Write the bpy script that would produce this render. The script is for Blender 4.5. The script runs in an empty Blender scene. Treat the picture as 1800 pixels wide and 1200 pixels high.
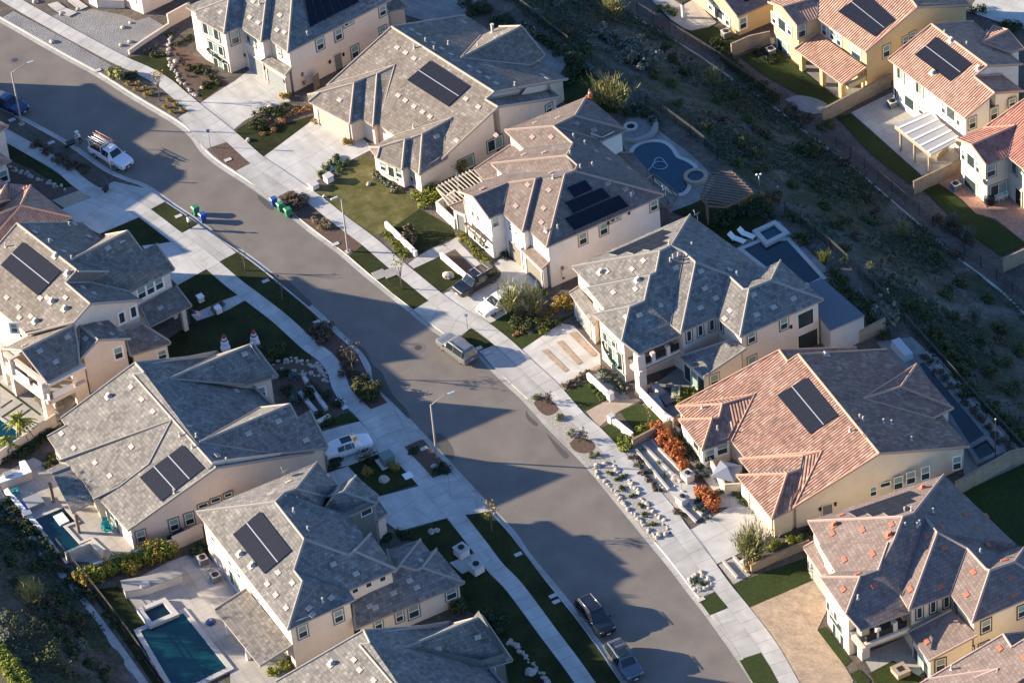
import bpy, math, random
from mathutils import Vector as V
random.seed(7)
S = bpy.context.scene
COL = S.collection
# ---------------------------------------------------------------- camera
FPX, PITCH, ROLL = 7050.0, math.radians(41.0), math.radians(5.6)
_F = V((0, math.cos(PITCH), -math.sin(PITCH)))
_r0 = V((1, 0, 0)); _u0 = V((0, math.sin(PITCH), math.cos(PITCH)))
_R = _r0*math.cos(ROLL) - _u0*math.sin(ROLL)
_U = _r0*math.sin(ROLL) + _u0*math.cos(ROLL)
CAM = -_F*(FPX/17.6)
cd = bpy.data.cameras.new('camera'); cam = bpy.data.objects.new('camera', cd); COL.objects.link(cam)
cd.sensor_width = 36; cd.lens = 36*FPX/1800; cd.clip_start = 5; cd.clip_end = 3000
from mathutils import Matrix
M3 = Matrix((_R, _U, -_F)).transposed()
cam.matrix_world = Matrix.Translation(CAM) @ M3.to_4x4()
S.camera = cam
# ---------------------------------------------------------------- light
SUN_EL, SH_DIR = math.radians(15.4), math.radians(-13.0)   # direction shadows run (from +X)
W = bpy.data.worlds.new('World'); S.world = W; W.use_nodes = True
nt = W.node_tree; bg = nt.nodes['Background']
sk = nt.nodes.new('ShaderNodeTexSky'); sk.sky_type = 'NISHITA'; sk.sun_disc = False
sk.sun_elevation = SUN_EL; sk.air_density = 1.0; sk.dust_density = .4; sk.ozone_density = 3.5
_saz = SH_DIR + math.pi                                    # azimuth of the sun from +X
sk.sun_rotation = math.pi/2 - _saz
tn = nt.nodes.new('ShaderNodeMixRGB'); tn.blend_type = 'MULTIPLY'; tn.inputs[0].default_value = 1; tn.inputs[2].default_value = (.86, .97, 1.16, 1)
nt.links.new(sk.outputs[0], tn.inputs[1]); nt.links.new(tn.outputs[0], bg.inputs[0]); bg.inputs[1].default_value = 0.08
sl = bpy.data.lights.new('sun', 'SUN'); sl.energy = 4.7; sl.angle = math.radians(0.55); sl.color = (1.0, 0.835, 0.62)
so = bpy.data.objects.new('sun', sl); COL.objects.link(so)
sd = V((math.cos(SH_DIR)*math.cos(SUN_EL), math.sin(SH_DIR)*math.cos(SUN_EL), -math.sin(SUN_EL)))
so.rotation_euler = sd.to_track_quat('-Z', 'Y').to_euler(); so.location = (-200, 40, 150)
S.view_settings.view_transform = 'Standard'; S.view_settings.look = 'None'
S.view_settings.exposure = 1.8; S.view_settings.gamma = 1.0
S.cycles.max_bounces = 8; S.cycles.diffuse_bounces = 6; S.cycles.transparent_max_bounces = 6

# ---------------------------------------------------------------- helpers
def ray(x, y):
    return _F*FPX + _R*(x-900) - _U*(y-600)
def P(x, y, z=0.0):
    """world point seen at photo pixel (x, y) on the level z"""
    d = ray(x, y); return CAM + d*((z-CAM.z)/d.z)
def on_plane(x, y, p, n):
    d = ray(x, y); return CAM + d*((p-CAM).dot(n)/d.dot(n))
def pip(x, y, poly):
    c = False; j = len(poly)-1
    for i in range(len(poly)):
        xi, yi = poly[i][0], poly[i][1]; xj, yj = poly[j][0], poly[j][1]
        if (yi > y) != (yj > y) and x < (xj-xi)*(y-yi)/(yj-yi)+xi: c = not c
        j = i
    return c
def newell(ps):
    n = V((0, 0, 0))
    for a, b in zip(ps, ps[1:]+ps[:1]):
        n += V(((a.y-b.y)*(a.z+b.z), (a.z-b.z)*(a.x+b.x), (a.x-b.x)*(a.y+b.y)))
    return n.normalized()
def lin(c):
    return tuple((v/12.92 if v <= .04045 else ((v+.055)/1.055)**2.4) for v in c)

class MB:
    """collects geometry in world space, then links it as one mesh object"""
    def __init__(s): s.v = []; s.f = []; s.m = []; s.uv = []; s.sm = []
    def face(s, ps, m=0, uv=None, smooth=False):
        i = len(s.v); s.v += [tuple(p) for p in ps]; s.f.append(list(range(i, i+len(ps)))); s.m.append(m)
        s.uv.append(uv or [(0, 0)]*len(ps)); s.sm.append(smooth)
    def hexa(s, b, t, m=0):
        """b, t: matching rings of points (bottom, top), anticlockwise from above"""
        n = len(b); s.face(list(reversed(b)), m); s.face(t, m)
        for i in range(n): s.face([b[i], b[(i+1) % n], t[(i+1) % n], t[i]], m)
    def box(s, c, ax, ay, az, m=0):
        """centre + three half-axis vectors"""
        b = [c-ax-ay-az, c+ax-ay-az, c+ax+ay-az, c-ax+ay-az]; t = [p+az*2 for p in b]; s.hexa(b, t, m)
    def abox(s, x, y, z, sx, sy, sz, m=0, rot=0):
        c, n = math.cos(rot), math.sin(rot)
        s.box(V((x, y, z+sz/2)), V((c, n, 0))*sx/2, V((-n, c, 0))*sy/2, V((0, 0, sz/2)), m)
    def tube(s, pts, rs, n=8, m=0, cap=True, smooth=True):
        """tapered tube along points"""
        rings = []
        for i, p in enumerate(pts):
            d = (pts[min(i+1, len(pts)-1)]-pts[max(i-1, 0)]).normalized()
            a = d.cross(V((0, 0, 1)) if abs(d.z) < .95 else V((1, 0, 0))).normalized(); b = d.cross(a).normalized()
            r = rs[i] if isinstance(rs, (list, tuple)) else rs
            rings.append([p+(a*math.cos(k*2*math.pi/n)+b*math.sin(k*2*math.pi/n))*r for k in range(n)])
        base = len(s.v)
        for rg in rings: s.v += [tuple(q) for q in rg]
        for i in range(len(rings)-1):
            for k in range(n):
                k2 = (k+1) % n
                s.f.append([base+i*n+k, base+(i+1)*n+k, base+(i+1)*n+k2, base+i*n+k2]); s.m.append(m); s.uv.append([(0, 0)]*4); s.sm.append(smooth)
        if cap:
            for i, o in ((0, 1), (len(rings)-1, 0)):
                q = [base+i*n+k for k in range(n)]
                s.f.append(q if o else q[::-1]); s.m.append(m); s.uv.append([(0, 0)]*n); s.sm.append(False)
    def lathe(s, c, prof, n=12, m=0, smooth=True):
        """prof: list of (radius, z) from bottom to top around point c"""
        base = len(s.v)
        for r, z in prof:
            s.v += [(c.x+r*math.cos(k*2*math.pi/n), c.y+r*math.sin(k*2*math.pi/n), c.z+z) for k in range(n)]
        for i in range(len(prof)-1):
            for k in range(n):
                k2 = (k+1) % n
                s.f.append([base+i*n+k, base+i*n+k2, base+(i+1)*n+k2, base+(i+1)*n+k]); s.m.append(m); s.uv.append([(0, 0)]*4); s.sm.append(smooth)
        for i, o in ((0, 0), (len(prof)-1, 1)):
            if prof[i][0] > .001:
                q = [base+i*n+k for k in range(n)]
                s.f.append(q if o else q[::-1]); s.m.append(m); s.uv.append([(0, 0)]*n); s.sm.append(False)
    def build(s, name, mats, parent=None, origin=None):
        if not isinstance(mats, (list, tuple)): mats = [mats]
        o0 = wloc(parent) if parent else (origin or V((0, 0, 0)))
        me = bpy.data.meshes.new(name)
        me.from_pydata([(p[0]-o0.x, p[1]-o0.y, p[2]-o0.z) for p in s.v], [], s.f)
        for k in mats: me.materials.append(k)
        me.polygons.foreach_set('material_index', s.m); me.polygons.foreach_set('use_smooth', s.sm)
        ul = me.uv_layers.new(name='UVMap'); flat = [c for f in s.uv for q in f for c in q]
        ul.data.foreach_set('uv', flat); me.update()
        ob = bpy.data.objects.new(name, me); COL.objects.link(ob)
        if parent: ob.parent = parent
        elif origin: ob.location = origin
        return ob
def wloc(o):
    l = V((0, 0, 0))
    while o: l += o.location; o = o.parent
    return l
def tag(o, label=None, cat=None, group=None, kind=None):
    if label: o['label'] = label
    if cat: o['category'] = cat
    if group: o['group'] = group
    if kind: o['kind'] = kind
    return o
def thing(name, label, cat, loc, group=None, rz=0):
    o = bpy.data.objects.new(name, None); COL.objects.link(o); o.location = loc; o.rotation_euler.z = rz
    o.empty_display_size = .3
    return tag(o, label, cat, group)
def dup(o, loc, rz=0, sc=1.0, label=None, sz=None):
    r = o.copy(); COL.objects.link(r); r.location = loc; r.rotation_euler = (0, 0, rz); r.scale = (sc, sc, sz or sc)
    if label: r['label'] = label
    for ch in o.children:
        c = ch.copy(); COL.objects.link(c); c.parent = r
        for g in ch.children:
            d = g.copy(); COL.objects.link(d); d.parent = c
    return r

# ---------------------------------------------------------------- materials
def newmat(name, rough=.85, spec=.3):
    m = bpy.data.materials.new(name); m.use_nodes = True
    b = m.node_tree.nodes['Principled BSDF']; b.inputs['Roughness'].default_value = rough
    b.inputs['Specular IOR Level'].default_value = spec
    return m, m.node_tree, b
def N(nt, t, **kw):
    n = nt.nodes.new('ShaderNode'+t)
    for k, v in kw.items():
        if k in n.inputs: n.inputs[k].default_value = v
        else: setattr(n, k, v)
    return n
def ramp(nt, stops, interp='LINEAR'):
    r = nt.nodes.new('ShaderNodeValToRGB'); r.color_ramp.interpolation = interp
    e = r.color_ramp.elements
    while len(e) < len(stops): e.new(.5)
    for i, (p, c) in enumerate(stops): e[i].position = p; e[i].color = (*c, 1)
    return r
def flat(name, c, rough=.7, spec=.3, metal=0.0):
    m, nt, b = newmat(name, rough, spec); b.inputs['Base Color'].default_value = (*c, 1); b.inputs['Metallic'].default_value = metal
    return m
def noisy(name, stops, scale=1.0, detail=6, rough=.9, bump=0.0, bscale=None, coord='Object', spec=.2, extra=None, stretch=None):
    """colour ramp over layered noise (big patches x fine grain), optional bump"""
    m, nt, b = newmat(name, rough, spec); L = nt.links
    tc = N(nt, 'TexCoord'); src = tc.outputs[coord]
    if stretch:
        mp = N(nt, 'Mapping'); mp.inputs['Scale'].default_value = stretch; L.new(src, mp.inputs[0]); src = mp.outputs[0]
    n1 = N(nt, 'TexNoise', Scale=scale, Detail=detail, Roughness=.72); L.new(src, n1.inputs['Vector'])
    r = ramp(nt, stops); L.new(n1.outputs['Fac'], r.inputs[0]); out = r.outputs[0]
    if extra:                                   # second, coarser tint: (scale, lo, hi)
        n2 = N(nt, 'TexNoise', Scale=extra[0], Detail=3); L.new(src, n2.inputs['Vector'])
        r2 = ramp(nt, [(.3, (extra[1],)*3), (.7, (extra[2],)*3)]); L.new(n2.outputs['Fac'], r2.inputs[0])
        mx = N(nt, 'MixRGB', blend_type='MULTIPLY'); mx.inputs[0].default_value = 1
        L.new(out, mx.inputs[1]); L.new(r2.outputs[0], mx.inputs[2]); out = mx.outputs[0]
    L.new(out, b.inputs['Base Color'])
    if bump:
        n3 = N(nt, 'TexNoise', Scale=bscale or scale*3, Detail=4); L.new(src, n3.inputs['Vector'])
        bp = N(nt, 'Bump', Strength=1.0, Distance=bump); L.new(n3.outputs['Fac'], bp.inputs['Height']); L.new(bp.outputs[0], b.inputs['Normal'])
    return m
def g(v): return (v, v, v)
def tile(name, stops, bw=.33, rh=.33, barrel=0.0, step=.012, mortar=(.06, .055, .05), msz=.012, patch=(.5, .86, 1.1)):
    """roof tiles in courses: per-tile colour, lapped edges, optional barrel ribs; UV in metres"""
    m, nt, b = newmat(name, .8, .25); L = nt.links
    tc = N(nt, 'TexCoord'); uv = tc.outputs['UV']
    br = N(nt, 'TexBrick', Scale=1.0); br.inputs['Brick Width'].default_value = bw; br.inputs['Row Height'].default_value = rh
    br.inputs['Mortar Size'].default_value = msz; br.inputs['Color1'].default_value = (0, 0, 0, 1); br.inputs['Color2'].default_value = (1, 1, 1, 1)
    br.inputs['Mortar Smooth'].default_value = .2; br.offset = .5
    L.new(uv, br.inputs['Vector'])
    # runs of like-coloured tiles: mix per-tile value with a slow noise
    nz = N(nt, 'TexNoise', Scale=.55, Detail=2); L.new(uv, nz.inputs['Vector'])
    mm = N(nt, 'Math', operation='MULTIPLY_ADD'); mm.inputs[1].default_value = .75; L.new(br.outputs['Color'], mm.inputs[0])
    n2 = N(nt, 'Math', operation='MULTIPLY_ADD'); n2.inputs[1].default_value = .9; n2.inputs[2].default_value = -.32; L.new(nz.outputs['Fac'], n2.inputs[0])
    L.new(n2.outputs[0], mm.inputs[2])
    r = ramp(nt, stops); L.new(mm.outputs[0], r.inputs[0])
    mo = N(nt, 'MixRGB'); mo.inputs[2].default_value = (*mortar, 1); L.new(br.outputs['Fac'], mo.inputs[0]); L.new(r.outputs[0], mo.inputs[1])
    pz = N(nt, 'TexNoise', Scale=patch[0], Detail=5, Roughness=.7); L.new(uv, pz.inputs['Vector'])
    pr = ramp(nt, [(.35, g(patch[1])), (.65, g(patch[2]))]); L.new(pz.outputs['Fac'], pr.inputs[0])
    mu = N(nt, 'MixRGB', blend_type='MULTIPLY'); mu.inputs[0].default_value = 1; L.new(mo.outputs[0], mu.inputs[1]); L.new(pr.outputs[0], mu.inputs[2])
    L.new(mu.outputs[0], b.inputs['Base Color'])
    sx = N(nt, 'SeparateXYZ'); L.new(uv, sx.inputs[0])
    d = N(nt, 'Math', operation='DIVIDE'); d.inputs[1].default_value = rh; L.new(sx.outputs['Y'], d.inputs[0])
    fr = N(nt, 'Math', operation='FRACT'); L.new(d.outputs[0], fr.inputs[0])
    h = N(nt, 'Math', operation='MULTIPLY'); h.inputs[1].default_value = -step; L.new(fr.outputs[0], h.inputs[0]); ho = h.outputs[0]
    if barrel:
        du = N(nt, 'Math', operation='MULTIPLY'); du.inputs[1].default_value = math.pi/.31; L.new(sx.outputs['X'], du.inputs[0])
        sn = N(nt, 'Math', operation='SINE'); L.new(du.outputs[0], sn.inputs[0])
        ab = N(nt, 'Math', operation='ABSOLUTE'); L.new(sn.outputs[0], ab.inputs[0])
        ml = N(nt, 'Math', operation='MULTIPLY_ADD'); ml.inputs[1].default_value = barrel; L.new(ab.outputs[0], ml.inputs[0]); L.new(ho, ml.inputs[2]); ho = ml.outputs[0]
    else:
        rz = N(nt, 'Math', operation='MULTIPLY_ADD'); rz.inputs[1].default_value = .012; L.new(br.outputs['Color'], rz.inputs[0]); L.new(ho, rz.inputs[2]); ho = rz.outputs[0]
    bp = N(nt, 'Bump', Strength=1.0, Distance=1.0); L.new(ho, bp.inputs['Height']); L.new(bp.outputs[0], b.inputs['Normal'])
    return m
def slab(name, stops, jx=1.5, jy=1.5, jw=.02, joint=.45, scale=.6, rough=.9, offset=0.0, tint=.12):
    """poured or laid paving with joints; UV in metres"""
    m, nt, b = newmat(name, rough, .2); L = nt.links
    tc = N(nt, 'TexCoord'); uv = tc.outputs['UV']
    br = N(nt, 'TexBrick', Scale=1.0); br.inputs['Brick Width'].default_value = jx; br.inputs['Row Height'].default_value = jy
    br.inputs['Mortar Size'].default_value = jw; br.inputs['Mortar Smooth'].default_value = .1; br.offset = offset
    br.inputs['Color1'].default_value = (1-tint,)*3+(1,); br.inputs['Color2'].default_value = (1, 1, 1, 1); br.inputs['Mortar'].default_value = (joint,)*3+(1,)
    L.new(uv, br.inputs['Vector'])
    nz = N(nt, 'TexNoise', Scale=scale, Detail=8, Roughness=.7); L.new(tc.outputs['Object'], nz.inputs['Vector'])
    r = ramp(nt, stops); L.new(nz.outputs['Fac'], r.inputs[0])
    st = N(nt, 'TexNoise', Scale=.25, Detail=4); mp = N(nt, 'Mapping'); mp.inputs['Scale'].default_value = (1, 3, 1); L.new(uv, mp.inputs[0]); L.new(mp.outputs[0], st.inputs['Vector'])
    sr = ramp(nt, [(.35, g(.86)), (.6, g(1.04))]); L.new(st.outputs['Fac'], sr.inputs[0])
    mu = N(nt, 'MixRGB', blend_type='MULTIPLY'); mu.inputs[0].default_value = 1; L.new(r.outputs[0], mu.inputs[1]); L.new(br.outputs['Color'], mu.inputs[2])
    m2 = N(nt, 'MixRGB', blend_type='MULTIPLY'); m2.inputs[0].default_value = 1; L.new(mu.outputs[0], m2.inputs[1]); L.new(sr.outputs[0], m2.inputs[2])
    L.new(m2.outputs[0], b.inputs['Base Color'])
    return m
M = {}
M['asphalt'] = noisy('asphalt', [(.3, (0.126, 0.1115, 0.0972)), (.5, (0.15, 0.1334, 0.1166)), (.7, (0.1764, 0.1587, 0.1393))], 9, 8, .9, extra=(0.36, 0.966, 1.231))
M['concrete'] = slab('pavement_concrete', [(.3, (0.396, 0.384, 0.36)), (.6, (0.492, 0.48, 0.45)), (.8, (0.54, 0.528, 0.492))], 1.5, 6, .025, .5)
M['drive'] = slab('driveway_concrete', [(.3, (0.456, 0.444, 0.414)), (.6, (0.552, 0.54, 0.504)), (.8, (0.6, 0.588, 0.546))], 3.2, 3.2, .03, .62)
M['apron'] = slab('apron_concrete', [(.3, (0.372, 0.36, 0.336)), (.7, (0.48, 0.468, 0.432))], 2.4, 2.4, .03, .6)
M['kerb'] = slab('kerb_concrete', [(.3, (0.432, 0.42, 0.39)), (.7, (0.576, 0.558, 0.516))], 3, 3, .02, .6)
M['gutter'] = slab('gutter_concrete', [(.3, (0.312, 0.306, 0.288)), (.7, (0.456, 0.444, 0.414))], 3, 3, .03, .5)
M['deck'] = slab('patio_paving', [(.3, (.36, .34, .31)), (.7, (.46, .44, .4))], 1.2, 1.2, .03, .7)
M['deckdark'] = slab('grey_paving', [(.3, (.2, .2, .19)), (.7, (.3, .295, .28))], .6, .6, .02, .7)
M['paver'] = slab('tan_pavers', [(.3, (.36, .27, .19)), (.7, (.5, .39, .28))], .28, .14, .012, .75, 1.2, offset=.5, tint=.3)
M['redpaver'] = slab('red_pavers', [(.3, (.36, .2, .14)), (.7, (.5, .3, .21))], .28, .14, .012, .75, 1.0, offset=.5, tint=.3)
M['tanstone'] = noisy('tan_stone', [(.3, (.3, .24, .18)), (.7, (.42, .34, .26))], 3)
M['lawn'] = noisy('lawn_grass', [(.25, (0.01612, 0.02046, 0.006)), (.5, (0.0285, 0.039, 0.0085)), (.75, (0.0496, 0.05412, 0.016))], 2.2, 9, .95, .06, 14, extra=(.35, .45, 1.0))
M['turf'] = noisy('bright_turf', [(.25, (0.024, 0.03854, 0.00868)), (.5, (0.0416, 0.06396, 0.01426)), (.75, (0.068, 0.0902, 0.02232))], 3, 8, .95, .05, 16, extra=(0.4, 0.615, 0.744))
M['lawndry'] = noisy('patchy_lawn', [(.25, (0.0495, 0.0525, 0.0144)), (.45, (0.088, 0.084, 0.024)), (.6, (0.143, 0.126, 0.048)), (.75, (0.242, 0.1995, 0.096))], .5, 9, .95, .05, 14)
M['dirt'] = noisy('garden_soil', [(.25, (.06, .05, .042)), (.55, (.12, .102, .085)), (.8, (.21, .185, .155))], 2.2, 9, .95, .05, 9, extra=(.3, .7, 1.2))
M['mulch'] = noisy('bark_mulch', [(.25, (.05, .032, .025)), (.55, (.12, .08, .062)), (.8, (.24, .17, .13))], 5, 9, .95, .05, 12)
M['gravel'] = noisy('grey_gravel', [(.3, (.11, .11, .115)), (.5, (.2, .2, .2)), (.72, (.38, .37, .35))], 7, 8, .95, .06, 9, extra=(.4, .85, 1.15))
M['pebble'] = noisy('pale_gravel', [(.3, (.2, .18, .155)), (.5, (.33, .305, .27)), (.72, (.5, .47, .42))], 7, 8, .95, .06, 9)
M['slope'] = noisy('hillside_soil', [(.34, (.03, .043, .022)), (.46, (.045, .056, .03)), (.54, (.085, .08, .065)), (.68, (.15, .14, .125))], .16, 12, .95, .12, 5, extra=(2.5, .7, 1.25))
M['iron'] = flat('black_iron', (.015, .015, .017), .5)
M['white'] = flat('white_paint', (.75, .74, .7), .55)
M['wood'] = noisy('weathered_wood', [(.3, (.13, .1, .075)), (.7, (.22, .17, .13))], 4, 4, .8)
M['trellis'] = noisy('tan_timber', [(.3, (.3, .27, .22)), (.7, (.42, .38, .31))], 4, 4, .8)
M['steel'] = flat('galvanised_steel', (.42, .42, .42), .45, metal=.6)
M['dark'] = flat('dark_void', (.02, .02, .022), .8)
def stucco(n, c):
    return noisy(n, [(.25, tuple(v*.9 for v in c)), (.6, c), (.8, tuple(min(1, v*1.05) for v in c))], 1.1, 8, .92, .012, 30, extra=(.3, .93, 1.04))
M['cream'] = stucco('cream_stucco', (.68, .57, .46))
M['pink'] = stucco('pinkish_stucco', (.66, .56, .465))
M['whitest'] = stucco('white_stucco', (.74, .69, .63))
M['yellow'] = stucco('yellow_stucco', (.62, .46, .24))
M['sand'] = stucco('sand_stucco', (.68, .585, .44))
M['grayst'] = stucco('grey_stucco', (.5, .48, .46))
M['block'] = slab('block_wall', [(.3, (.33, .25, .17)), (.7, (.47, .37, .26))], .4, .2, .012, .72, 1.5, offset=.5, tint=.2)
M['siding'] = noisy('grey_green_siding', [(.3, (.12, .135, .125)), (.7, (.18, .2, .185))], 3, 4, .7, stretch=(8, 8, .3))
M['sidingbrown'] = noisy('brown_siding', [(.3, (.15, .115, .1)), (.7, (.22, .17, .15))], 3, 4, .7, stretch=(8, 8, .3))
M['trimgrey'] = flat('grey_trim', (.16, .17, .17), .6)
M['trimtan'] = flat('tan_trim', (.3, .26, .19), .6)
M['trimdark'] = flat('brown_trim', (.09, .07, .06), .6)
M['fascia'] = flat('fascia_paint', (.3, .26, .22), .6)
M['fasciadk'] = flat('dark_fascia_paint', (.13, .12, .115), .6)
def glass(n, c, r=.12):
    m, nt, b = newmat(n, r, .6); b.inputs['Base Color'].default_value = (*c, 1); return m
M['blind'] = glass('blind_behind_glass', (.22, .3, .27), .25)
M['glass'] = glass('dark_glass', (.03, .045, .045), .08)
M['panel'] = None
def solar():
    m, nt, b = newmat('solar_cells', .45, .12); L = nt.links
    tc = N(nt, 'TexCoord'); br = N(nt, 'TexBrick', Scale=1.0); br.offset = 0
    br.inputs['Brick Width'].default_value = .16; br.inputs['Row Height'].default_value = .16; br.inputs['Mortar Size'].default_value = .004
    br.inputs['Color1'].default_value = (.008, .01, .018, 1); br.inputs['Color2'].default_value = (.011, .014, .025, 1); br.inputs['Mortar'].default_value = (.03, .033, .045, 1)
    L.new(tc.outputs['UV'], br.inputs['Vector']); L.new(br.outputs['Color'], b.inputs['Base Color'])
    return m
M['panel'] = solar()
M['alu'] = flat('aluminium_rail', (.4, .42, .45), .4, metal=.5)
M['panelframe'] = flat('black_panel_frame', (.03, .032, .04), .4)
def vary(c, k): return tuple(v*k for v in c)
def roofset(n, dark, mid, light, pale, **kw):
    return tile(n, [(.0, dark), (.3, mid), (.62, light), (.8, light), (.9, pale)], **kw)
M['r_gray'] = roofset('grey_flat_tile', (.105, .1, .095), (.15, .142, .132), (.2, .188, .172), (.255, .243, .222), bw=.34, rh=.36)
M['r_tan'] = roofset('tan_flat_tile', (0.126, 0.1062, 0.0882), (0.162, 0.1377, 0.1152), (0.2025, 0.1755, 0.1485), (0.261, 0.2385, 0.216), bw=.34, rh=.36)
M['r_brown'] = roofset('brown_flat_tile', (0.1334, 0.1012, 0.08556), (0.1702, 0.1306, 0.1104), (0.2024, 0.1582, 0.1362), (0.2346, 0.1978, 0.1748), bw=.34, rh=.36, patch=(0.46, 0.828, 0.9936))
M['r_pink'] = roofset('rose_flat_tile', (0.1575, 0.1152, 0.1008), (0.1935, 0.144, 0.126), (0.2295, 0.1755, 0.1548), (0.261, 0.2115, 0.1908), bw=.34, rh=.36, patch=(0.45, 0.81, 0.972))
M['r_red'] = tile('red_barrel_tile', [(0, (0.144, 0.108, 0.09)), (.25, (0.234, 0.135, 0.1035)), (.6, (0.288, 0.162, 0.1215)), (.9, (0.342, 0.243, 0.189))], .31, .4, .09, .045, (0.09, 0.063, 0.054), .0)
M['r_rust'] = tile('rust_barrel_tile', [(0, (.26, .16, .12)), (.4, (.36, .21, .15)), (.9, (.42, .27, .2))], .31, .4, .09, .045, (.1, .07, .06), .0)
M['r_clay'] = tile('deep_red_barrel_tile', [(0, (.25, .11, .085)), (.4, (.33, .14, .105)), (.9, (.38, .19, .145))], .31, .4, .09, .03, (.1, .06, .05), .0)
M['c_gray'] = flat('pale_ridge_tile', (.27, .25, .225), .8)
M['c_tan'] = flat('tan_ridge_tile', (.33, .28, .235), .8)
M['c_brown'] = flat('brown_ridge_tile', (.31, .235, .195), .8)
M['c_pink'] = flat('rose_ridge_tile', (.36, .265, .225), .8)
M['c_red'] = flat('red_ridge_tile', (.45, .27, .19), .8)
M['valley'] = flat('valley_flashing', (.1, .11, .13), .5)
M['ventpale'] = flat('pale_vent_tile', (.42, .39, .35), .8)
M['ventred'] = flat('red_vent_tile', (.42, .14, .085), .8)
M['pipe'] = flat('painted_vent_pipe', (.5, .46, .4), .6)
M['dish'] = flat('pale_dish', (.6, .59, .56), .5)
M['garage'] = flat('grey_garage_door', (.22, .24, .24), .6)
M['garagetan'] = flat('tan_garage_door', (.46, .38, .3), .6)
M['garagebrown'] = flat('brown_garage_door', (.2, .18, .14), .6)
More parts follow.
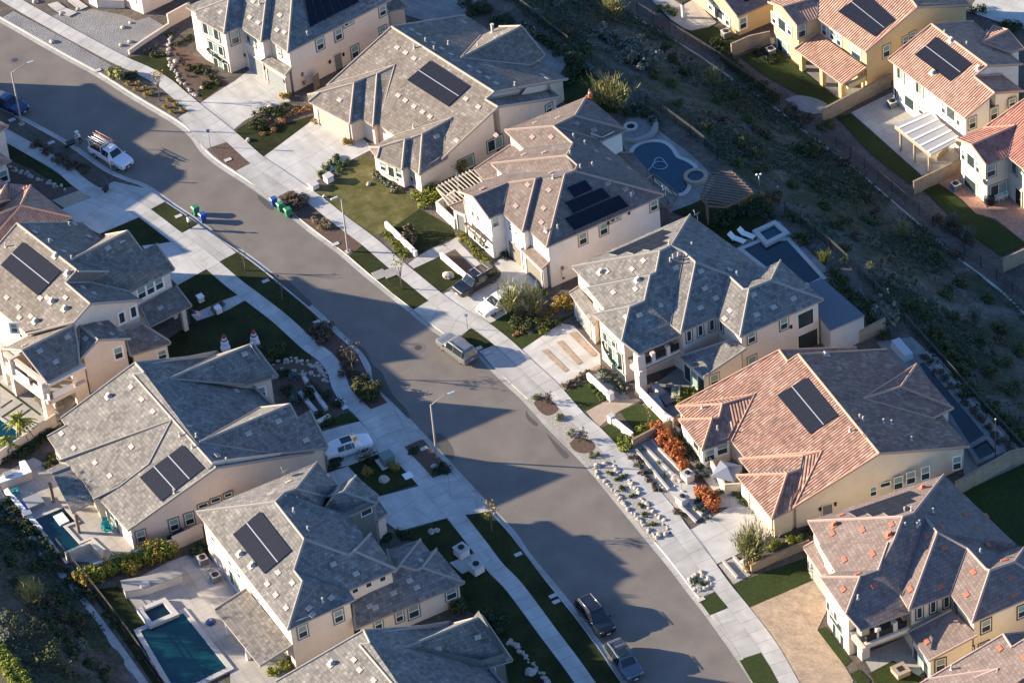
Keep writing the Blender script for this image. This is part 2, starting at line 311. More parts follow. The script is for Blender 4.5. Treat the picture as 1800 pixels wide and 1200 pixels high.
# ---------------------------------------------------------------- houses
M['pinegreen'] = flat('pine_green', (.015, .04, .022), .9); M['meterred'] = flat('faded_red_box', (.3, .13, .1), .7)
from mathutils.geometry import tessellate_polygon
class House:
    def __init__(s, name, label, px, py, wall, roof, cap, z=.15, fascia='fascia', vent='ventpale'):
        s.root = thing(name, label, 'house', P(px, py, z)); s.z = z
        s.pt = {}; s.px = {}; s.pl = {}; s.faces = []; s.we = {}; s.wall = M[wall]; s.rm = M[roof]; s.cap = M[cap]; s.fm = M[fascia]; s.vm = M[vent]; s.roofs = []
        s.zlift = 0
    def plane(s, key, names, pitch):
        if len(names) == 2:
            a, b = s.pt[names[0]], s.pt[names[1]]; d = (b-a); d.z = 0; d.normalize(); l = V((-d.y, d.x, 0))
            n = V((-l.x*pitch, -l.y*pitch, 1)).normalized(); s.pl[key] = (a, n)
        else:
            a, b, c = (s.pt[k] for k in names[:3]); n = (b-a).cross(c-a).normalized()
            s.pl[key] = (a, n if n.z > 0 else -n)
    def roof(s, txt, e, pitch=.45, wall=None, inset=.4, base=None, walls=True, thick=.2, mat=None, wname='wall'):
        """one roof unit.  lines: 'name x y [z|@plane]', '@plane a b [pitch]' or '@plane a b c', 'f names..', 'w names..'"""
        faces = []; outl = []
        for ln in txt.replace(';', '\n').split('\n'):
            t = ln.split()
            if not t: continue
            if t[0][0] == '@':
                ns = [k for k in t[1:] if k in s.pt]; pit = pitch
                if len(t)-1 > len(ns): pit = float(t[-1])
                s.plane(t[0], ns, pit)
            elif t[0] == 'f': faces.append(t[1:])
            elif t[0] == 'w': outl.append(t[1:])
            else:
                x, y = float(t[1]), float(t[2]); s.px[t[0]] = (x, y)
                if len(t) > 3 and t[3][0] == '@':
                    p, n = s.pl[t[3]]; s.pt[t[0]] = on_plane(x, y, p, n)
                elif len(t) > 3 and t[3][0] == '=': s.pt[t[0]] = P(x, y, s.pt[t[3][1:]].z)
                elif len(t) > 3 and t[3][0] == '|':
                    a, b = (s.pt[k] for k in t[3][1:].split('|')); d = b-a; s.pt[t[0]] = on_plane(x, y, a, V((d.y, -d.x, 0)).normalized())
                else: s.pt[t[0]] = P(x, y, s.z + (float(t[3]) if len(t) > 3 else e))
        mb = MB(); edges = {}; nf = []
        for f in faces:
            ps = [s.pt[k] for k in f]; n = newell(ps)
            if n.z < 0: f.reverse(); ps.reverse(); n = -n
            up = V((-n.x, -n.y, 0))
            if up.length < .02: up = V((0, 1, 0))
            up = (up - n*up.dot(n)).normalized(); u = up.cross(n).normalized()
            o = ps[0]
            lo = min((p-o).dot(up) for p in ps)
            off = random.random()*7
            tris = [list(range(len(ps)))] if len(ps) == 3 else tessellate_polygon([[V((p.x, p.y, 0)) for p in ps]])
            for tr in tris:
                tp = [ps[i] for i in tr]
                if newell(tp).z < 0: tp.reverse()
                mb.face(tp, 0, [((p-o).dot(u)+off, (p-o).dot(up)-lo) for p in tp])
                mb.face([p-V((0, 0, thick)) for p in reversed(tp)], 1)
            nf.append((f, ps, n))
            for a, b in zip(f, f[1:]+f[:1]): edges.setdefault(frozenset((a, b)), []).append((a, b, n, ps))
            s.faces.append(([s.px[k] for k in f], ps, n))
        for k, lst in edges.items():
            a, b, n, ps = lst[0]; A, B = s.pt[a], s.pt[b]
            if (A-B).length < .05: continue
            if len(lst) == 1:
                t = V((0, 0, thick)); mb.face([A, A-t, B-t, B], 1)
                d = (B-A).normalized()
                if abs(d.z) > .12:           # rake: row of cap tiles
                    s.capbar(mb, A, B, .1)
            else:
                n2 = lst[1][2]; c2 = sum(lst[1][3], V((0, 0, 0)))/len(lst[1][3])
                if (c2-A).dot(n) < -.03: s.capbar(mb, A, B, .12)
                elif (c2-A).dot(n) > .03: s.capbar(mb, A, B, .07, 3, .0)
        ob = mb.build('roof', [mat or s.rm, s.fm, s.cap, M['valley']], s.root)
        s.last = ob; s.roofs.append(ob)
        def rz(q):
            best = None
            for f, ps, n in nf:
                z = ps[0].z - (n.x*(q.x-ps[0].x)+n.y*(q.y-ps[0].y))/n.z
                if pip(q.x, q.y, [(p.x, p.y) for p in ps]): return z
                d = min((V((p.x, p.y))-V((q.x, q.y))).length for p in ps)
                if best is None or d < best[0]: best = (d, z)
            return best[1]
        for ol in outl:
            skip = {k[:-1] for k in ol if k[-1] == '-'}; ol = [k.rstrip('-') for k in ol]
            pts = [V((s.pt[k].x, s.pt[k].y, 0)) for k in ol]
            ar = sum(a.x*b.y-a.y*b.x for a, b in zip(pts, pts[1:]+pts[:1]))
            if ar < 0:
                # edge label belongs to its first vertex in the original order
                nx = {ol[i]: ol[(i+1) % len(ol)] for i in range(len(ol))}
                pts.reverse(); ol2 = ol[::-1]; lab = [ol2[(i+1) % len(ol2)] for i in range(len(ol2))]
            else: ol2 = ol; lab = ol
            n = len(pts); ins = []
            for i in range(n):
                a, b, c = pts[i-1], pts[i], pts[(i+1) % n]
                d1 = (b-a).normalized(); d2 = (c-b).normalized(); l1 = V((-d1.y, d1.x, 0)); l2 = V((-d2.y, d2.x, 0))
                bis = l1+l2
                if bis.length < .2: bis = l1
                bis.normalize(); k = max(.4, bis.dot(l1)); ins.append(b+bis*min(inset/k, inset*2.2))
            zb = s.z if base is None else base
            wb = MB(); L = 0
            for i in range(n):
                a, b = ins[i], ins[(i+1) % n]
                za, zb2 = rz(a)-.14, rz(b)-.14
                d = b-a
                if d.length < .01: continue
                d.normalize(); s.we[lab[i]] = (a.copy(), b.copy(), V((d.y, -d.x, 0)))
                if lab[i] in skip: continue
                # split long walls so their top follows the roof
                k = max(1, int((b-a).length/1.0)); top = [a+(b-a)*j/k for j in range(k+1)]
                zs = [max(zb+.1, rz(q+V((-d.y, d.x, 0))*.01)-.14) for q in top]
                wb.face([V((a.x, a.y, zb)), V((b.x, b.y, zb))]+[V((q.x, q.y, z)) for q, z in reversed(list(zip(top, zs)))], 0)
            if walls: wb.build(wname, wall and M[wall] or s.wall, s.root)
        return s
    def wallpoly(s, names, mat=None, drop=None):
        mb = MB(); ps = [s.pt[k] if isinstance(k, str) else k for k in names]; mb.face(ps); mb.face(ps[::-1]); return mb.build('wall', M[mat] if mat else s.wall, s.root)
    def capbar(s, mb, A, B, r, m=2, up=.02):
        d = (B-A); L = d.length; d.normalize(); a = d.cross(V((0, 0, 1)))
        if a.length < .1: return
        a.normalize(); b = a.cross(d).normalized()
        if b.z < 0: b = -b
        sec = [a*r*1.1-b*.03, a*r*.6+b*(r*.75+up), b*(r+up), -a*r*.6+b*(r*.75+up), -a*r*1.1-b*.03]
        for p, q in zip(sec, sec[1:]): mb.face([A+p, A+q, B+q, B+p], m)
        mb.face([A+p for p in sec], m); mb.face([B+p for p in reversed(sec)], m)
    def hit(s, x, y):
        best = None
        for px, ps, n in s.faces:
            if pip(x, y, px):
                q = on_plane(x, y, sum(ps, V((0, 0, 0)))/len(ps), n); d = (q-CAM).length
                if best is None or d < best[0]: best = (d, q, n)
        if not best:
            for px, ps, n in s.faces:
                d = min(math.hypot(a-x, b-y) for a, b in px)
                if best is None or d < best[0]: best = (d, on_plane(x, y, ps[0], n), n)
        return best[1], best[2]
    def frame(s, n):
        up = V((-n.x, -n.y, 0)).normalized(); up = (up-n*up.dot(n)).normalized(); return up.cross(n).normalized(), up
    def vents(s, *xy, mat=None, name='roof_vent'):
        for x, y in xy:
            q, n = s.hit(x, y); u, up = s.frame(n); mb = MB()
            for k in (-1, 1):
                c = q+n*.045+u*.155*k; mb.box(c, u*.145, up*.22, n*.022, 0)
                mb.box(c-up*.02+n*.03, u*.1, up*.012, n*.004, 1); mb.box(c+up*.12+n*.03, u*.1, up*.012, n*.004, 1)
            mb.build(name, [mat or s.vm, M['trimdark']], s.roofs[0])
    def hoods(s, *xy):
        for x, y in xy:
            q, n = s.hit(x, y); u, up = s.frame(n); mb = MB()
            mb.box(q+n*.03, u*.35, up*.35, n*.03, 0)
            mb.hexa([q-u*.2-up*.2, q+u*.2-up*.2, q+u*.2+up*.2, q-u*.2+up*.2], [q+V((0, 0, .4))-u*.16-up*.16, q+V((0, 0, .4))+u*.16-up*.16, q+V((0, 0, .4))+u*.16+up*.16, q+V((0, 0, .4))-u*.16+up*.16], 0)
            mb.build('roof_hood', [s.vm], s.roofs[0])
    def pipes(s, *xy, h=.45, r=.07):
        for x, y in xy:
            q, n = s.hit(x, y); mb = MB(); mb.tube([q-V((0, 0, .1)), q+V((0, 0, h))], r, 8); mb.tube([q+n*.0, q+n*.06], r*2.2, 8)
            mb.tube([q+V((0, 0, h)), q+V((0, 0, h+.08))], r*1.35, 8)
            mb.build('vent_pipe', M['pipe'], s.roofs[0])
    def solar(s, q, nx, ny, rail=True, tilt=0.0, rows=None):
        """q: four photo pixels a b c d going round; nx panels along a-b, ny along b-c"""
        h = [s.hit(*p) for p in q]; n = s.hit(sum(p[0] for p in q)/4, sum(p[1] for p in q)/4)
        cen, nn = n
        c = [on_plane(p[0], p[1], cen+nn*.14, nn) for p in q]
        rk = MB()
        ctr = sum(c, V((0, 0, 0)))/4
        rk.hexa([ctr+(p-ctr)*.985-nn*.12 for p in c], [ctr+(p-ctr)*.985-nn*.05 for p in c], 0)
        if rail:
            for j in range(1, ny):
                a = c[0].lerp(c[3], j/ny); b = c[1].lerp(c[2], j/ny); w = (c[3]-c[0]).normalized()*.07
                rk.hexa([a-w-nn*.05, b-w-nn*.05, b+w-nn*.05, a+w-nn*.05], [a-w-nn*.01, b-w-nn*.01, b+w-nn*.01, a+w-nn*.01], 1)
        arr = rk.build('solar_array', [M['alu'], M['alu']], s.root)
        gu = .012; gv = .045 if rail else .012
        for i in range(nx):
            for j in range(ny):
                def pt(u, v): return c[0].lerp(c[1], u).lerp(c[3].lerp(c[2], u), v)
                eu = gu/((c[1]-c[0]).length/nx)/nx; ev = gv/((c[3]-c[0]).length/ny)/ny*1.0
                u0, u1 = i/nx+eu, (i+1)/nx-eu; v0, v1 = j/ny+(ev if j else 0), (j+1)/ny-(ev if j < ny-1 else 0)
                t = [pt(u0, v0), pt(u1, v0), pt(u1, v1), pt(u0, v1)]
                if newell(t).z < 0: t.reverse()
                mb = MB(); mb.hexa([p-nn*.04 for p in t], t, 1)
                m0 = sum(t, V((0, 0, 0)))/4; ti = [m0+(p-m0)*.965+nn*.004 for p in t]
                du = (t[1]-t[0]).length; dv = (t[3]-t[0]).length
                mb.face(ti, 0, [(0, 0), (du, 0), (du, dv), (0, dv)])
                mb.build('solar_panel', [M['panel'], M['panelframe']], arr)
    def at_wall(s, edge, x, y):
        a, b, n = s.we[edge]; return on_plane(x, y, a, n), (b-a).normalized(), n
    def win(s, edge, x, y, w, h, trim='trimgrey', style='dh', sill=True, frame='white', name='window'):
        c, t, n = s.at_wall(edge, x, y); z = V((0, 0, 1)); mb = MB(); o = c+n*.03
        def bar(cx, cz, hw, hh, m, dp=.04, off=0): mb.box(o+t*cx+z*cz+n*off, t*hw, n*dp, z*hh, m)
        T = .065
        if trim:
            bar(0, h/2+T, w/2+T*2, T, 0); bar(0, -h/2-T, w/2+T*2, T, 0, .06); bar(-w/2-T, 0, T, h/2, 0); bar(w/2+T, 0, T, h/2, 0)
        f = .035
        bar(0, h/2-f, w/2, f, 1, .03); bar(0, -h/2+f, w/2, f, 1, .03); bar(-w/2+f, 0, f, h/2-2*f, 1, .03); bar(w/2-f, 0, f, h/2-2*f, 1, .03)
        if style == 'dh': bar(0, 0, w/2-2*f, f, 1, .028)
        elif style == 'sl': bar(0, 0, f, h/2-2*f, 1, .028)
        elif style == 'tri':
            for k in (-1, 1): bar(k*w/6, 0, f*1.5, h/2-2*f, 1, .028)
        elif style == 'grid':
            for k in range(1, max(2, round(w/.9))): bar(-w/2+k*w/max(2, round(w/.9)), 0, f, h/2-2*f, 1, .028)
            bar(0, 0, w/2-2*f, f, 1, .024)
        wo = mb.build(name, [M[trim or 'trimgrey'], M[frame]], s.root)
        pm = MB(); q = o-n*.012; hw, hh = w/2-f, h/2-f
        r = lambda x0, x1, z0, z1, m: pm.face([q+t*x0+z*z0, q+t*x1+z*z0, q+t*x1+z*z1, q+t*x0+z*z1], m)
        if style in ('dh', 'grid'): r(-hw, hw, 0, hh, 1); r(-hw, hw, -hh, 0, 0)
        elif style == 'sl': r(-hw, 0, -hh, hh, 0); r(0, hw, -hh, hh, 1)
        elif style == 'tri': r(-hw, -w/6, -hh, hh, 0); r(-w/6, w/6, -hh, hh, 1); r(w/6, hw, -hh, hh, 0)
        else: r(-hw, hw, -hh, hh, 0)
        pm.build('pane', [M['glass'], M['blind']], wo)
        return wo
    def door(s, edge, x, y, w, h, mat, name='door', rows=0, depth=.05, frame=None, down=True):
        """(x, y): photo pixel of the door's centre on its wall; stands on the ground"""
        c, t, n = s.at_wall(edge, x, y); z = V((0, 0, 1))
        if down: c.z = s.z+h/2+.02
        mb = MB(); mb.box(c+n*.02, t*w/2, n*depth/2, z*h/2, 0)
        for k in range(1, rows): mb.box(c+n*(.02+depth/2)+z*(-h/2+h*k/rows), t*(w/2-.06), n*.008, z*.015, 1)
        fr = M[frame] if frame else s.wall; T = .1
        mb.box(c+n*.05+z*(h/2+T/2), t*(w/2+T), n*.07, z*T/2, 2)
        for k in (-1, 1): mb.box(c+n*.05+t*k*(w/2+T/2), t*T/2, n*.07, z*h/2, 2)
        ob = mb.build(name, [M[mat], M['trimgrey'], fr], s.root)
        if name == 'door' and h < 2.6:
            hb = MB(); hb.box(c+n*.09+t*(w/2-.12)-z*.05, t*.03, n*.04, z*.08); hb.build('handle', M['steel'], ob)
        return ob
    def beam(s, a, b, zr, z0, z1, th, name='wall', mat=None, za=None):
        """upright slab between two photo pixels read at height zr"""
        A = P(a[0], a[1], s.z+zr); B = P(b[0], b[1], s.z+zr); d = (B-A); d.z = 0; d.normalize(); w = V((-d.y, d.x, 0))*th/2
        mb = MB(); A.z = B.z = s.z+z0; h = V((0, 0, z1-z0))
        r = [A-w, B-w, B+w, A+w]; mb.hexa(r, [p+h for p in r]); return mb.build(name, M[mat] if isinstance(mat, str) else (mat or s.wall), s.root)
    def fixture(s, edge, *pts, name='wall_lamp', mat='iron', sz=(.1, .16)):
        for x, y in pts:
            c, t, n = s.at_wall(edge, x, y); mb = MB(); mb.box(c+n*.08, t*sz[0], n*.08, V((0, 0, sz[1]))); mb.box(c+n*.05+V((0, 0, sz[1]+.03)), t*sz[0]*1.3, n*.1, V((0, 0, .025))); mb.build(name, M[mat], s.root)
    def garland(s, edge, pts, name='garland'):
        ps = []
        for x, y in pts: c, t, n = s.at_wall(edge, x, y); ps.append(c+n*.2)
        mb = MB(); mb.tube(ps, .13, 6); rnd = random.Random(len(pts))
        for a, b in zip(ps, ps[1:]):
            for k in range(5): q = a.lerp(b, k/5)+V((rnd.uniform(-.1, .1), rnd.uniform(-.1, .1), rnd.uniform(-.12, .12))); mb.box(q, V((.06, 0, 0)), V((0, .06, 0)), V((0, 0, .06)), 1 if k % 3 == 0 else 0)
        mb.build(name, [M['pinegreen'], M['white']], s.root)
    def post(s, x, y, zr, z0, z1, sz, name='column', mat=None, rot=None):
        c = P(x, y, s.z+zr); mb = MB()
        r = s.ang if rot is None else rot
        mb.abox(c.x, c.y, s.z+z0, sz, sz, z1-z0, 0, r); return mb.build(name, M[mat] if mat else s.wall, s.root)
    def slabz(s, pts, zr, z0, z1, name, mat):
        ps = [P(x, y, s.z+zr) for x, y in pts]
        if newell(ps).z < 0: ps.reverse()
        mb = MB(); mb.hexa([V((p.x, p.y, s.z+z0)) for p in ps], [V((p.x, p.y, s.z+z1)) for p in ps]); return mb.build(name, M[mat], s.root)
def dish(x, y, z, label, aim=2.2, r=.45):
    c = P(x, y, z); o = thing('satellite_dish', label, 'satellite dish', c-V((0, 0, .6)), 'satellite dishes on the houses')
    d = V((math.cos(aim)*.75, math.sin(aim)*.75, .66)).normalized(); a = d.cross(V((0, 0, 1))).normalized(); b = a.cross(d)
    mb = MB(); rings = [(0, 0), (.4, .03), (.75, .1), (1, .18)]; nn = 16
    ring = lambda k: [c+(a*math.cos(i*2*math.pi/nn)*.9+b*math.sin(i*2*math.pi/nn))*r*max(rings[k][0], .02)+d*r*rings[k][1] for i in range(nn)]
    for k in range(3):
        p, q = ring(k), ring(k+1)
        for i in range(nn): mb.face([p[i], p[(i+1) % nn], q[(i+1) % nn], q[i]], 0, smooth=True)
    mb.build('reflector', M['dish'], o)
    ab = MB(); ab.tube([c-b*r*.8, c+d*r*1.1-b*r*.3], .02, 6); ab.box(c+d*r*1.1-b*r*.25, a*.05, b*.05, d*.08); ab.build('feed_arm', M['steel'], o)
    pb = MB(); pb.tube([c-d*.03, c-V((0, 0, .3))-d*.1, c-V((0, 0, .75))-d*.1], .03, 6); pb.build('mast', M['steel'], o)
    return o
E2, E1 = 5.8, 2.9
# ---- grey two-storey house at the top, behind the driveway
A = House('two_storey_house', 'cream two storey house at the top edge with grey roof and dark solar array', 450, 100, 'cream', 'r_gray', 'c_tan')
A.ang = 0
A.roof('''A0 326 12.5; A1 342.5 21; A2 346 33; A3 394 59; @S A2 A3; H1 402.5 -2 @S; V0 420.8 47.5; A4 459 73.3; @S2 V0 A4
H2 470.5 -22 @S2; V1 428 -8 @S2; V2 472.5 68.3; A5 506 92.5; @S3 V2 A5; H3 514 -8 @S3; V3 479.5 -14 @S3; A6 688 -1; @R A5 A6; HR 600 -62 @R; H5 517 -34 @R
Z1 560 -95; Z0 400 -20
f A2 A3 H1 A1; f A3 V0 V1 H1; f V0 A4 H2 V1; f A4 V2 V3 H2; f V2 A5 H3 V3; f A5 A6 HR H5 H3; f A0 A1 H1 Z0; f HR A6 Z1
f Z0 H1 V1 H2 V3 H3 H5 HR Z1
w A2 A3 V0 A4 V2 A5 A6 Z1 Z0 A0''', E2)
A.roof('''G1 459 107; G2 501.5 133.3; @G G1 G2; G3 513 119 @G; G4 474 99 @G
f G1 G2 G3 G4; w G1 G2 G3 G4''', 2.9, inset=.25)
A.roof('''N1 683 20; N2 720 12.5; @N N1 N2 .3; N3 690 -10 @N; N4 668 5 @N
f N1 N2 N3 N4; w N1 N2 N3 N4''', 2.9, inset=.3)
for x, y in ((562.5, 77.5), (595, 60.5)): A.win('A5', x, y, .95, 1.5)
A.win('A5', 612.5, 41, 1.2, .55, style='sl'); A.win('A5', 672.5, 19, .9, 1.3); A.win('A5', 624, 91, .95, 1.6, style='dh')
A.win('A5', 673, 56, .9, 1.4); A.door('A5', 595, 116, .95, 2.1, 'trimgrey')
A.win('A3', 412.5, 65.5, 1.0, 1.8)
A.win('A2', 371, 56, 2.6, 1.5, style='tri', trim='siding'); A.win('A2', 380, 85, 2.4, 1.3, style='tri', trim='siding')
A.win('A2', 389, 115, 2.4, 1.4, style='tri', trim='siding')
A.win('V0', 441, 71, 1.6, 1.1, style='sl'); A.win('V2', 492, 92, .6, .95)
A.door('V0', 452, 118, 2.6, 2.3, 'garage', 'garage_door', 4); A.door('G1', 488, 148, 3.0, 2.2, 'garage', 'garage_door', 4)
A.vents((387, 21), (439, 31), (454, 40), (445, 3), (492, 27), (487, 53), (500, 57)); A.pipes((456, 8), (540, 62))
A.solar([(530, -22), (600, -40), (632, 3), (545, 48)], 6, 3, rail=False)
A.garland('A2', [(366, 84), (372, 92), (378, 95), (384, 100), (390, 104), (396, 108)]); A.fixture('A5', (579, 109), (603, 96)); A.fixture('G1', (466, 120), (501, 143)); A.fixture('A5', (531, 131), (533, 146), name='utility_meter', mat='meterred', sz=(.12, .2)); A.fixture('A5', (541, 140), name='meter_box', mat='cream', sz=(.35, .45)); A.beam((553, 160), (562, 150), 0, 0, 1.7, .1, 'side_gate', 'wood'); A.fixture('A3', (430, 97))
# ---- tan single-storey house
B = House('single_storey_house', 'single storey house with long tan gable roof and solar array beside the patchy lawn', 700, 220, 'pink', 'r_tan', 'c_tan')
B.ang = 0
B.roof('''m1 665 219; m2 694 238; @M m1 m2; R0 688.5 47.3 @M; R1 869 162 @M; J1 853.3 175 @M; J2 875.8 188.3 @M; K 776.7 280 @M; L0 574 151 @M
B0 817.5 26.7; B1 998.3 139.2; @B R0 R1 B1; N1 985 170.8; @N J1 J2 N1; N0 966.7 154.7 @N
f R0 L0 m1 m2 K J2 J1 R1; f R0 R1 B1 B0; f J1 J2 N1 N0; w R0 L0 m1 m2 K J2 J1 R1 B1 B0; w J1 J2 N1 N0''', E1)
B.roof('''g0 540.8 166.7; g1 542.5 179; g2 615 217.5; @G g1 g2; h1 622.5 146.7 @G; r0 562 163 @G; g3 635 209; @D1 g2 g3 h1; x1 640 139 @D1
g4 656 222; @G2 g3 g4; x2 663 130 @G2; v 667 215; @D2 g4 v x2; t0 694 115 @M; l0 574 151 @M
f g1 g2 h1 r0; f g2 g3 x1 h1; f g3 g4 x2 x1; f g4 v t0 x2; f g0 g1 r0; f g0 r0 h1 x1 x2 t0 l0; w g0 g1 g2 g3 g4 v t0 l0''', E1)
B.roof('''q0 648 259; p1 663 278; p2 706.7 298; @P p1 p2; rr 711.7 245.8 @P; ra 668 259 @P; q1 716.7 293; @Pd p2 q1 rr; q2 721 244 @Pd; q3 737 307; @P2 q1 q3; q4 742.5 235.8 @P2
q5 786.7 278; q6 794 208 @M; m3 694 238 @M
f p1 p2 rr ra; f p2 q1 q2 rr; f q1 q3 q4 q2; f q3 q5 q6 q4; f q0 p1 ra; f q0 ra rr q2 q4 q6 m3; w q0 p1 p2 q1 q3 q5 q6 m3''', E1)
B.roof('''s0 810 102 @B; s1 916.7 46 =s0; s3 845 63.5 @B; s2 877.5 47 =s3; s5 931 115 @B; s4 958 97 =s5
f s0 s1 s2 s3; f s0 s5 s4 s1; w s2 s1 s4 s5 s0 s3''', E1)
B.solar([(756, 106.5), (825, 151.5), (787, 186.5), (715, 140.5)], 5, 2)
B.win('K', 819, 287, 1.9, 1.5, 'trimgrey', 'sl'); B.win('K', 870, 253, 1.9, 1.5, 'trimgrey', 'sl')
B.win('p1', 675, 293, 1.0, 1.2, 'white'); B.win('p1', 701, 304, 1.0, 1.3, 'white'); B.win('q1', 724, 310, .7, 1.6, 'trimgrey')
B.win('p1', 688, 302, 1.3, 1.4, 'trimtan', 'x'); B.win('J2', 965, 191, .9, 1.2)
B.door('g1', 588, 223, 4.6, 2.2, 'garagetan', 'garage_door', 4)
B.vents((698, 84), (713, 93), (728, 103), (700, 168), (712.5, 176.7), (728, 187), (743, 197), (756, 205), (819, 174), (841, 188), (802.5, 247.5), (596.7, 176), (723, 53), (736, 61), (761, 76), (776, 86), (792.5, 96), (824, 117.5), (841, 127), (857, 137), (872, 147), (952.5, 132), (962, 137.5), (873, 65), (816, 40), (768, 240))
B.pipes((866, 57), h=1.0, r=.16); B.pipes((763, 88), (728, 85), (748, 74), (905, 151), (788, 79), (840, 80), (727, 225))
# ---- brown two-storey house with the stepped solar array
C = House('two_storey_house', 'white two storey house with brown tiled roof, black car on its driveway', 930, 420, 'whitest', 'r_brown', 'c_brown')
C.ang = 0
C.roof('''d0 805.8 336.7; d2 859.5 384; d1 832.5 346.7 |d0|d2; c7 882.5 374.5; c8 918.7 408; @S3 c7 c8; c9 941.7 315 @S3; c10 894 321.7 @S3
c1 928 403.5; c2 961 434.5; @S4 c1 c2; c3 993 306.7 @S4; c4 950 312.5 @S4; c5 1167.5 342.5; @R c2 c5; c6 1010 301 @R
@L3 d0 d1 c10; c11 883 306 @L3; f0 886.7 229; f1 921 262; @S1 f0 f1; f2 1007 252 @S1; f3 973 222 @S1; e1 863 287.5; eb 878 302; @S2 e1 eb; e2 1014.7 291 @S2; e3 996 274 @S2
h0 1010.8 204 =f3; h1 1031.7 169.2; h2 1101.7 228; h3 1060 246.7; h4 1045 243; b1 1050 245
f c1 c2 c3 c4; f c2 c5 c6 c3; f c7 c8 c9 c10; f c8 c1 c4 c9; f d1 d2 c7 c10; f d0 d1 c10 c9 c4 c3 c6 c11; f e1 c11 c6 e2 e3; f e1 e3 f2 f1; f f0 f1 f2 f3; f f0 f3 h0 h1
f f3 h4 h3 h2 h0; f h1 h0 h2; f f3 f2 e3 e2 c6 c5 b1
w d0 d1 d2 c7 c8 c1 c2 c5 b1 h3 h2 h1 f0 f1 e1 c11''', E2)
C.roof('''k1 833 297.5; k2 851 317; @K k1 k2 .3; k3 885 309 @K; k4 923 266 @K; k5 897.5 255 @K; f k1 k2 k3 k4 k5; w k1 k2 k3 k4 k5''', 2.9, inset=.3)
C.roof('''n1 790.8 361.5; n2 797.5 367.5; n3 820 377; @N n2 n3 .3; n4 816 352 @N; f n1 n2 n3 n4; w n1 n2 n3 n4''', 2.7, inset=.2)
C.roof('''o1 915.8 438.3; o2 952.5 473.7; @O o1 o2; o3 966 460.5 @O; o4 931 430 @O; f o1 o2 o3 o4; w o1 o2 o3 o4''', 2.9, inset=.25)
C.roof('''r3 1147 308 2.7; r2 1112 269 2.7; @Rr r3 r2 .15; r1 1082 268 @Rr; r4 1137 315 @Rr; f r1 r4 r3 r2''', 2.7)
C.solar([(996, 330), (1028.7, 316), (1042.5, 332.5), (1008.7, 347.5)], 2, 1, False)
C.solar([(992.5, 356), (1058.7, 330), (1073.7, 346), (1007.5, 375)], 4, 1, False)
C.solar([(992.5, 383.7), (1088.7, 342.5), (1106, 362.5), (1010, 405)], 6, 1, False)
C.win('c2', 1024.5, 419, .95, 1.5, 'trimtan'); C.win('c2', 1061, 402, .95, 1.5, 'trimtan'); C.win('c2', 1081, 385, 1.2, .5, 'trimtan', 'sl'); C.win('c2', 1149.5, 361, .9, 1.3, 'trimtan')
C.win('d2', 871, 390, .8, 1.3, None); C.win('d0', 831.5, 371, .5, 1.5, None); C.win('d0', 840.5, 379, .5, 1.5, None); C.win('d0', 841, 420, 1.9, 1.3, None, 'tri')
C.win('c7', 897.5, 399, .7, .9, None); C.win('c7', 908, 407, .6, .8, None); C.win('c1', 949, 430, .4, .6, None)
C.win('f0', 907, 252.5, .4, .5, None)
C.door('c7', 907, 447, 2.4, 2.3, 'garagebrown', 'garage_door', 4); C.door('o1', 940, 477, 2.9, 2.2, 'garagebrown', 'garage_door', 4)
C.door('n3', 811, 391, 1.0, 2.1, 'trimgrey'); C.door('n2', 812, 396, 1.0, 2.1, 'trimgrey')
C.vents((936, 241), (969, 241), (928, 325), (965, 334), (907, 362), (956, 366), (952, 391), (872, 208+30), (941, 216), (981, 207), (957, 268), (921, 272), (970, 303), (848, 332), (1044, 229), (1014, 218), (1048, 266), (1070, 280), (1105, 296), (1100, 333), (1110, 340), (1069, 323), mat=M['c_pink']); C.pipes((1041, 292), (1020, 296), (972, 314), (1028, 254), (1008, 242), (1002, 272), (980, 402), (958, 406), (961, 408)); C.pipes((1109, 344), h=.3)
C.fixture('c2', (1105, 374), (1068, 392), (1039, 396)); C.fixture('c2', (988, 471), (990, 487), name='utility_meter', mat='meterred', sz=(.12, .18)); C.fixture('c2', (992, 478), name='meter_box', mat='whitest', sz=(.35, .45)); C.garland('d0', [(846, 424), (852, 430), (858, 434)])
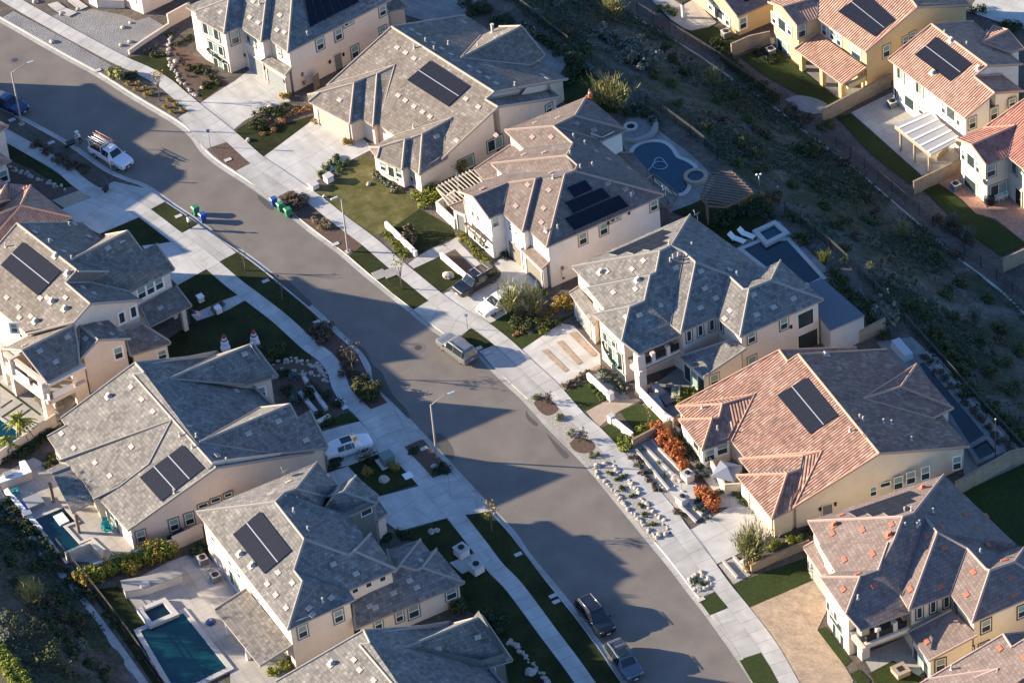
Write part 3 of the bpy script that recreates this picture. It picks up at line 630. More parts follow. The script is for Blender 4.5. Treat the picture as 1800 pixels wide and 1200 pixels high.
# ---- grey two-storey house
def big_house(H, p, lean, gar, porch_e=5.15):
    """the two houses of one plan: stepped hips, corner porch, rear wing"""
    H.roof('''a0 %s %s; a1 %s %s; a2 %s %s; @S1 a0 a2; a3 %s %s @S1; a4 %s %s @S1; a5 %s %s =a4; b0 %s %s; b1 %s %s; @S2 b0 b1; b2 %s %s @S2; b3 %s %s @S2; c0 %s %s; c1 %s %s; @S3 c0 c1; c3 %s %s @S3
m1 %s %s PE; m2 %s %s PE; v1 %s %s; s1 %s %s; @S4 v1 s1; v2 %s %s @S4; s2 %s %s @S4; n1 %s %s; @N s1 n1; n2 %s %s @N; p1 %s %s; @S5 n1 p1; p2 %s %s @S5; p3 %s %s @S5; o1 %s %s; @O p1 o1; o2 %s %s @O; o3 %s %s; @L5 o3 o2 p2; l1 %s %s @L5; b9 %s %s
f a0 a2 a3 a4; f a0 a4 a5 a1; f b0 b1 b2 b3; f b0 b3 a3 a2; f c0 c1 c3; f c0 c3 b2 b1; f c1 m1 m2 v1 v2 a5 a4 a3 b3 b2 c3; f v1 s1 s2 v2; f s1 n1 n2 s2; f n1 p1 p2 p3 n2; f p1 o1 o2 p2; f o1 o3 o2; f o3 l1 p3 p2 o2
f a1 a5 v2 s2 n2 p3 l1 b9
w a0 a2 b0 b1 c0 c1 v1 s1 n1 p1 o1 o3 b9 a1'''.replace('PE', str(porch_e)) % tuple(p), E2)
    H.roof('''q1 %s %s; q2 %s %s; @Q q1 q2 .33; q3 %s %s @Q; q4 %s %s @Q; f q1 q2 q3 q4; w q1 q2 q3 q4''' % tuple(lean), 3.0, inset=.3)
    H.roof('''g1 %s %s; g2 %s %s; @G g1 g2; g3 %s %s @G; g4 %s %s @G; f g1 g2 g3 g4; w g1 g2 g3 g4''' % tuple(gar), 2.9, inset=.25)
D = House('two_storey_house', 'two storey house with mottled grey hip roof and flat roofed extension', 1150, 560, 'pink', 'r_gray', 'c_gray')
big_house(D, [1005, 469, 1213, 377.5, 1037.5, 502, 1153, 479, 1160, 442, 1180, 432, 1032, 506, 1063, 543, 1133, 529, 1143, 484, 1043, 552, 1093, 600, 1107, 540,
  1122, 622.5, 1197, 588, 1179, 570, 1197.5, 584, 1203, 443, 1223, 461, 1259, 557, 1279, 482.5, 1301, 592, 1317, 508, 1308, 509, 1448, 526, 1355, 493, 1372, 458, 1328, 478, 1342, 471],
  [1195, 626, 1237.5, 662, 1312, 612, 1284, 597], [1001, 514.5, 1043, 572, 1056, 553, 1018, 503])
D.roof('''x1 1422 497.5; x2 1445 489; x3 1520 554; x4 1459 581; x5 1441 557.5; f x1 x5 x4 x3 x2; w x1 x5 x4 x3 x2''', 3.3, inset=.06, wall='grayst', mat=noisy('roof_membrane', [(.3, (.1, .115, .14)), (.7, (.15, .165, .19))], 8))
D.ang = math.atan2((D.pt['o1']-D.pt['p1']).y, (D.pt['o1']-D.pt['p1']).x)
def house_wins(H, edge, spec, **kw):
    for t in spec: H.win(edge, *t, **kw)
house_wins(D, 's1', [(1211, 590, .6, 1.4), (1231, 580.5, .6, 1.4), (1251, 571, .6, 1.4)], style='x'); D.win('n1', 1268, 573, .6, 1.4, style='x')
D.win('p1', 1321, 592, .9, 1.5); D.win('p1', 1378, 568, .9, 1.5); D.win('p1', 1416, 560, 1.9, 2.0, None, 'x')
D.win('q2', 1256, 669, .95, 1.7, 'trimtan'); D.win('p1', 1296, 650, .95, 1.7, 'trimtan'); D.win('p1', 1322, 637, .95, 1.7, 'trimtan')
D.win('q1', 1221, 666, 3.4, 2.1, None, 'tri'); D.win('c0', 1072, 600, 2.4, 1.2, 'siding', 'tri'); D.win('c0', 1082, 626, 2.6, 2.3, 'siding', 'tri')
D.win('c0', 1088, 655, 2.6, 1.0, 'siding', 'x'); D.win('b0', 1055, 540, .6, 1.1, None); D.win('a0', 1032, 504, .4, .6, None)
D.door('g1', 1028, 573, 3.2, 2.2, 'garage', 'garage_door', 4)
D.post(1128, 688, 0, 0, 5.0, .85); D.post(1148, 634, 3.3, 3.2, 4.4, .4); D.post(1174, 622, 3.3, 3.2, 4.4, .4)
D.beam((1127, 645), (1195, 614), 3.2, 2.85, 3.3, .4); D.beam((1110, 640), (1127, 655), 3.2, 2.85, 3.3, .4)
D.beam((1130, 630), (1193, 602), 4.1, 3.3, 4.1, .05, 'balustrade', 'iron'); D.slabz([(1102, 626), (1126, 650), (1196, 618), (1176, 596)], 3.1, 2.9, 3.1, 'balcony_floor', 'deckdark')
D.vents((1067, 477), (1111, 473), (1131, 458), (1078, 514), (1117, 508), (1068+32, 557), (1124, 554), (1160, 537), (1231, 541), (1239, 507), (1232, 477), (1283, 546), (1325, 518), (1360, 540), (1395, 525), (1330, 553), (1258, 524), (1274, 560), (1188, 471), (1241, 440), (1260, 453), (1277, 455), (1282, 474))
D.pipes((1176, 429), (1183, 454), (1192, 451), (1216, 433), (1178, 460), (1295, 484)); D.hoods((1055, 479), (1120, 493))
def strip_solar(H, rows):
    for q, n in rows: H.solar(q, n, 1, False)
D.win('p1', 1420, 598, 2.4, 2.3, None, 'x'); D.garland('c0', [(1062, 598), (1066, 612), (1072, 622), (1078, 632), (1084, 640), (1091, 646)]); D.fixture('p1', (1390, 574), (1350, 640))  # the dark pane stands in for the shade of an open recess
strip_solar(D, [([(1069, 445), (1165, 403.3), (1178, 406.7), (1083, 447.5)], 6), ([(1101, 442), (1163, 413), (1174, 416), (1112, 445)], 4), ([(1127.5, 437.5), (1162, 422.5), (1172.5, 426), (1141, 439)], 2)])
# ---- red-tiled single-storey house
E = House('single_storey_house', 'cream single storey house with red barrel tile roof and a black solar array', 1420, 790, 'sand', 'r_red', 'c_red')
E.ang = 0
E.roof('''m1 1286 775; m2 1306 800; @M m1 m2; R0 1403.7 622.5 @M; R1 1546 797 @M; K 1396 891 @M; L0 1385 635 @M; L1 1370 615 @M; L2 1190 712 @M
B0 1559 614; B1 1704 785; x0 1505 610; x1 1512 617; @Bk R0 R1 B1
f R0 L0 L1 L2 m1 m2 K R1; f R0 R1 B1 B0; f L0 x1 x0 L1; w L1 L2 m1 m2 K R1 B1 B0 R0 L0''', E1)
E.roof('''p0 1187.5 714; p1 1192.5 737; hh 1205 735; @S1 p0 hh; p2 1234 791; @S2 p1 p2; p3 1252 735 @S2; p5 1270 710 @S1; p4 1264 734 @S1; @D p2 m1 p3; t1 1327 693 @M
f p1 p2 p3; f p0 hh p4 p5; f p1 p3 p4 hh; f p2 m1 t1 p5 p4 p3; f p0 p5 t1; w p0 p1 p2 m1 t1''', E1)
E.roof('''w0 1299 806; w1 1294 835; wh 1319 830; @W1 w0 wh; w5 1412 800 @W1; w4 1407 824 @W1; w2 1357 912; @W2 w1 w2; w3 1384 832 @W2; K2 1395 893 @M; t2 1445 792.5 @M
f w1 w2 w3; f w0 wh w4 w5; f w1 w3 w4 wh; f w2 K2 t2 w5 w4 w3; f w0 w5 t2; w w0 w1 w2 K2 t2''', E1)
E.roof('''y1 1611 640 3.0; y3 1676 717 3.0; @Y y3 y1; y0 1583 680 @Y; y2 1517 700 @Bk; y4 1640 735 @Bk; f y3 y1 y0; f y0 y1 y2; f y2 y4 y3 y0; w y1 y2 y4 y3''', 3.0)
E.solar([(1417, 663), (1471.5, 729.5), (1423, 761.5), (1366, 694)], 5, 2)
house_wins(E, 'K', [(1535, 863, .7, 1.2), (1579, 848, .95, 1.6), (1601, 839, .95, 1.6), (1626.5, 831, .9, 1.7), (1682, 813, .9, 1.7)], trim=None)
E.win('K', 1556, 851, 1.1, .6, None, 'x'); E.door('K', 1454, 897, .95, 2.0, 'trimgrey')
E.win('p2', 1248, 799, 1.3, 1.5, 'white', 'dh'); E.win('p2', 1268, 788, 1.3, 1.5, 'white', 'dh'); E.win('p1', 1224, 780, 1.2, 1.5, 'trimtan', 'x')
E.door('w1', 1338, 900, 4.4, 2.2, 'garagetan', 'garage_door', 4)
E.hoods((1452, 623)); E.pipes((1511, 735), (1517, 739), (1553, 743), (1567, 745), (1602, 774), (1494, 758), (1234, 717), (1261, 755)); E.vents((1521, 766), (1475, 648), mat=M['c_red'])
E.fixture('K', (1441, 894), (1468, 885)); E.fixture('K', (1378, 915), name='meter_box', mat='sand', sz=(.5, .5))
# ---- rose two-storey house
F = House('two_storey_house', 'sand two storey house with rose tile roof and small red vent tiles', 1600, 1040, 'sand', 'r_pink', 'c_pink', vent='ventred')
big_house(F, [1420, 915.5, 1659, 834, 1441.5, 956, 1571.5, 950, 1587.5, 907.5, 1606, 901.5, 1440, 958, 1469, 1005, 1544, 1002.5, 1561.7, 952.5, 1442, 1013.5, 1487, 1079, 1512, 1013.5,
  1512, 1107.5, 1600, 1074, 1583, 1046, 1598, 1071, 1628, 911, 1648, 936, 1671, 1044, 1700, 963, 1709, 1094, 1740, 1002, 1734, 1000, 1855, 1030, 1783, 987, 1803, 958, 1761, 967, 1785, 955],
  [1596.5, 1110, 1632, 1161.5, 1718, 1116, 1673, 1071], [1412, 962, 1450, 1018, 1464, 1008, 1430, 951])
F.ang = math.atan2((F.pt['o1']-F.pt['p1']).y, (F.pt['o1']-F.pt['p1']).x)
house_wins(F, 's1', [(1616, 1076, .6, 1.4), (1640, 1066, .6, 1.4), (1663.5, 1057, .6, 1.4)], style='x', trim='trimdark'); F.win('n1', 1679, 1063, .6, 1.3, 'trimdark', 'x')
F.win('p1', 1733, 1099, 1.0, 1.5, 'trimdark'); F.win('p1', 1797, 1073, 1.0, 1.5, 'trimdark'); F.win('q2', 1653, 1168, .95, 1.6, 'trimdark'); F.win('p1', 1700, 1146, 1.3, .9, 'trimdark', 'x'); F.win('p1', 1729, 1133, 1.0, .7, 'trimdark', 'x')
F.win('q1', 1619, 1165, 3.2, 2.1, None, 'tri'); F.win('c0', 1463, 1064+10, 2.3, 1.2, None, 'tri'); F.win('c0', 1474, 1115, 2.4, 1.5, None, 'tri'); F.win('b0', 1464, 998, .6, 1.1, None); F.win('a0', 1442, 953, .35, .6, None)
F.door('g1', 1441, 1020, 3.2, 2.2, 'garage', 'garage_door', 4)
for x, y, w, h in ((1469, 1092, 2.5, .9),): F.win('c0', x, y, w, h, None, 'x', frame='trimgrey', name='brick_panel')
F.post(1518, 1153, 0, 0, 5.0, .85); F.post(1543, 1117, 3.3, 3.2, 4.4, .45); F.post(1572, 1106, 3.3, 3.2, 4.4, .45)
F.beam((1520, 1132), (1597, 1102), 3.2, 2.85, 3.3, .4); F.beam((1500, 1116), (1519, 1140), 3.2, 2.85, 3.3, .4)
F.beam((1523, 1117), (1594, 1089), 4.1, 3.3, 4.1, .05, 'balustrade', 'iron'); F.slabz([(1491, 1106), (1516, 1136), (1598, 1105), (1580, 1080)], 3.1, 2.9, 3.1, 'balcony_floor', 'deckdark')
F.vents((1463, 937), (1516, 931), (1567, 921), (1484, 983), (1534, 973), (1482, 1035), (1508, 1008), (1595, 944), (1576, 984), (1537, 1029), (1631, 943), (1600, 1035), (1660, 962), (1653, 1031), (1711, 1005), (1699, 1044), (1777, 1015), (1782, 1045), (1765, 984), (1656, 927), (1689, 941), (1716, 932), (1737, 957), (1697, 905), (1733, 906), (1479, 905), (1629, 1127))
F.pipes((1612, 925), (1591, 925), (1616, 921), (1640, 900), (1723, 971), (1590, 898), (1508, 1052), (1602, 897)); F.hoods((1466, 922), (1562, 940), (1622, 857))
strip_solar(F, [([(1490.8, 899), (1600, 861.7), (1614, 868), (1503, 906)], 5), ([(1521, 899), (1593, 873), (1606.7, 879), (1531, 905)], 3), ([(1551, 899), (1586, 886), (1599, 892.5), (1561, 906)], 2)])
# ---- corner roof, lower right
G = House('single_storey_house', 'pale rose tiled house cut off by the lower right corner of the photo', 1700, 1200, 'sand', 'r_pink', 'c_pink', vent='ventred')
G.roof('''L2 1560 1235; L3 1650 1345; @M L2 L3; R0 1764 1114 @M; R1 1779 1137 @M; R2 1801 1123 @M; R3 1950 1310 @M; X0 1915 1098; X1 2060 1290; @X R0 R1 X0; XJ 1816 1121 @X
f R0 L2 L3 R3 R2 R1; f R0 R1 XJ X0; f R2 R3 X1 X0; w R0 L2 L3 R3 X1 X0''', E1)
G.roof('''u0 1628 1193 @M; t0 1755 1175 @M; u1 1590 1237; u2 1700 1290; f u0 u1 t0; f u1 u2 t0''', E1)
G.solar([(1800, 1190), (1850, 1250), (1800, 1290), (1750, 1226)], 5, 2); G.vents((1757, 1139), (1800, 1155)); G.pipes((1672, 1176))
# ---- left row
L0 = House('single_storey_house', 'red tiled house corner with a white framed window at the left edge of the photo', 0, 300, 'cream', 'r_rust', 'c_red')
L0.roof('''c1 20 283; c2 -60 222; c3 -110 300; @1 c1 c2; a -45 262 @1; c4 -25 300; f c1 c2 a; f a c4 c1; f c2 c3 a; f a c3 c4; w c1 c2 c3 c4''', E1)
L0.win('c4', 5, 310, 1.1, 1.5, 'white')
L1 = House('single_storey_house', 'house with dull red barrel tile hip roof rising behind the shaded driveway', 40, 390, 'sand', 'r_rust', 'c_red')
L1.roof('''c1 54 326; c2 126 381.5; @1 c2 c1; a 36 361 @1; b 12 322; @2 c1 b .4; v 18 352; b2 -6 356 @1; c4 -60 470; z -70 400 =a; bz -70 270
f c2 c1 a; f a c4 c2; f c1 v z a; f a z c4; f b v c1; f b bz z b2; f b b2 v; f v b2 z
w c2 c1 b bz c4''', E1)
K = House('two_storey_house', 'cream two storey house at the left edge with open balcony and tan gabled roof', 130, 540, 'cream', 'r_tan', 'c_tan')
K.roof('''wl -60 497; w2 49 587; @W wl w2; r0 30 392.5 @W; r1 135.5 475 @W; j 115.5 497 @W; r2 159 534 @W; w1 131 566 @W; b0 145 390.5; @E r0 r1 b0; v1 191 477 @E; s0 124 457 @E; b2 178 420
s1 225 406 =s0; s2 185.5 413; d4 231 512; d3 307 473; @D d4 d3; d1 250 440 @D; d2 275 428 @D; d5 158.5 495.5 @D; d6 225 511.5 @D; e2 250 527; @E2 r2 e2 j; k1 158 496 @E2; k2 225 512 @E2; rj 137 477 @E
f r0 wl w2 w1 r2 j r1; f r0 r1 rj v1 s0 b2 b0; f s0 s1 s2 b2; f s0 v1 d5 d6 d4 d3 d2 d1 s1; f j r2 e2 k2 k1
w r0 wl w2 w1 r2 e2 d4 d3 d2 d1 s1 s2 b2 b0''', E2)
K.wallpoly(['rj', 'v1', 'd5', 'k1', 'j'], 'sidingbrown')
K.roof('''x0 4 613; x1 82.5 672; x2 39 616 |x0|x1; x3 130 570 =x2; x4 140 641; @X x1 x4 x2; x5 136 600 @X; x6 60 584
f x0 x2 x3 x6; f x2 x1 x4 x5 x3''', 5.0)
K.roof('''y0 139 571 6.2; y1 173 597.5 =y0; y2 139 634; y3 229 595; y4 187 559; f y0 y2 y1; f y0 y1 y3 y4; w y2 y1 y3 y4 y0''', 5.0)
K.roof('''q1 262 575; q2 337 537; @Q q1 q2 .25; q3 310 502 @Q; q4 247 540 @Q; f q1 q2 q3 q4''', 2.8)
K.roof('''u1 229 625; u2 300 603; @U u1 u2 .3; u4 252 570 @U; u3 297 598 @U; u5 217 580 @U; f u1 u2 u3 u4 u5; w u1 u2 u3 u4 u5''', 2.8, inset=.3)
K.ang = math.atan2((K.pt['e2']-K.pt['r2']).y, (K.pt['e2']-K.pt['r2']).x)
K.solar([(39.5, 425), (106, 477), (66, 519), (1, 465.5)], 5, 2)
K.win('d4', 249, 514, 1.0, 1.5, 'white'); K.win('d4', 264, 506, 1.0, 1.5, 'white'); K.win('d4', 279, 498, 1.0, 1.5, 'white')
K.win('r2', 214, 558, .7, 1.4, 'white', 'x'); K.win('r2', 234.5, 548, .7, 1.4, 'white', 'x')
K.win('y1', 208, 620, .9, 1.5, 'white'); K.win('u1', 285, 623, .9, 1.2, 'white'); K.win('w2' if 'w2' in K.we else 'wl', 25, 576, .7, 1.2, 'white'); K.win('wl', 37, 586, .7, 1.2, 'white')
K.vents((12, 523), (33, 540), (71, 516+8), (83, 523), (115, 523), (34, 398+160), (54, 556), (61, 418-12+2), (88, 422), (131, 394), (156, 416), (112, 442), (214, 423), (190, 436), (222, 485), (145, 505), (165, 516), (70, 617), (119, 592), (98, 636), (150, 602-7), (175, 569), (196, 587), (282, 541), (43, 607), (210, 590-10)); K.pipes((87, 427), (126, 456), (122, 397), (10, 434)); K.hoods((97, 450), (118, 481), (90, 530), (113, 543), (61, 565))
# balcony wing: open loggia over an open patio
K.post(8, 632, 3.0, 0, 4.9, .7); K.post(88, 734, 0, 0, 4.9, .8); K.post(55, 667, 2.9, 2.9, 4.6, .45); K.post(33, 690, 0, 0, 2.9, .8)
K.beam((8, 645), (88, 705), 2.8, 2.5, 3.0, .5); K.beam((88, 705), (150, 672), 2.8, 2.5, 3.0, .4); K.beam((10, 634), (50, 664), 3.9, 2.9, 3.75, .08, 'balustrade', 'white'); K.beam((58, 671), (86, 692), 3.9, 2.9, 3.75, .08, 'balustrade', 'white'); K.beam((92, 688), (128, 670), 3.9, 2.9, 3.75, .08, 'balustrade', 'white')
K.beam((8, 617), (84, 674), 4.85, 4.3, 4.85, .4); K.beam((84, 674), (150, 641), 4.85, 4.5, 4.85, .4); K.beam((128, 672), (150, 661), 3.1, 0, 4.9, .4); K.slabz([(8, 645), (88, 705), (150, 672), (80, 610)], 2.8, 2.6, 2.8, 'balcony_floor', 'deck')
K.beam((75, 600), (135, 645), 4.9, 0, 4.9, .3); K.beam((15, 632), (75, 600), 4.9, 0, 4.9, .3)
for x, y in ((308, 540), (327, 562)): K.post(x, y+18, 0, 0, 2.7, .45)
LC = House('single_storey_house', 'single storey house with grey gable roof and three bay solar array', 330, 780, 'cream', 'r_gray', 'c_gray')
LC.roof('''wl 180 882; Kk 225 932; @W wl Kk; r0 238 637 @W; j1 254 655 @W; j2 234 658 @W; r1 380 822 @W; m0 107 735 @W; m1 116 748 @W; l0 83 767 @W; l1 107 803 @W; x1 574 791; x0 385 622; @B r0 r1 x1
f r0 m0 m1 l0 l1 wl Kk r1 j2 j1; f r0 j1 j2 r1 x1 x0; w r0 m0 m1 l0 l1 wl Kk r1 x1 x0''', E1)
LC.roof('''a0 298 665 @B; a1 445 604 =a0; a4 430 676 @B; a2 381 625 =a4; a3 489 661 =a4; f a0 a1 a2; f a0 a4 a3 a1; w a2 a1 a3 a4 a0''', E1)
LC.roof('''b0 351 777 @B; b1 510 710 =b0; b7 485 798 @B; b2 458 716 =b7; @Bd b0 b1 b7; b6 576 787 @Bd; b3 522 733 @Bd; b4 545 720 @Bd; b5 575 780 @Bd; f b0 b1 b2; f b0 b7 b6 b5 b4 b3 b1; w b2 b1 b3 b4 b5 b6 b7 b0''', E1)
LC.roof('''c0 302 738 @W; c1 104 809; c2 129 812 =c1; c3 165 877; c4 262 815 @W; c5 208 856 @W; f c0 c1 c2; f c0 c2 c3 c5 c4; w c1 c2 c3 c5 c4 c0''', E1)
LC.roof('''p0 68 832 2.6; p1 92 832 2.8; p2 126 900 2.4; p3 166 880 2.4; p4 129 818 2.8; p5 105 814 2.6; f p0 p1 p4 p5; f p1 p2 p3 p4''', 2.6, mat=M['r_gray'])
LC.ang = math.atan2((LC.pt['x1']-LC.pt['r1']).y, (LC.pt['x1']-LC.pt['r1']).x)
LC.solar([(320.5, 781.5), (357.5, 821.5), (282.5, 880), (245, 838)], 3, 3)
house_wins(LC, 'Kk', [(248, 942, .9, 1.5), (306, 921, .9, 1.5), (333, 911, .9, 1.5)]); house_wins(LC, 'Kk', [(357, 888, 1.0, .55), (379, 878, 1.0, .55), (401, 869, .8, .5)], style='x')
LC.win('wl', 200, 915, 2.6, 1.9, None, 'tri'); LC.win('l0', 102, 800, .9, 1.4, None); LC.win('a3', 458, 690, 1.0, 1.4, 'white'); LC.door('c2', 150, 872, 1.8, 2.1, 'trimgrey')
for x, y in ((94, 882), (139, 936)): LC.post(x, y, 0, 0, 2.5, .28, 'patio_post', 'wood')
LC.vents((230, 680), (249, 702), (269, 723), (108, 762), (130, 787), (279, 646), (262, 667), (275, 683), (291, 700), (309, 720), (332, 747), (378, 735), (397, 730), (358, 686), (308, 705), (416, 687), (431, 709), (441, 716), (371, 648), (434, 654), (430, 622), (382, 800), (437, 762), (490, 740), (538, 773), (167, 813), (231, 785), (193, 836)); LC.pipes((345, 768), (316, 766), (398, 811), (306, 866), (338, 787)); LC.hoods((190, 697))
LD = House('two_storey_house', 'two storey house with grey hip roof beside the large teal swimming pool', 560, 1010, 'cream', 'r_gray', 'c_gray')
LD.roof('''a0 345 899; a1 506 1106; @W a0 a1; a2 557.5 812; a3 484 882 @W; a7 535 947 @W; a6 517 1002 @W; a5 532 1021 @W; a4 520.5 859 =a3; b1 593 852; b2 572.5 873; y9 500 866 =a3
d1 613 1037; d2 698 1000; @D2 d1 d2; d4 612 975 @D2; d3 623 968 @D2; d6 651.7 937.5; d5 624 1053; b3 566 891; b4 614 907; b5 639 940; b6 641 947
f a0 a1 a5 a6 a7 a3; f a0 a3 y9 a4 a2; f a2 a4 b2 b1; f a4 y9 b3 b2; f a3 a7 d4 b6 b5 b4 b3 y9; f a7 a6 d1 d2 d3 d4; f a6 a5 a1 d5 d1; f d3 d2 d6; f d4 d3 d6 b6
w a0 a1 d5 d1 d2 d6 b5 b4 b1 a2''', E2)
LD.roof('''y0 604 864 7.0; y1 626 836 5.8; y2 588 869 6.9; y3 600 850; y4 662 885 5.8; y5 666 869 5.8; y6 613 907 5.8; y7 570 893; f b2 y2 y3 b1; f y2 y0 y1 y3; f y2 y7 y6 y4 y0; f y0 y4 y5 y1; w y1 y3 y7 y6 y4 y5''', E2, wall='siding')
LD.roof('''l1 625 1105; l2 817 1023; @LL l1 l2; t0 742 997 @LL; t1 732 1002 @LL; t2 702 993 @LL; t3 693 1007 @LL; t4 620 1062 @LL; t5 767 964; t6 739 947.5; t7 756 969; t8 680 965
f l1 l2 t0 t1 t2 t3 t4; f t0 l2 t5; f t2 t1 t7 t6; f t2 t6 t8 t3; f t1 t0 t5 t7; w l1 l2 t5 t7 t6 t8 t3 t4''', E1)
LD.roof('''q0 377 1071 2.7; q1 433 1034 3.2; q2 515 1133 3.2; q3 457 1170 2.7; f q0 q3 q2 q1''', 2.7)
LD.roof('''g1 663 915 3.0; g2 681 903 2.6; g3 665 880 3; g4 650 895 3.4; f g1 g2 g3 g4; w g1 g2 g3 g4''', 2.8, inset=.2)
LD.ang = math.atan2((LD.pt['l2']-LD.pt['l1']).y, (LD.pt['l2']-LD.pt['l1']).x)
LD.solar([(457, 898), (511, 967), (464, 1007), (409, 938.5)], 5, 2)
LD.win('a1', 532, 1109, .95, 1.5); LD.win('a1', 595, 1082, .95, 1.5); house_wins(LD, 'd1', [(624, 1036, .7, .8), (648, 1026, .7, .8), (672.5, 1015.5, .7, .8)], trim=None, style='x')
LD.win('l1', 665, 1096, .8, 1.4); LD.win('l1', 702, 1082, .8, 1.4); LD.win('l1', 727, 1073, 1.1, 1.7); LD.win('l1', 793, 1042, 1.1, 1.5); LD.win('y6', 644, 899, 1.2, .8, None, 'x')
house_wins(LD, 'a0', [(374, 943, .8, 1.2), (404, 985, .8, 1.2), (420, 1007, .8, 1.3), (455, 1052, .8, 1.0)], trim=None); LD.win('a0', 412, 1020, 1.9, 2.0, None, 'sl')
for x, y in ((402, 1113), (437, 1158)): LD.post(x, y, 0, 0, 2.7, .35, 'patio_post', 'white')
LD.vents((489, 1006), (514, 1024), (470, 1026), (485, 1045), (503, 1068), (490, 845+25), (508, 831+15), (475, 868), (447, 880), (586, 991), (626, 1008), (547, 1039), (543, 1068), (582, 1050), (650, 1065), (692, 1042), (733, 1032), (660, 1067), (740, 985), (720, 1020), (549, 1080)); LD.pipes((503, 877), (516, 902), (541, 932), (577, 841), (567, 1057), (516, 899), (523, 880)); LD.hoods((421, 974), (442, 994))
LE = House('single_storey_house', 'house with pale grey gable roof cut off by the bottom edge of the photo', 700, 1180, 'grayst', 'r_gray', 'c_gray')
LE.roof('''wl 440 1290; Kk 540 1400; @W wl Kk; r0 640 1107 @W; j1 651 1130 @W; j2 632 1132 @W; r1 745 1265 @W; m0 485 1197 @W; m1 497 1210 @W; l0 475 1222 @W; x0 795 1096; x1 950 1268; @B r0 r1 x0
f r0 m0 m1 l0 wl Kk r1 j2 j1; f r0 j1 j2 r1 x1 x0; w r0 m0 m1 wl Kk r1 x1 x0''', E1)
LE.roof('''a0 706 1140 @B; a1 848 1082 =a0; a5 820 1170 @B; a2 792 1097 =a5; a3 901 1160 =a5; a4 848 1176 =a5; f a0 a1 a2; f a0 a5 a4 a3 a1; w a2 a1 a3 a4 a0''', E1, wall='siding')
LE.vents((622, 1159), (632, 1177), (657, 1180+15), (660, 1138), (694, 1163), (731, 1174), (840, 1119), (770, 1140)); LE.hoods((582, 1166)); LE.win('a3', 863, 1184, 1.0, 1.5)
# ---- lower terrace beyond the slope, upper right
UZ = -6.4
UA = House('single_storey_house', 'yellow gabled house cut off by the top edge, with a white timber patio cover', 1290, 20, 'yellow', 'r_pink', 'c_pink', UZ)
UA.roof('''e0 1296 30; e1 1440 -32; g0 1200 -44; ap 1250 -30 |g0|e0; a2 1395 -90 =ap; f ap e0 e1 a2; f g0 ap a2; w g0 ap e0 e1 a2''', E1, inset=.25)
UA.solar([(1290, -18), (1350, -42), (1372, -22), (1310, 4)], 5, 1, False)
UA.win('ap', 1249, 10, .8, 1.3, 'white'); UA.win('ap', 1264, 24, 1.5, 1.4, 'white', 'x'); UA.win('ap', 1279, 36, .8, 1.4, 'white'); UA.win('e0', 1306, 41, .9, 1.5, 'white')
UB = House('two_storey_house', 'yellow stucco two storey house with red tile roof, arched patio and ten panel array', 1480, 100, 'yellow', 'r_rust', 'c_red', UZ)
UB.roof('''i0 1350 4; i2 1401 46; i1 1375 13 |i0|i2; i3 1436.5 31.5; i4 1439 -5 =i1; i5 1405 -22; m1 1521.5 91.5; @M i3 m1; R1 1612.5 13.5 @M; R0 1560 -60 @M; X1 1706.5 9.5; X0 1640 -62; i6 1450 -50 @M
f i0 i1 i4 i5; f i1 i2 i3 i4; f i3 m1 R1 R0 i6 i4; f R0 R1 X1 X0; w i0 i1 i2 i3 m1 R1 X1 X0 i5''', E2)
UB.roof('''p1 1396.5 86; p2 1481 149; @P p1 p2 .3; p3 1523 119 @P; p4 1437 58 @P; f p1 p2 p3 p4''', 2.9)
UB.solar([(1520, -14), (1571.5, 34), (1536, 63.5), (1472.5, 20)], 5, 2)
house_wins(UB, 'i1', [(1361, 33, .8, 1.4), (1388, 53, .8, 1.4)], trim='white'); UB.win('i1', 1375, 44, 1.5, 1.6, 'white', 'x'); UB.win('i2', 1409, 54, 1.0, 1.8, 'trimtan')
UB.win('i1', 1376, 82, 2.0, 1.6, 'white', 'sl'); house_wins(UB, 'i3', [(1449, 53, .8, 1.4), (1463, 61, .8, 1.4), (1475, 71, .8, 1.5), (1505, 93, 1.6, 1.5)], trim='white'); UB.win('m1', 1558, 90, .9, 1.6, 'trimtan'); UB.win('m1', 1592, 72, .8, 1.3, 'trimtan'); UB.win('m1', 1604, 63, .8, 1.0, 'trimtan')
UB.ang = math.atan2((UB.pt['X1']-UB.pt['R1']).y, (UB.pt['X1']-UB.pt['R1']).x)
for x, y in ((1411, 124), (1447, 150), (1480, 172), (1518, 155)): UB.post(x, y, 0, 0, 2.75, .5)
UB.beam((1489, 152), (1520, 137), 2.5, 2.2, 2.8, .4)
UC = House('two_storey_house', 'white stucco two storey house with pink tile roof and solar array, white patio cover attached', 1680, 150, 'whitest', 'r_rust', 'c_red', UZ)
UC.roof('''m0 1561 104; m1 1696 207.5; @M m0 m1; R0 1637.5 42.5 @M; R1 1736 116 @M; J1 1712.5 135 @M; J2 1749 164 @M; X0 1711 37.5; X1 1798 113; @X R0 R1 X0; N1 1800 160; @N J1 J2 N1; N0 1762 131 @N
f R0 m0 m1 J2 J1 R1; f R0 R1 X1 X0; f J1 J2 N1 N0; w R0 m0 m1 J2 J1 R1 X1 X0; w J1 J2 N1 N0''', E2)
UC.roof('''z0 1726 75 @X; z1 1746 46; z2 1772 53 6.6; z3 1800 86; z4 1775 93 @X; f z0 z2 z1; f z0 z4 z3 z2; w z1 z2 z3 z4 z0''', E2)
UC.solar([(1645.5, 65), (1706.5, 112), (1669, 142), (1607.5, 96)], 5, 2); UC.hoods((1671, 72), (1719, 121), (1639, 129)); UC.pipes((1699, 80), (1660, 60), (1735, 60))
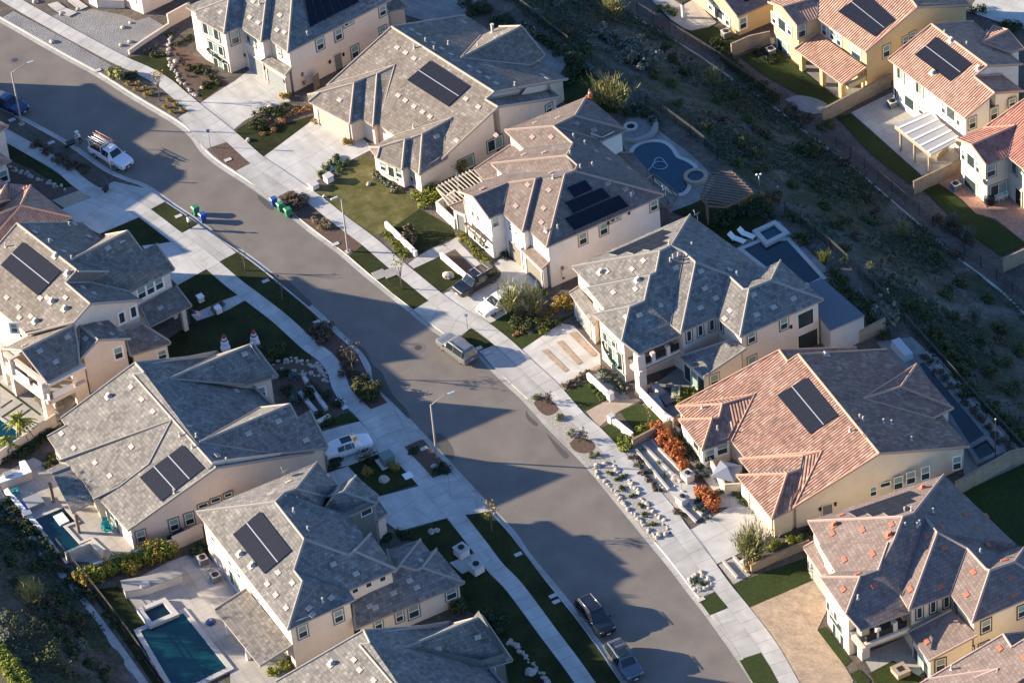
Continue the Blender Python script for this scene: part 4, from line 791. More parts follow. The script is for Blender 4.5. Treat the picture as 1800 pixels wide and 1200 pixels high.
house_wins(UC, 'm0', [(1583, 131, 1.2, 1.5), (1616, 156, 1.2, 1.5)], trim='trimtan', style='sl'); UC.win('m0', 1577, 166, .9, 1.5, 'white', 'sl'); UC.win('m0', 1599, 181, 1.7, 1.5, 'white', 'x'); UC.win('m0', 1620, 194, .9, 1.2, 'white')
house_wins(UC, 'm0', [(1659, 190, .7, 1.5), (1685, 211, .7, 1.5)], trim='white'); UC.win('m0', 1672, 200, 1.5, 1.5, 'white', 'x'); UC.win('m1', 1709, 216, .9, 1.5, 'trimtan'); UC.win('m1', 1747, 200, .9, 1.6, 'trimtan'); UC.win('m1', 1779, 180, .8, 1.0, 'trimtan')
UD = House('two_storey_house', 'house with deep red tile roof at the right edge above the red patio', 1760, 300, 'sand', 'r_clay', 'c_red', UZ)
UD.roof('''i0 1680 244; i2 1733.5 290; i1 1708 255 |i0|i2; i3 1772 275.5; i4 1785 221 =i1; m1 1810 306; @M i3 m1; i5 1729 225 ; R0 1830 154 @M; R1 1890 200 @M; X0 1900 140; X1 1960 190; m2 1850 340; i6 1722 240 @M
f i0 i1 i4 i5; f i1 i2 i3 i4; f i4 i3 m1 R1 R0 i5; f R0 R1 X1 X0; w i0 i1 i2 i3 m1 R1 X1 X0 R0 i5''', E2)
house_wins(UD, 'i1', [(1694, 272, .7, 1.5), (1719, 294, .7, 1.5)], trim='white'); UD.win('i1', 1707, 283, 1.4, 1.6, 'white', 'x'); UD.win('i1', 1706, 324, 2.2, 1.6, 'white', 'x'); UD.win('i2', 1742, 300, 1.1, 1.6, 'trimtan'); UD.win('i2', 1755, 332, 2.0, 1.5, 'trimtan', 'sl'); UD.win('i3', 1783, 295, .9, 1.6, 'trimtan', 'x'); UD.door('i3', 1791, 348, 1.0, 2.1, 'dark')
# ---------------------------------------------------------------- ground, road, paving
ZY = .15
_zc = [0]
def smooth(px, n=4):
    out = []
    for i in range(len(px)-1):
        p0, p1, p2, p3 = px[max(i-1, 0)], px[i], px[i+1], px[min(i+2, len(px)-1)]
        for k in range(n):
            t = k/n
            out.append(tuple(.5*(2*p1[j]+(p2[j]-p0[j])*t+(2*p0[j]-5*p1[j]+4*p2[j]-p3[j])*t*t+(3*p1[j]-p0[j]-3*p2[j]+p3[j])*t**3) for j in (0, 1)))
    return out+[px[-1]]
def extend(ps, d=120):
    a = (ps[0]-ps[1]).normalized(); b = (ps[-1]-ps[-2]).normalized()
    return [ps[0]+a*d]+ps+[ps[-1]+b*d]
def offset(ps, d, z=None):
    out = []
    for i, p in enumerate(ps):
        t = (ps[min(i+1, len(ps)-1)]-ps[max(i-1, 0)]); t.z = 0; t.normalize(); q = p+V((-t.y, t.x, 0))*d
        out.append(V((q.x, q.y, p.z if z is None else z)))
    return out
def strip(name, a, b, mat, kind='structure', label=None, build=True, mb=None, m=0):
    """quads between two rails of points; UV runs along the rail in metres"""
    mb = mb or MB(); s = 0
    for i in range(len(a)-1):
        w0, w1 = (b[i]-a[i]).length, (b[i+1]-a[i+1]).length; L = (a[i+1]-a[i]).length
        q = [a[i], a[i+1], b[i+1], b[i]]; uv = [(s, 0), (s+L, 0), (s+L, w1), (s, w0)]
        if newell(q).z < 0: q.reverse(); uv.reverse()
        mb.face(q, m, uv); s += L
    if build:
        o = mb.build(name, mat); return tag(o, label, kind=kind)
def sheet(name, px, mat, z=None, lift=0, label=None, kind='structure', sm=False):
    """flat sheet from photo pixels; UV in metres along its first edge"""
    _zc[0] += 1
    zz = (ZY if z is None else z)+lift+_zc[0]*.0006
    if sm: px = smooth(px+[px[0]], 4)[:-1]
    ps = [P(x, y, zz) for x, y in px]
    if newell(ps).z < 0: ps.reverse()
    u = (ps[1]-ps[0]).normalized(); w = V((-u.y, u.x, 0)); mb = MB(); o = ps[0]
    for tr in tessellate_polygon([[V((p.x, p.y, 0)) for p in ps]]):
        t = [ps[i] for i in tr]
        if newell(t).z < 0: t.reverse()
        mb.face(t, 0, [((p-o).dot(u), (p-o).dot(w)) for p in t])
    return tag(mb.build(name, M[mat] if isinstance(mat, str) else mat), label, kind=kind)
KR = [(0, 33), (109, 95), (175, 131), (240, 172), (312, 215), (342, 240), (360, 265), (390, 290), (450, 329), (515, 377), (550, 405), (600, 442), (642, 478), (700, 525), (725, 544), (752, 567), (787, 591), (835, 613), (872, 650), (900, 677), (925, 700), (975, 755), (1037, 817), (1100, 893), (1150, 954), (1180, 990), (1222, 1045), (1247, 1077), (1290, 1137), (1330, 1197)]
KL = [(0, 190), (41, 212), (122, 257), (180, 298), (215, 315), (255, 330), (300, 361), (332, 382), (362, 404), (415, 440), (450, 465), (500, 505), (550, 547), (600, 594), (628, 618), (643, 645), (653, 672), (682, 706), (742, 770), (790, 822), (860, 897), (900, 940), (925, 977), (975, 1037), (1025, 1100), (1065, 1157), (1090, 1195)]
kr = extend([P(x, y, 0) for x, y in smooth(KR)]); kl = extend([P(x, y, 0) for x, y in smooth(KL)])
# the road lies between the kerbs; it is triangulated as one polygon
rp = [p.copy() for p in kl]+[p.copy() for p in reversed(kr)]
mb = MB()
for tr in tessellate_polygon([rp]):
    t = [rp[i] for i in tr]
    if newell(t).z < 0: t.reverse()
    mb.face(t)
tag(mb.build('road', M['asphalt']), 'grey asphalt street curving down between the two rows of houses', kind='structure')
def kerb(rail, sgn):
    L = []
    for i, p in enumerate(rail): L.append(p)
    g0 = offset(L, sgn*.02, .004); g1 = offset(L, sgn*.50, .003)
    strip('gutter', g0, g1, M['gutter'], label='pale concrete gutter along the kerb')
    a = offset(L, 0, 0.0); b = offset(L, -sgn*.02, .15); c = offset(L, -sgn*.17, .157); d = offset(L, -sgn*.17, .0)
    mb = MB(); strip('', a, b, None, build=False, mb=mb); strip('', b, c, None, build=False, mb=mb)
    # faces of the riser must look at the road
    tag(mb.build('kerb', M['kerb']), 'raised concrete kerb beside the street', kind='structure')
kerb(kr, -1); kerb(kl, 1)
# yards, slopes and terraces
RT = [(870, -20), (935, 35), (1000, 85), (1095, 152), (1160, 200), (1225, 248), (1300, 310), (1380, 375), (1430, 415), (1480, 458), (1560, 535), (1640, 625), (1720, 715), (1800, 800)]
RB = [(1055, -5), (1100, 20), (1160, 55), (1225, 95), (1290, 140), (1350, 180), (1425, 237), (1505, 298), (1557, 343), (1620, 397), (1675, 445), (1730, 487), (1770, 520), (1810, 560)]
LT = [(-60, 790), (0, 872), (15, 900), (75, 972), (140, 1050), (190, 1115), (245, 1192), (290, 1260)]
LB = [(-130, 1000), (-60, 1065), (0, 1135), (40, 1195), (80, 1250), (110, 1300)]
rt = extend([P(x, y, ZY) for x, y in RT]); rb = extend([P(x, y, UZ) for x, y in RB]); lt = extend([P(x, y, ZY) for x, y in LT]); lb = extend([P(x, y, 5.0) for x, y in LB])
def area(name, rails, mat, label):
    ps = rails; mb = MB()
    for tr in tessellate_polygon([[V((p.x, p.y, 0)) for p in ps]]):
        t = [ps[i] for i in tr]
        if newell(t).z < 0: t.reverse()
        mb.face(t)
    tag(mb.build(name, M[mat]), label, kind='structure')
z15 = lambda L, s: offset(L, s*.1, ZY)
area('ground', z15(kr, 1)+[p for p in reversed(rt)], 'dirt', 'bare soil of the yards between the street and the hillside')
area('ground', z15(kl, -1)+[p for p in reversed(lt)], 'dirt', 'bare soil of the yards on the lower left side of the street')
def resample(ps, n):
    L = [0]
    for a, b in zip(ps, ps[1:]): L.append(L[-1]+(b-a).length)
    out = []; j = 0
    for k in range(n):
        s = L[-1]*k/(n-1)
        while j < len(ps)-2 and L[j+1] < s: j += 1
        out.append(ps[j].lerp(ps[j+1], (s-L[j])/max(1e-6, L[j+1]-L[j])))
    return out
SLOPES = []
def hillside(a, b, label):
    A, Bq = resample(a, 160), resample(b, 160); rows = 14; rnd = random.Random(3); g = []
    for k in range(rows+1):
        t = k/rows; row = []
        for i in range(160):
            p = A[i].lerp(Bq[i], t); e = t*t*(3-2*t); p.z = A[i].z+(Bq[i].z-A[i].z)*(.55*t+.45*e)
            if 0 < k < rows: p.z += rnd.uniform(-.14, .14)
            row.append(p)
        g.append(row)
    mb = MB()
    for k in range(rows):
        for i in range(159):
            q = [g[k][i], g[k][i+1], g[k+1][i+1], g[k+1][i]]
            if newell(q).z < 0: q.reverse()
            mb.face(q, 0, smooth=True)
    o = mb.build('hillside', M['slope'])
    SLOPES.append(g); return tag(o, label, kind='structure')
hillside(rt, rb, 'planted slope falling from the rear fence to the lower row of houses'); hillside(lt, lb, 'planted slope rising behind the left row of houses')
far = [V((330, -300, UZ)), V((330, 420, UZ))]
area('terrace', rb+([far[1], far[0]] if rb[-1].y > rb[0].y else [far[0], far[1]]), 'dirt', 'level ground of the lower terrace at the upper right')
area('terrace', lb+([V((-260, -330, 5)), V((-260, 420, 5))] if lb[-1].y < lb[0].y else [V((-260, 420, 5)), V((-260, -330, 5))]), 'dirt', 'level ground above the left slope')
# sidewalks
WR = [(-40, -32), (0, -11), (36, 11), (136, 67), (211, 107), (252, 125), (289, 146), (315, 168), (343, 191), (378, 219), (410, 245), (449, 280), (484, 304), (519, 328), (561, 358), (601, 390), (648, 425), (686, 458), (725, 490), (763, 521), (800, 548), (842, 571), (878, 598), (905, 622), (935, 651), (968, 681), (1013, 732), (1042, 758), (1078, 795), (1113, 832), (1164, 889), (1191, 926), (1232, 980), (1270, 1033), (1294, 1062), (1328, 1105), (1358, 1148), (1390, 1205)]
WL = [(-30, 217), (0, 233), (50, 261), (110, 296), (135, 318), (165, 338), (207, 352), (240, 366), (270, 387), (300, 410), (340, 440), (375, 468), (410, 498), (450, 528), (495, 563), (542, 606), (572, 628), (590, 652), (597, 676), (611, 700), (635, 722), (662, 752), (700, 795), (730, 827), (762, 863), (800, 906), (840, 957), (870, 997), (900, 1027), (935, 1073), (968, 1118), (1003, 1164), (1032, 1205)]
for wp, lab in ((WR, 'right'), (WL, 'left')):
    c = extend([P(x, y, ZY) for x, y in smooth(wp)], 60); n = int(sum((b-a).length for a, b in zip(c, c[1:]))/1.0); c = resample(c, n)
    strip('sidewalk', offset(c, -.85, ZY+.062), offset(c, .85, ZY+.062), M['concrete'], label='pale concrete sidewalk along the %s side of the street' % lab)
S_ = sheet
# lawns and beds, right side of the street
S_('gravel_bed', [(87, 30), (120, 19), (155, 15), (217, 27), (240, 37), (262, 30), (287, 45), (252, 70), (228, 95), (220, 102), (192, 92), (140, 62)], 'gravel')
S_('gravel_bed', [(24, 20), (4, 31), (60, 66), (109, 93), (172, 126), (198, 117), (125, 74)], 'gravel')
S_('planting_bed', [(182, 124), (207, 117), (240, 135), (332, 194), (312, 206), (185, 133)], 'dirt')
S_('lawn', [(222, 102), (265, 94), (290, 93), (300, 120), (320, 150), (345, 172), (318, 158), (275, 136)], 'lawn')
S_('planting_bed', [(290, 76), (335, 85), (340, 98), (405, 146), (392, 153), (356, 178), (332, 165), (303, 120)], 'mulch'); S_('lawn', [(346, 160), (376, 141), (391, 151), (357, 176)], 'lawn', lift=.01)
S_('driveway', [(357, 178), (400, 150), (412, 143), (445, 118), (500, 140), (510, 178), (470, 192), (430, 212), (413, 226), (385, 202)], 'drive')
S_('driveway', [(313, 207), (334, 194), (357, 178), (385, 202), (413, 226), (398, 250), (370, 259), (360, 264), (342, 240)], 'apron', lift=.004)
S_('planting_bed', [(371, 260), (398, 251), (437, 287), (415, 299), (392, 288)], 'mulch')
S_('lawn', [(415, 228), (480, 190), (505, 182), (553, 203), (535, 224), (463, 275), (432, 262)], 'lawn'); S_('planting_bed', [(438, 213), (480, 190), (530, 186), (552, 203), (470, 226)], 'dirt', lift=.01)
S_('driveway', [(463, 276), (546, 214), (640, 245), (655, 262), (600, 290), (552, 321), (530, 335), (490, 304)], 'drive')
S_('driveway', [(439, 288), (463, 276), (490, 304), (530, 335), (507, 336), (488, 346), (516, 376), (450, 329), (415, 300)], 'apron', lift=.004)
S_('planting_bed', [(508, 334), (560, 360), (643, 427), (613, 450), (600, 440), (516, 376), (491, 346)], 'mulch'); S_('lawn', [(613, 450), (640, 428), (690, 462), (757, 524), (727, 544), (690, 516)], 'lawn')
S_('lawn', [(553, 338), (580, 325), (640, 272), (668, 292), (712, 337), (738, 367), (690, 400), (657, 416), (610, 382)], 'lawndry')
S_('lawn', [(738, 367), (792, 397), (803, 416), (753, 437), (737, 448), (732, 440), (688, 402)], 'lawn'); S_('planting_bed', [(657, 418), (678, 400), (735, 450), (717, 464)], 'dirt')
S_('path', [(717, 464), (735, 450), (757, 438), (790, 425), (806, 414), (822, 422), (858, 472), (840, 478), (800, 438), (772, 451), (727, 472)], 'concrete'); S_('lawn', [(722, 474), (772, 452), (815, 487), (770, 518)], 'lawn')
S_('planting_bed', [(775, 452), (798, 441), (838, 479), (820, 490)], 'mulch'); S_('planting_bed', [(700, 300), (748, 350), (800, 398), (835, 412), (780, 345), (735, 310)], 'dirt'); S_('planting_bed', [(813, 415), (865, 467), (855, 474), (806, 425)], 'dirt')
S_('driveway', [(775, 519), (850, 480), (885, 450), (910, 462), (968, 520), (932, 540), (862, 567), (825, 549)], 'drive'); S_('driveway', [(727, 544), (753, 529), (775, 519), (825, 549), (862, 567), (827, 577), (805, 594), (787, 591)], 'apron', lift=.004)
S_('lawn', [(856, 572), (908, 540), (960, 545), (1010, 552), (986, 567), (917, 613), (892, 592)], 'turf'); S_('lawn', [(806, 597), (827, 577), (868, 606), (842, 616)], 'lawn')
S_('planting_bed', [(900, 545), (960, 512), (1008, 522), (1010, 550), (960, 570), (930, 590)], 'dirt', lift=.012)
S_('driveway', [(918, 614), (986, 568), (1008, 572), (1055, 622), (1056, 642), (986, 683)], 'drive'); S_('driveway', [(842, 617), (870, 606), (918, 614), (953, 650), (986, 683), (956, 687), (928, 701), (872, 650)], 'apron', lift=.004)
for q in ([(952, 616), (962, 613), (1000, 650), (993, 654)], [(978, 601), (988, 598), (1024, 637), (1016, 641)], [(1000, 586), (1012, 582), (1050, 623), (1042, 627)], [(986, 680), (1052, 640), (1057, 647), (989, 687)]): S_('paver_band', q, 'paver', lift=.03)
S_('lawn', [(985, 692), (1035, 668), (1067, 696), (1063, 706), (1030, 723)], 'turf'); S_('path', [(1030, 723), (1063, 705), (1088, 687), (1126, 703), (1087, 723), (1053, 750)], 'tanstone'); S_('path', [(1033, 660), (1048, 650), (1108, 700), (1090, 703)], 'deckdark', lift=.02)
S_('lawn', [(1089, 723), (1128, 706), (1174, 743), (1118, 756), (1107, 746)], 'turf'); S_('lawn', [(1048, 757), (1076, 741), (1107, 772), (1086, 799)], 'turf'); S_('planting_bed', [(1050, 648), (1060, 642), (1120, 700), (1108, 702)], 'dirt')
S_('pebble_bed', [(925, 702), (962, 682), (1080, 800), (1038, 822), (975, 757)], 'pebble')
S_('mulch_ring', [(938, 708), (950, 698), (966, 700), (982, 712), (978, 724), (962, 730), (948, 722)], 'mulch', sm=True, lift=.01); S_('mulch_ring', [(1001, 779), (1012, 769), (1030, 770), (1046, 782), (1040, 793), (1022, 796), (1008, 790)], 'mulch', sm=True, lift=.01)
S_('pebble_bed', [(1038, 822), (1078, 800), (1186, 928), (1149, 952), (1100, 895)], 'pebble')
S_('pebble_bed', [(1098, 795), (1150, 768), (1235, 862), (1262, 885), (1225, 915), (1195, 908), (1160, 868)], 'pebble'); S_('path', [(1172, 858), (1210, 842), (1235, 862), (1300, 870), (1295, 890), (1200, 895)], 'concrete', lift=.015); S_('path', [(1185, 745), (1210, 762), (1260, 835), (1290, 868), (1262, 872), (1215, 815)], 'concrete', lift=.02)
S_('driveway', [(1217, 929), (1300, 880), (1345, 900), (1360, 930), (1345, 950), (1262, 990)], 'drive'); S_('driveway', [(1152, 948), (1182, 936), (1217, 929), (1262, 990), (1230, 1005), (1205, 1018)], 'apron', lift=.004)
S_('pebble_bed', [(1206, 1020), (1236, 1004), (1260, 1038), (1234, 1048), (1222, 1043)], 'pebble'); S_('lawn', [(1228, 1054), (1268, 1036), (1290, 1062), (1248, 1081)], 'turf'); S_('planting_bed', [(1263, 992), (1290, 980), (1320, 1010), (1290, 1026)], 'pebble')
S_('lawn', [(1288, 1027), (1320, 1014), (1420, 978), (1440, 1005), (1432, 1017), (1318, 1066)], 'turf'); S_('driveway', [(1318, 1067), (1432, 1018), (1450, 1022), (1458, 1062), (1437, 1106), (1485, 1170), (1500, 1195), (1480, 1260), (1430, 1240)], 'paver'); S_('driveway', [(1250, 1080), (1282, 1067), (1318, 1067), (1400, 1200), (1372, 1200), (1338, 1146), (1304, 1157)], 'apron', lift=.004)
S_('lawn', [(1300, 1160), (1350, 1140), (1390, 1215), (1345, 1235)], 'turf'); S_('lawn', [(1437, 1107), (1451, 1100), (1495, 1160), (1485, 1170)], 'turf', lift=.02); S_('lawn', [(1494, 1184), (1510, 1175), (1530, 1195), (1520, 1215)], 'turf', lift=.02)
S_('patio', [(1515, 1150), (1600, 1115), (1640, 1165), (1600, 1200), (1540, 1195)], 'deck'); S_('lawn', [(1528, 1182), (1570, 1160), (1620, 1190), (1610, 1215), (1545, 1215)], 'turf', lift=.02)
S_('patio', [(1122, 695), (1200, 640), (1250, 690), (1240, 720), (1170, 735)], 'deckdark', lift=.02); S_('patio', [(1225, 800), (1290, 780), (1330, 830), (1275, 865)], 'deckdark', lift=.02)
# left side
S_('planting_bed', [(0, 203), (40, 222), (122, 267), (180, 307), (199, 319), (160, 333), (105, 287), (0, 224)], 'dirt'); S_('lawn', [(0, 246), (32, 262), (90, 298), (130, 326), (110, 331), (60, 300), (0, 272)], 'lawn'); S_('planting_bed', [(0, 285), (60, 302), (112, 332), (90, 350), (20, 330)], 'mulch'); S_('path', [(92, 352), (138, 335), (161, 346), (114, 366)], 'tanstone')
S_('driveway', [(113, 366), (161, 347), (192, 352), (246, 381), (175, 411), (125, 386), (100, 375)], 'drive'); S_('driveway', [(161, 337), (200, 319), (255, 331), (291, 354), (266, 367), (246, 381), (192, 352)], 'apron', lift=.004)
S_('lawn', [(266, 367), (291, 356), (347, 393), (320, 407)], 'lawn'); S_('lawn', [(176, 411), (246, 382), (299, 420), (285, 428), (240, 432)], 'lawn'); S_('driveway', [(250, 432), (305, 425), (366, 473), (312, 501), (280, 470)], 'drive'); S_('driveway', [(321, 409), (348, 394), (386, 420), (415, 444), (387, 459), (366, 473), (305, 425)], 'apron', lift=.004)
S_('lawn', [(384, 462), (416, 443), (449, 467), (499, 508), (552, 552), (560, 566), (540, 585), (450, 528)], 'lawn'); S_('lawn', [(312, 501), (368, 470), (410, 500), (495, 565), (542, 608), (548, 632), (490, 645), (440, 640), (280, 640), (290, 600), (335, 568), (330, 540)], 'lawn')
S_('path', [(336, 553), (392, 528), (424, 516), (434, 526), (398, 546), (346, 564)], 'concrete', lift=.01)
S_('planting_bed', [(541, 580), (560, 558), (600, 596), (628, 621), (642, 648), (653, 675), (682, 708), (651, 718), (622, 686), (606, 650), (575, 615)], 'mulch'); S_('planting_bed', [(470, 640), (550, 632), (575, 660), (585, 700), (600, 727), (563, 752), (500, 720)], 'mulch')
S_('driveway', [(565, 758), (632, 740), (683, 793), (612, 818), (575, 825)], 'drive'); S_('driveway', [(633, 740), (652, 719), (682, 707), (742, 771), (714, 784), (683, 793)], 'apron', lift=.004); S_('lawn', [(563, 752), (600, 728), (613, 725), (631, 739)], 'turf', lift=.01)
S_('planting_bed', [(705, 792), (744, 772), (793, 826), (756, 850)], 'mulch'); S_('lawn', [(612, 819), (688, 788), (740, 848), (663, 872)], 'lawn'); S_('driveway', [(663, 873), (740, 853), (796, 907), (700, 933), (675, 915)], 'drive'); S_('driveway', [(740, 853), (763, 839), (792, 828), (860, 898), (830, 903), (796, 907)], 'apron', lift=.004)
S_('lawn', [(700, 936), (797, 908), (840, 957), (900, 1027), (968, 1118), (1030, 1205), (1000, 1240), (900, 1225), (880, 1120), (800, 1050), (740, 960)], 'lawn'); S_('lawn', [(804, 907), (856, 894), (899, 942), (974, 1040), (1024, 1103), (1064, 1160), (1092, 1200), (1060, 1235), (1003, 1164), (935, 1073), (870, 997)], 'lawn')
S_('path', [(790, 988), (838, 970), (857, 990), (812, 1008)], 'concrete', lift=.01); S_('path', [(565, 835), (590, 826), (612, 819), (640, 850), (600, 860)], 'concrete', lift=.01)
# back yards, left
S_('patio', [(0, 835), (58, 803), (110, 830), (215, 890), (236, 965), (186, 990), (120, 985), (40, 905)], 'deck'); S_('patio', [(212, 1030), (300, 985), (352, 966), (400, 1010), (470, 1090), (516, 1150), (500, 1210), (405, 1215), (404, 1172), (320, 1076), (262, 1100), (228, 1052)], 'deck')
S_('lawn', [(158, 1036), (208, 1030), (252, 1096), (238, 1106), (305, 1205), (275, 1210)], 'lawn'); S_('patio', [(0, 660), (60, 640), (150, 690), (100, 745), (50, 760), (0, 742)], 'deck'); S_('planting_bed', [(0, 795), (110, 735), (100, 790), (60, 803), (0, 833)], 'dirt', lift=.02)
for q in ([(0, 716), (20, 702), (22, 703), (2, 717)], [(0, 733), (38, 708), (40, 709), (2, 735)], [(18, 742), (52, 718), (54, 719), (20, 744)], [(-2, 672), (72, 728), (70, 730), (-4, 675)]): S_('grass_joint', q, 'turf', lift=.03)
# back yards, right
S_('lawn', [(1000, 100), (1090, 165), (1085, 200), (1010, 190), (960, 160), (990, 135)], 'turf', lift=.004); S_('patio', [(1085, 232), (1118, 190), (1145, 215), (1165, 235), (1215, 272), (1260, 315), (1235, 350), (1180, 375), (1155, 350), (1110, 290)], 'deckdark')
S_('lawn', [(1180, 372), (1240, 350), (1290, 360), (1350, 385), (1330, 415), (1280, 430), (1225, 390)], 'lawn'); S_('patio', [(1290, 440), (1330, 405), (1370, 388), (1400, 420), (1530, 545), (1515, 560), (1440, 490), (1385, 500), (1330, 470)], 'deckdark')
S_('patio', [(1540, 600), (1602, 592), (1640, 625), (1700, 690), (1792, 792), (1800, 830), (1700, 870), (1690, 800), (1600, 680)], 'deckdark'); S_('pebble_bed', [(1628, 628), (1640, 618), (1795, 790), (1782, 800)], 'pebble', lift=.02); S_('lawn', [(1690, 865), (1830, 800), (1900, 900), (1830, 990), (1760, 930)], 'turf')
S_('patio', [(640, 0), (720, -30), (870, -30), (800, 40), (740, 35), (690, 20)], 'deckdark'); S_('patio', [(925, 60), (1000, 105), (985, 130), (930, 120)], 'deckdark', lift=.01)
# lower terrace
def T_(*a, **k): return sheet(*a, z=UZ, **k)
T_('patio', [(1128, -20), (1150, 5), (1175, 30), (1190, 48), (1215, 54), (1245, 48), (1260, 40), (1240, 20), (1240, -30)], 'deck', sm=False); T_('lawn', [(1128, -8), (1150, 10), (1180, 40), (1215, 56), (1255, 46), (1298, 70), (1290, 95), (1240, 75), (1180, 35)], 'turf', lift=.004)
T_('lawn', [(1300, 100), (1352, 78), (1400, 115), (1476, 178), (1455, 200), (1400, 165), (1340, 130)], 'turf'); T_('patio', [(1380, 175), (1400, 168), (1430, 172), (1457, 186), (1440, 200), (1405, 195)], 'deckdark', sm=True, lift=.02)
T_('patio', [(1396, 110), (1480, 178), (1525, 155), (1440, 90)], 'deckdark', lift=.01); T_('patio', [(1496, 198), (1567, 163), (1625, 215), (1690, 260), (1680, 300), (1620, 308), (1560, 255)], 'deck'); T_('lawn', [(1470, 205), (1495, 200), (1560, 257), (1620, 310), (1600, 325), (1530, 270)], 'turf')
T_('patio', [(1650, 322), (1690, 300), (1735, 365), (1800, 330), (1830, 420), (1800, 425), (1750, 385), (1715, 375), (1690, 350)], 'redpaver'); T_('lawn', [(1620, 330), (1650, 324), (1690, 352), (1715, 377), (1750, 388), (1805, 428), (1760, 450), (1690, 400)], 'turf'); T_('driveway', [(1700, 20), (1730, -20), (1830, -20), (1830, 60), (1760, 40)], 'drive')
# ---------------------------------------------------------------- walls, fences, pools, street furniture
M['pale_kerb'] = flat('pale_stone', (.38, .36, .33), .9)
def gpt(px, z): return P(px[0], px[1], z)
def wall_run(pts, h, label, mat='block', th=.2, z=ZY, name='garden_wall', cat='wall', cap=None, h2=None):
    """freestanding wall through photo points on its base line"""
    ps = [gpt(p, z) for p in pts]; o = thing(name, label, cat, ps[0]); wb, cb = MB(), MB(); n = len(ps)
    for i in range(n-1):
        d = (ps[i+1]-ps[i]).normalized(); w = V((-d.y, d.x, 0))*th/2; e = d*(th/2 if i < n-2 else 0)
        a, b = ps[i], ps[i+1]+e; ha = h if not h2 else h+(h2-h)*i/max(1, n-2)
        L = (b-a).length; r = [a-w, b-w, b+w, a+w]; t = [p+V((0, 0, ha)) for p in r]
        for j, k in ((0, 1), (1, 2), (2, 3), (3, 0)):
            l = (r[k]-r[j]).length; wb.face([r[j], r[k], t[k], t[j]], 0, [(0, 0), (l, 0), (l, ha), (0, ha)])
        r2 = [p+(p-(a+b)/2).normalized()*.04 for p in t]; cb.hexa(r2, [p+V((0, 0, .07)) for p in r2])
    wb.build('wall_body', M[mat], o); cb.build('coping', M[cap or mat], o); return o
wall_run([(297, 48), (336, 27)], 1.7, 'tan block side wall between the gravel yard and the next house', 'cream')
wall_run([(227, 96), (255, 76), (298, 48)], .5, 'low stepped tan wall edging the grey gravel yard', 'cream')
wall_run([(769, 372), (801, 402)], 1.2, 'white courtyard wall beside the timber trellis', 'whitest'); wall_run([(769, 372), (800, 352)], 1.2, 'short white courtyard wall running back under the timber trellis', 'whitest')
wall_run([(679, 399), (732, 451)], .65, 'low white planter wall on the lawn beside the red shrub', 'whitest', .3); wall_run([(776, 453), (820, 491)], .6, 'low white planter wall ending at the black parked car', 'whitest', .3)
wall_run([(1034, 666), (1072, 702)], .75, 'low white wall beside the stone steps, upper one', 'whitest', .3); wall_run([(1074, 742), (1112, 772)], .75, 'low white wall beside the stone steps, lower one', 'whitest', .3)
wall_run([(1126, 698), (1169, 742), (1184, 752)], 1.2, 'white courtyard wall enclosing the patio with cushioned seats', 'whitest'); wall_run([(1112, 786), (1150, 766), (1196, 742)], .95, 'tan block wall between the green lawn and the orange shrubs')
wall_run([(1247, 818), (1275, 868), (1306, 866)], 1.2, 'cream courtyard wall around the grey patio umbrella', 'sand'); wall_run([(1320, 1006), (1362, 986), (1422, 962)], .9, 'tan block wall between the fluffy green tree and the turf lawn')
wall_run([(1680, 872), (1776, 818), (1815, 810)], 1.8, 'tan block wall behind the red tiled house, beside the dark lawn'); wall_run([(1512, 602), (1556, 580)], 1.5, 'short tan block wall behind the flat roofed extension')
wall_run([(1446, 215), (1493, 190), (1566, 152)], 1.7, 'tan block wall between the yellow house yard and the white house yard', z=UZ); wall_run([(1606, 342), (1640, 326), (1686, 303)], 1.7, 'tan block wall between the patio cover and the red paver patio', z=UZ)
wall_run([(1286, 100), (1318, 86), (1354, 78)], 1.7, 'tan block wall below the yellow gabled house', z=UZ); wall_run([(1763, 478), (1812, 455)], 1.7, 'tan block wall end at the right edge below the red paver patio', z=UZ)
wall_run([(306, 966), (358, 943)], 1.6, 'tan stucco wall joining the hedge to the grey roofed house', 'cream'); wall_run([(168, 1008), (306, 966)], 1.3, 'low tan wall behind the bright green hedge', 'cream'); wall_run([(118, 988), (162, 969), (185, 985)], 1.2, 'brown stucco wall corner at the end of the narrow pool', 'sand', .3)
wall_run([(-10, 822), (60, 775), (100, 748)], 1.5, 'rough tan wall between the palm pool and the grey roofed house', 'sand')
for a, b, lab in (((1118, 792), (1176, 862), 'nearest the sidewalk'), ((1131, 784), (1196, 848), 'in the middle'), ((1146, 776), (1205, 838), 'beside the orange shrubs')):
    wall_run([a, b], .2, 'long pale stone kerb in the terraced garden, ' + lab, 'pale_kerb', .22, name='stone_kerb', cat='kerb')
for a, b, lab in (((1195, 890), (1224, 918), 'left one of a pair below the driveway planter'), ((1208, 882), (1234, 906), 'right one of a pair below the driveway planter'), ((1272, 988), (1296, 1016), 'left one before the turf'), ((1290, 980), (1314, 1006), 'right one before the turf')):
    wall_run([a, b], .2, 'short pale stone kerb, ' + lab, 'pale_kerb', .22, name='stone_kerb', cat='kerb')
wall_run([(535, 668), (574, 722)], .4, 'long grey concrete kerb in the dark garden of the shaded house', 'grayst', .4, name='stone_kerb', cat='kerb'); wall_run([(527, 694), (556, 728)], .4, 'short grey concrete kerb in the dark garden of the shaded house', 'grayst', .4, name='stone_kerb', cat='kerb')
wall_run([(560, 748), (580, 737)], .5, 'low pale planter wall at the corner of the shaded garden', 'sand', .5, name='planter_wall', cat='wall'); wall_run([(927, 1030), (928, 1031)], .1, 'low kerb', 'whitest') if 0 else None
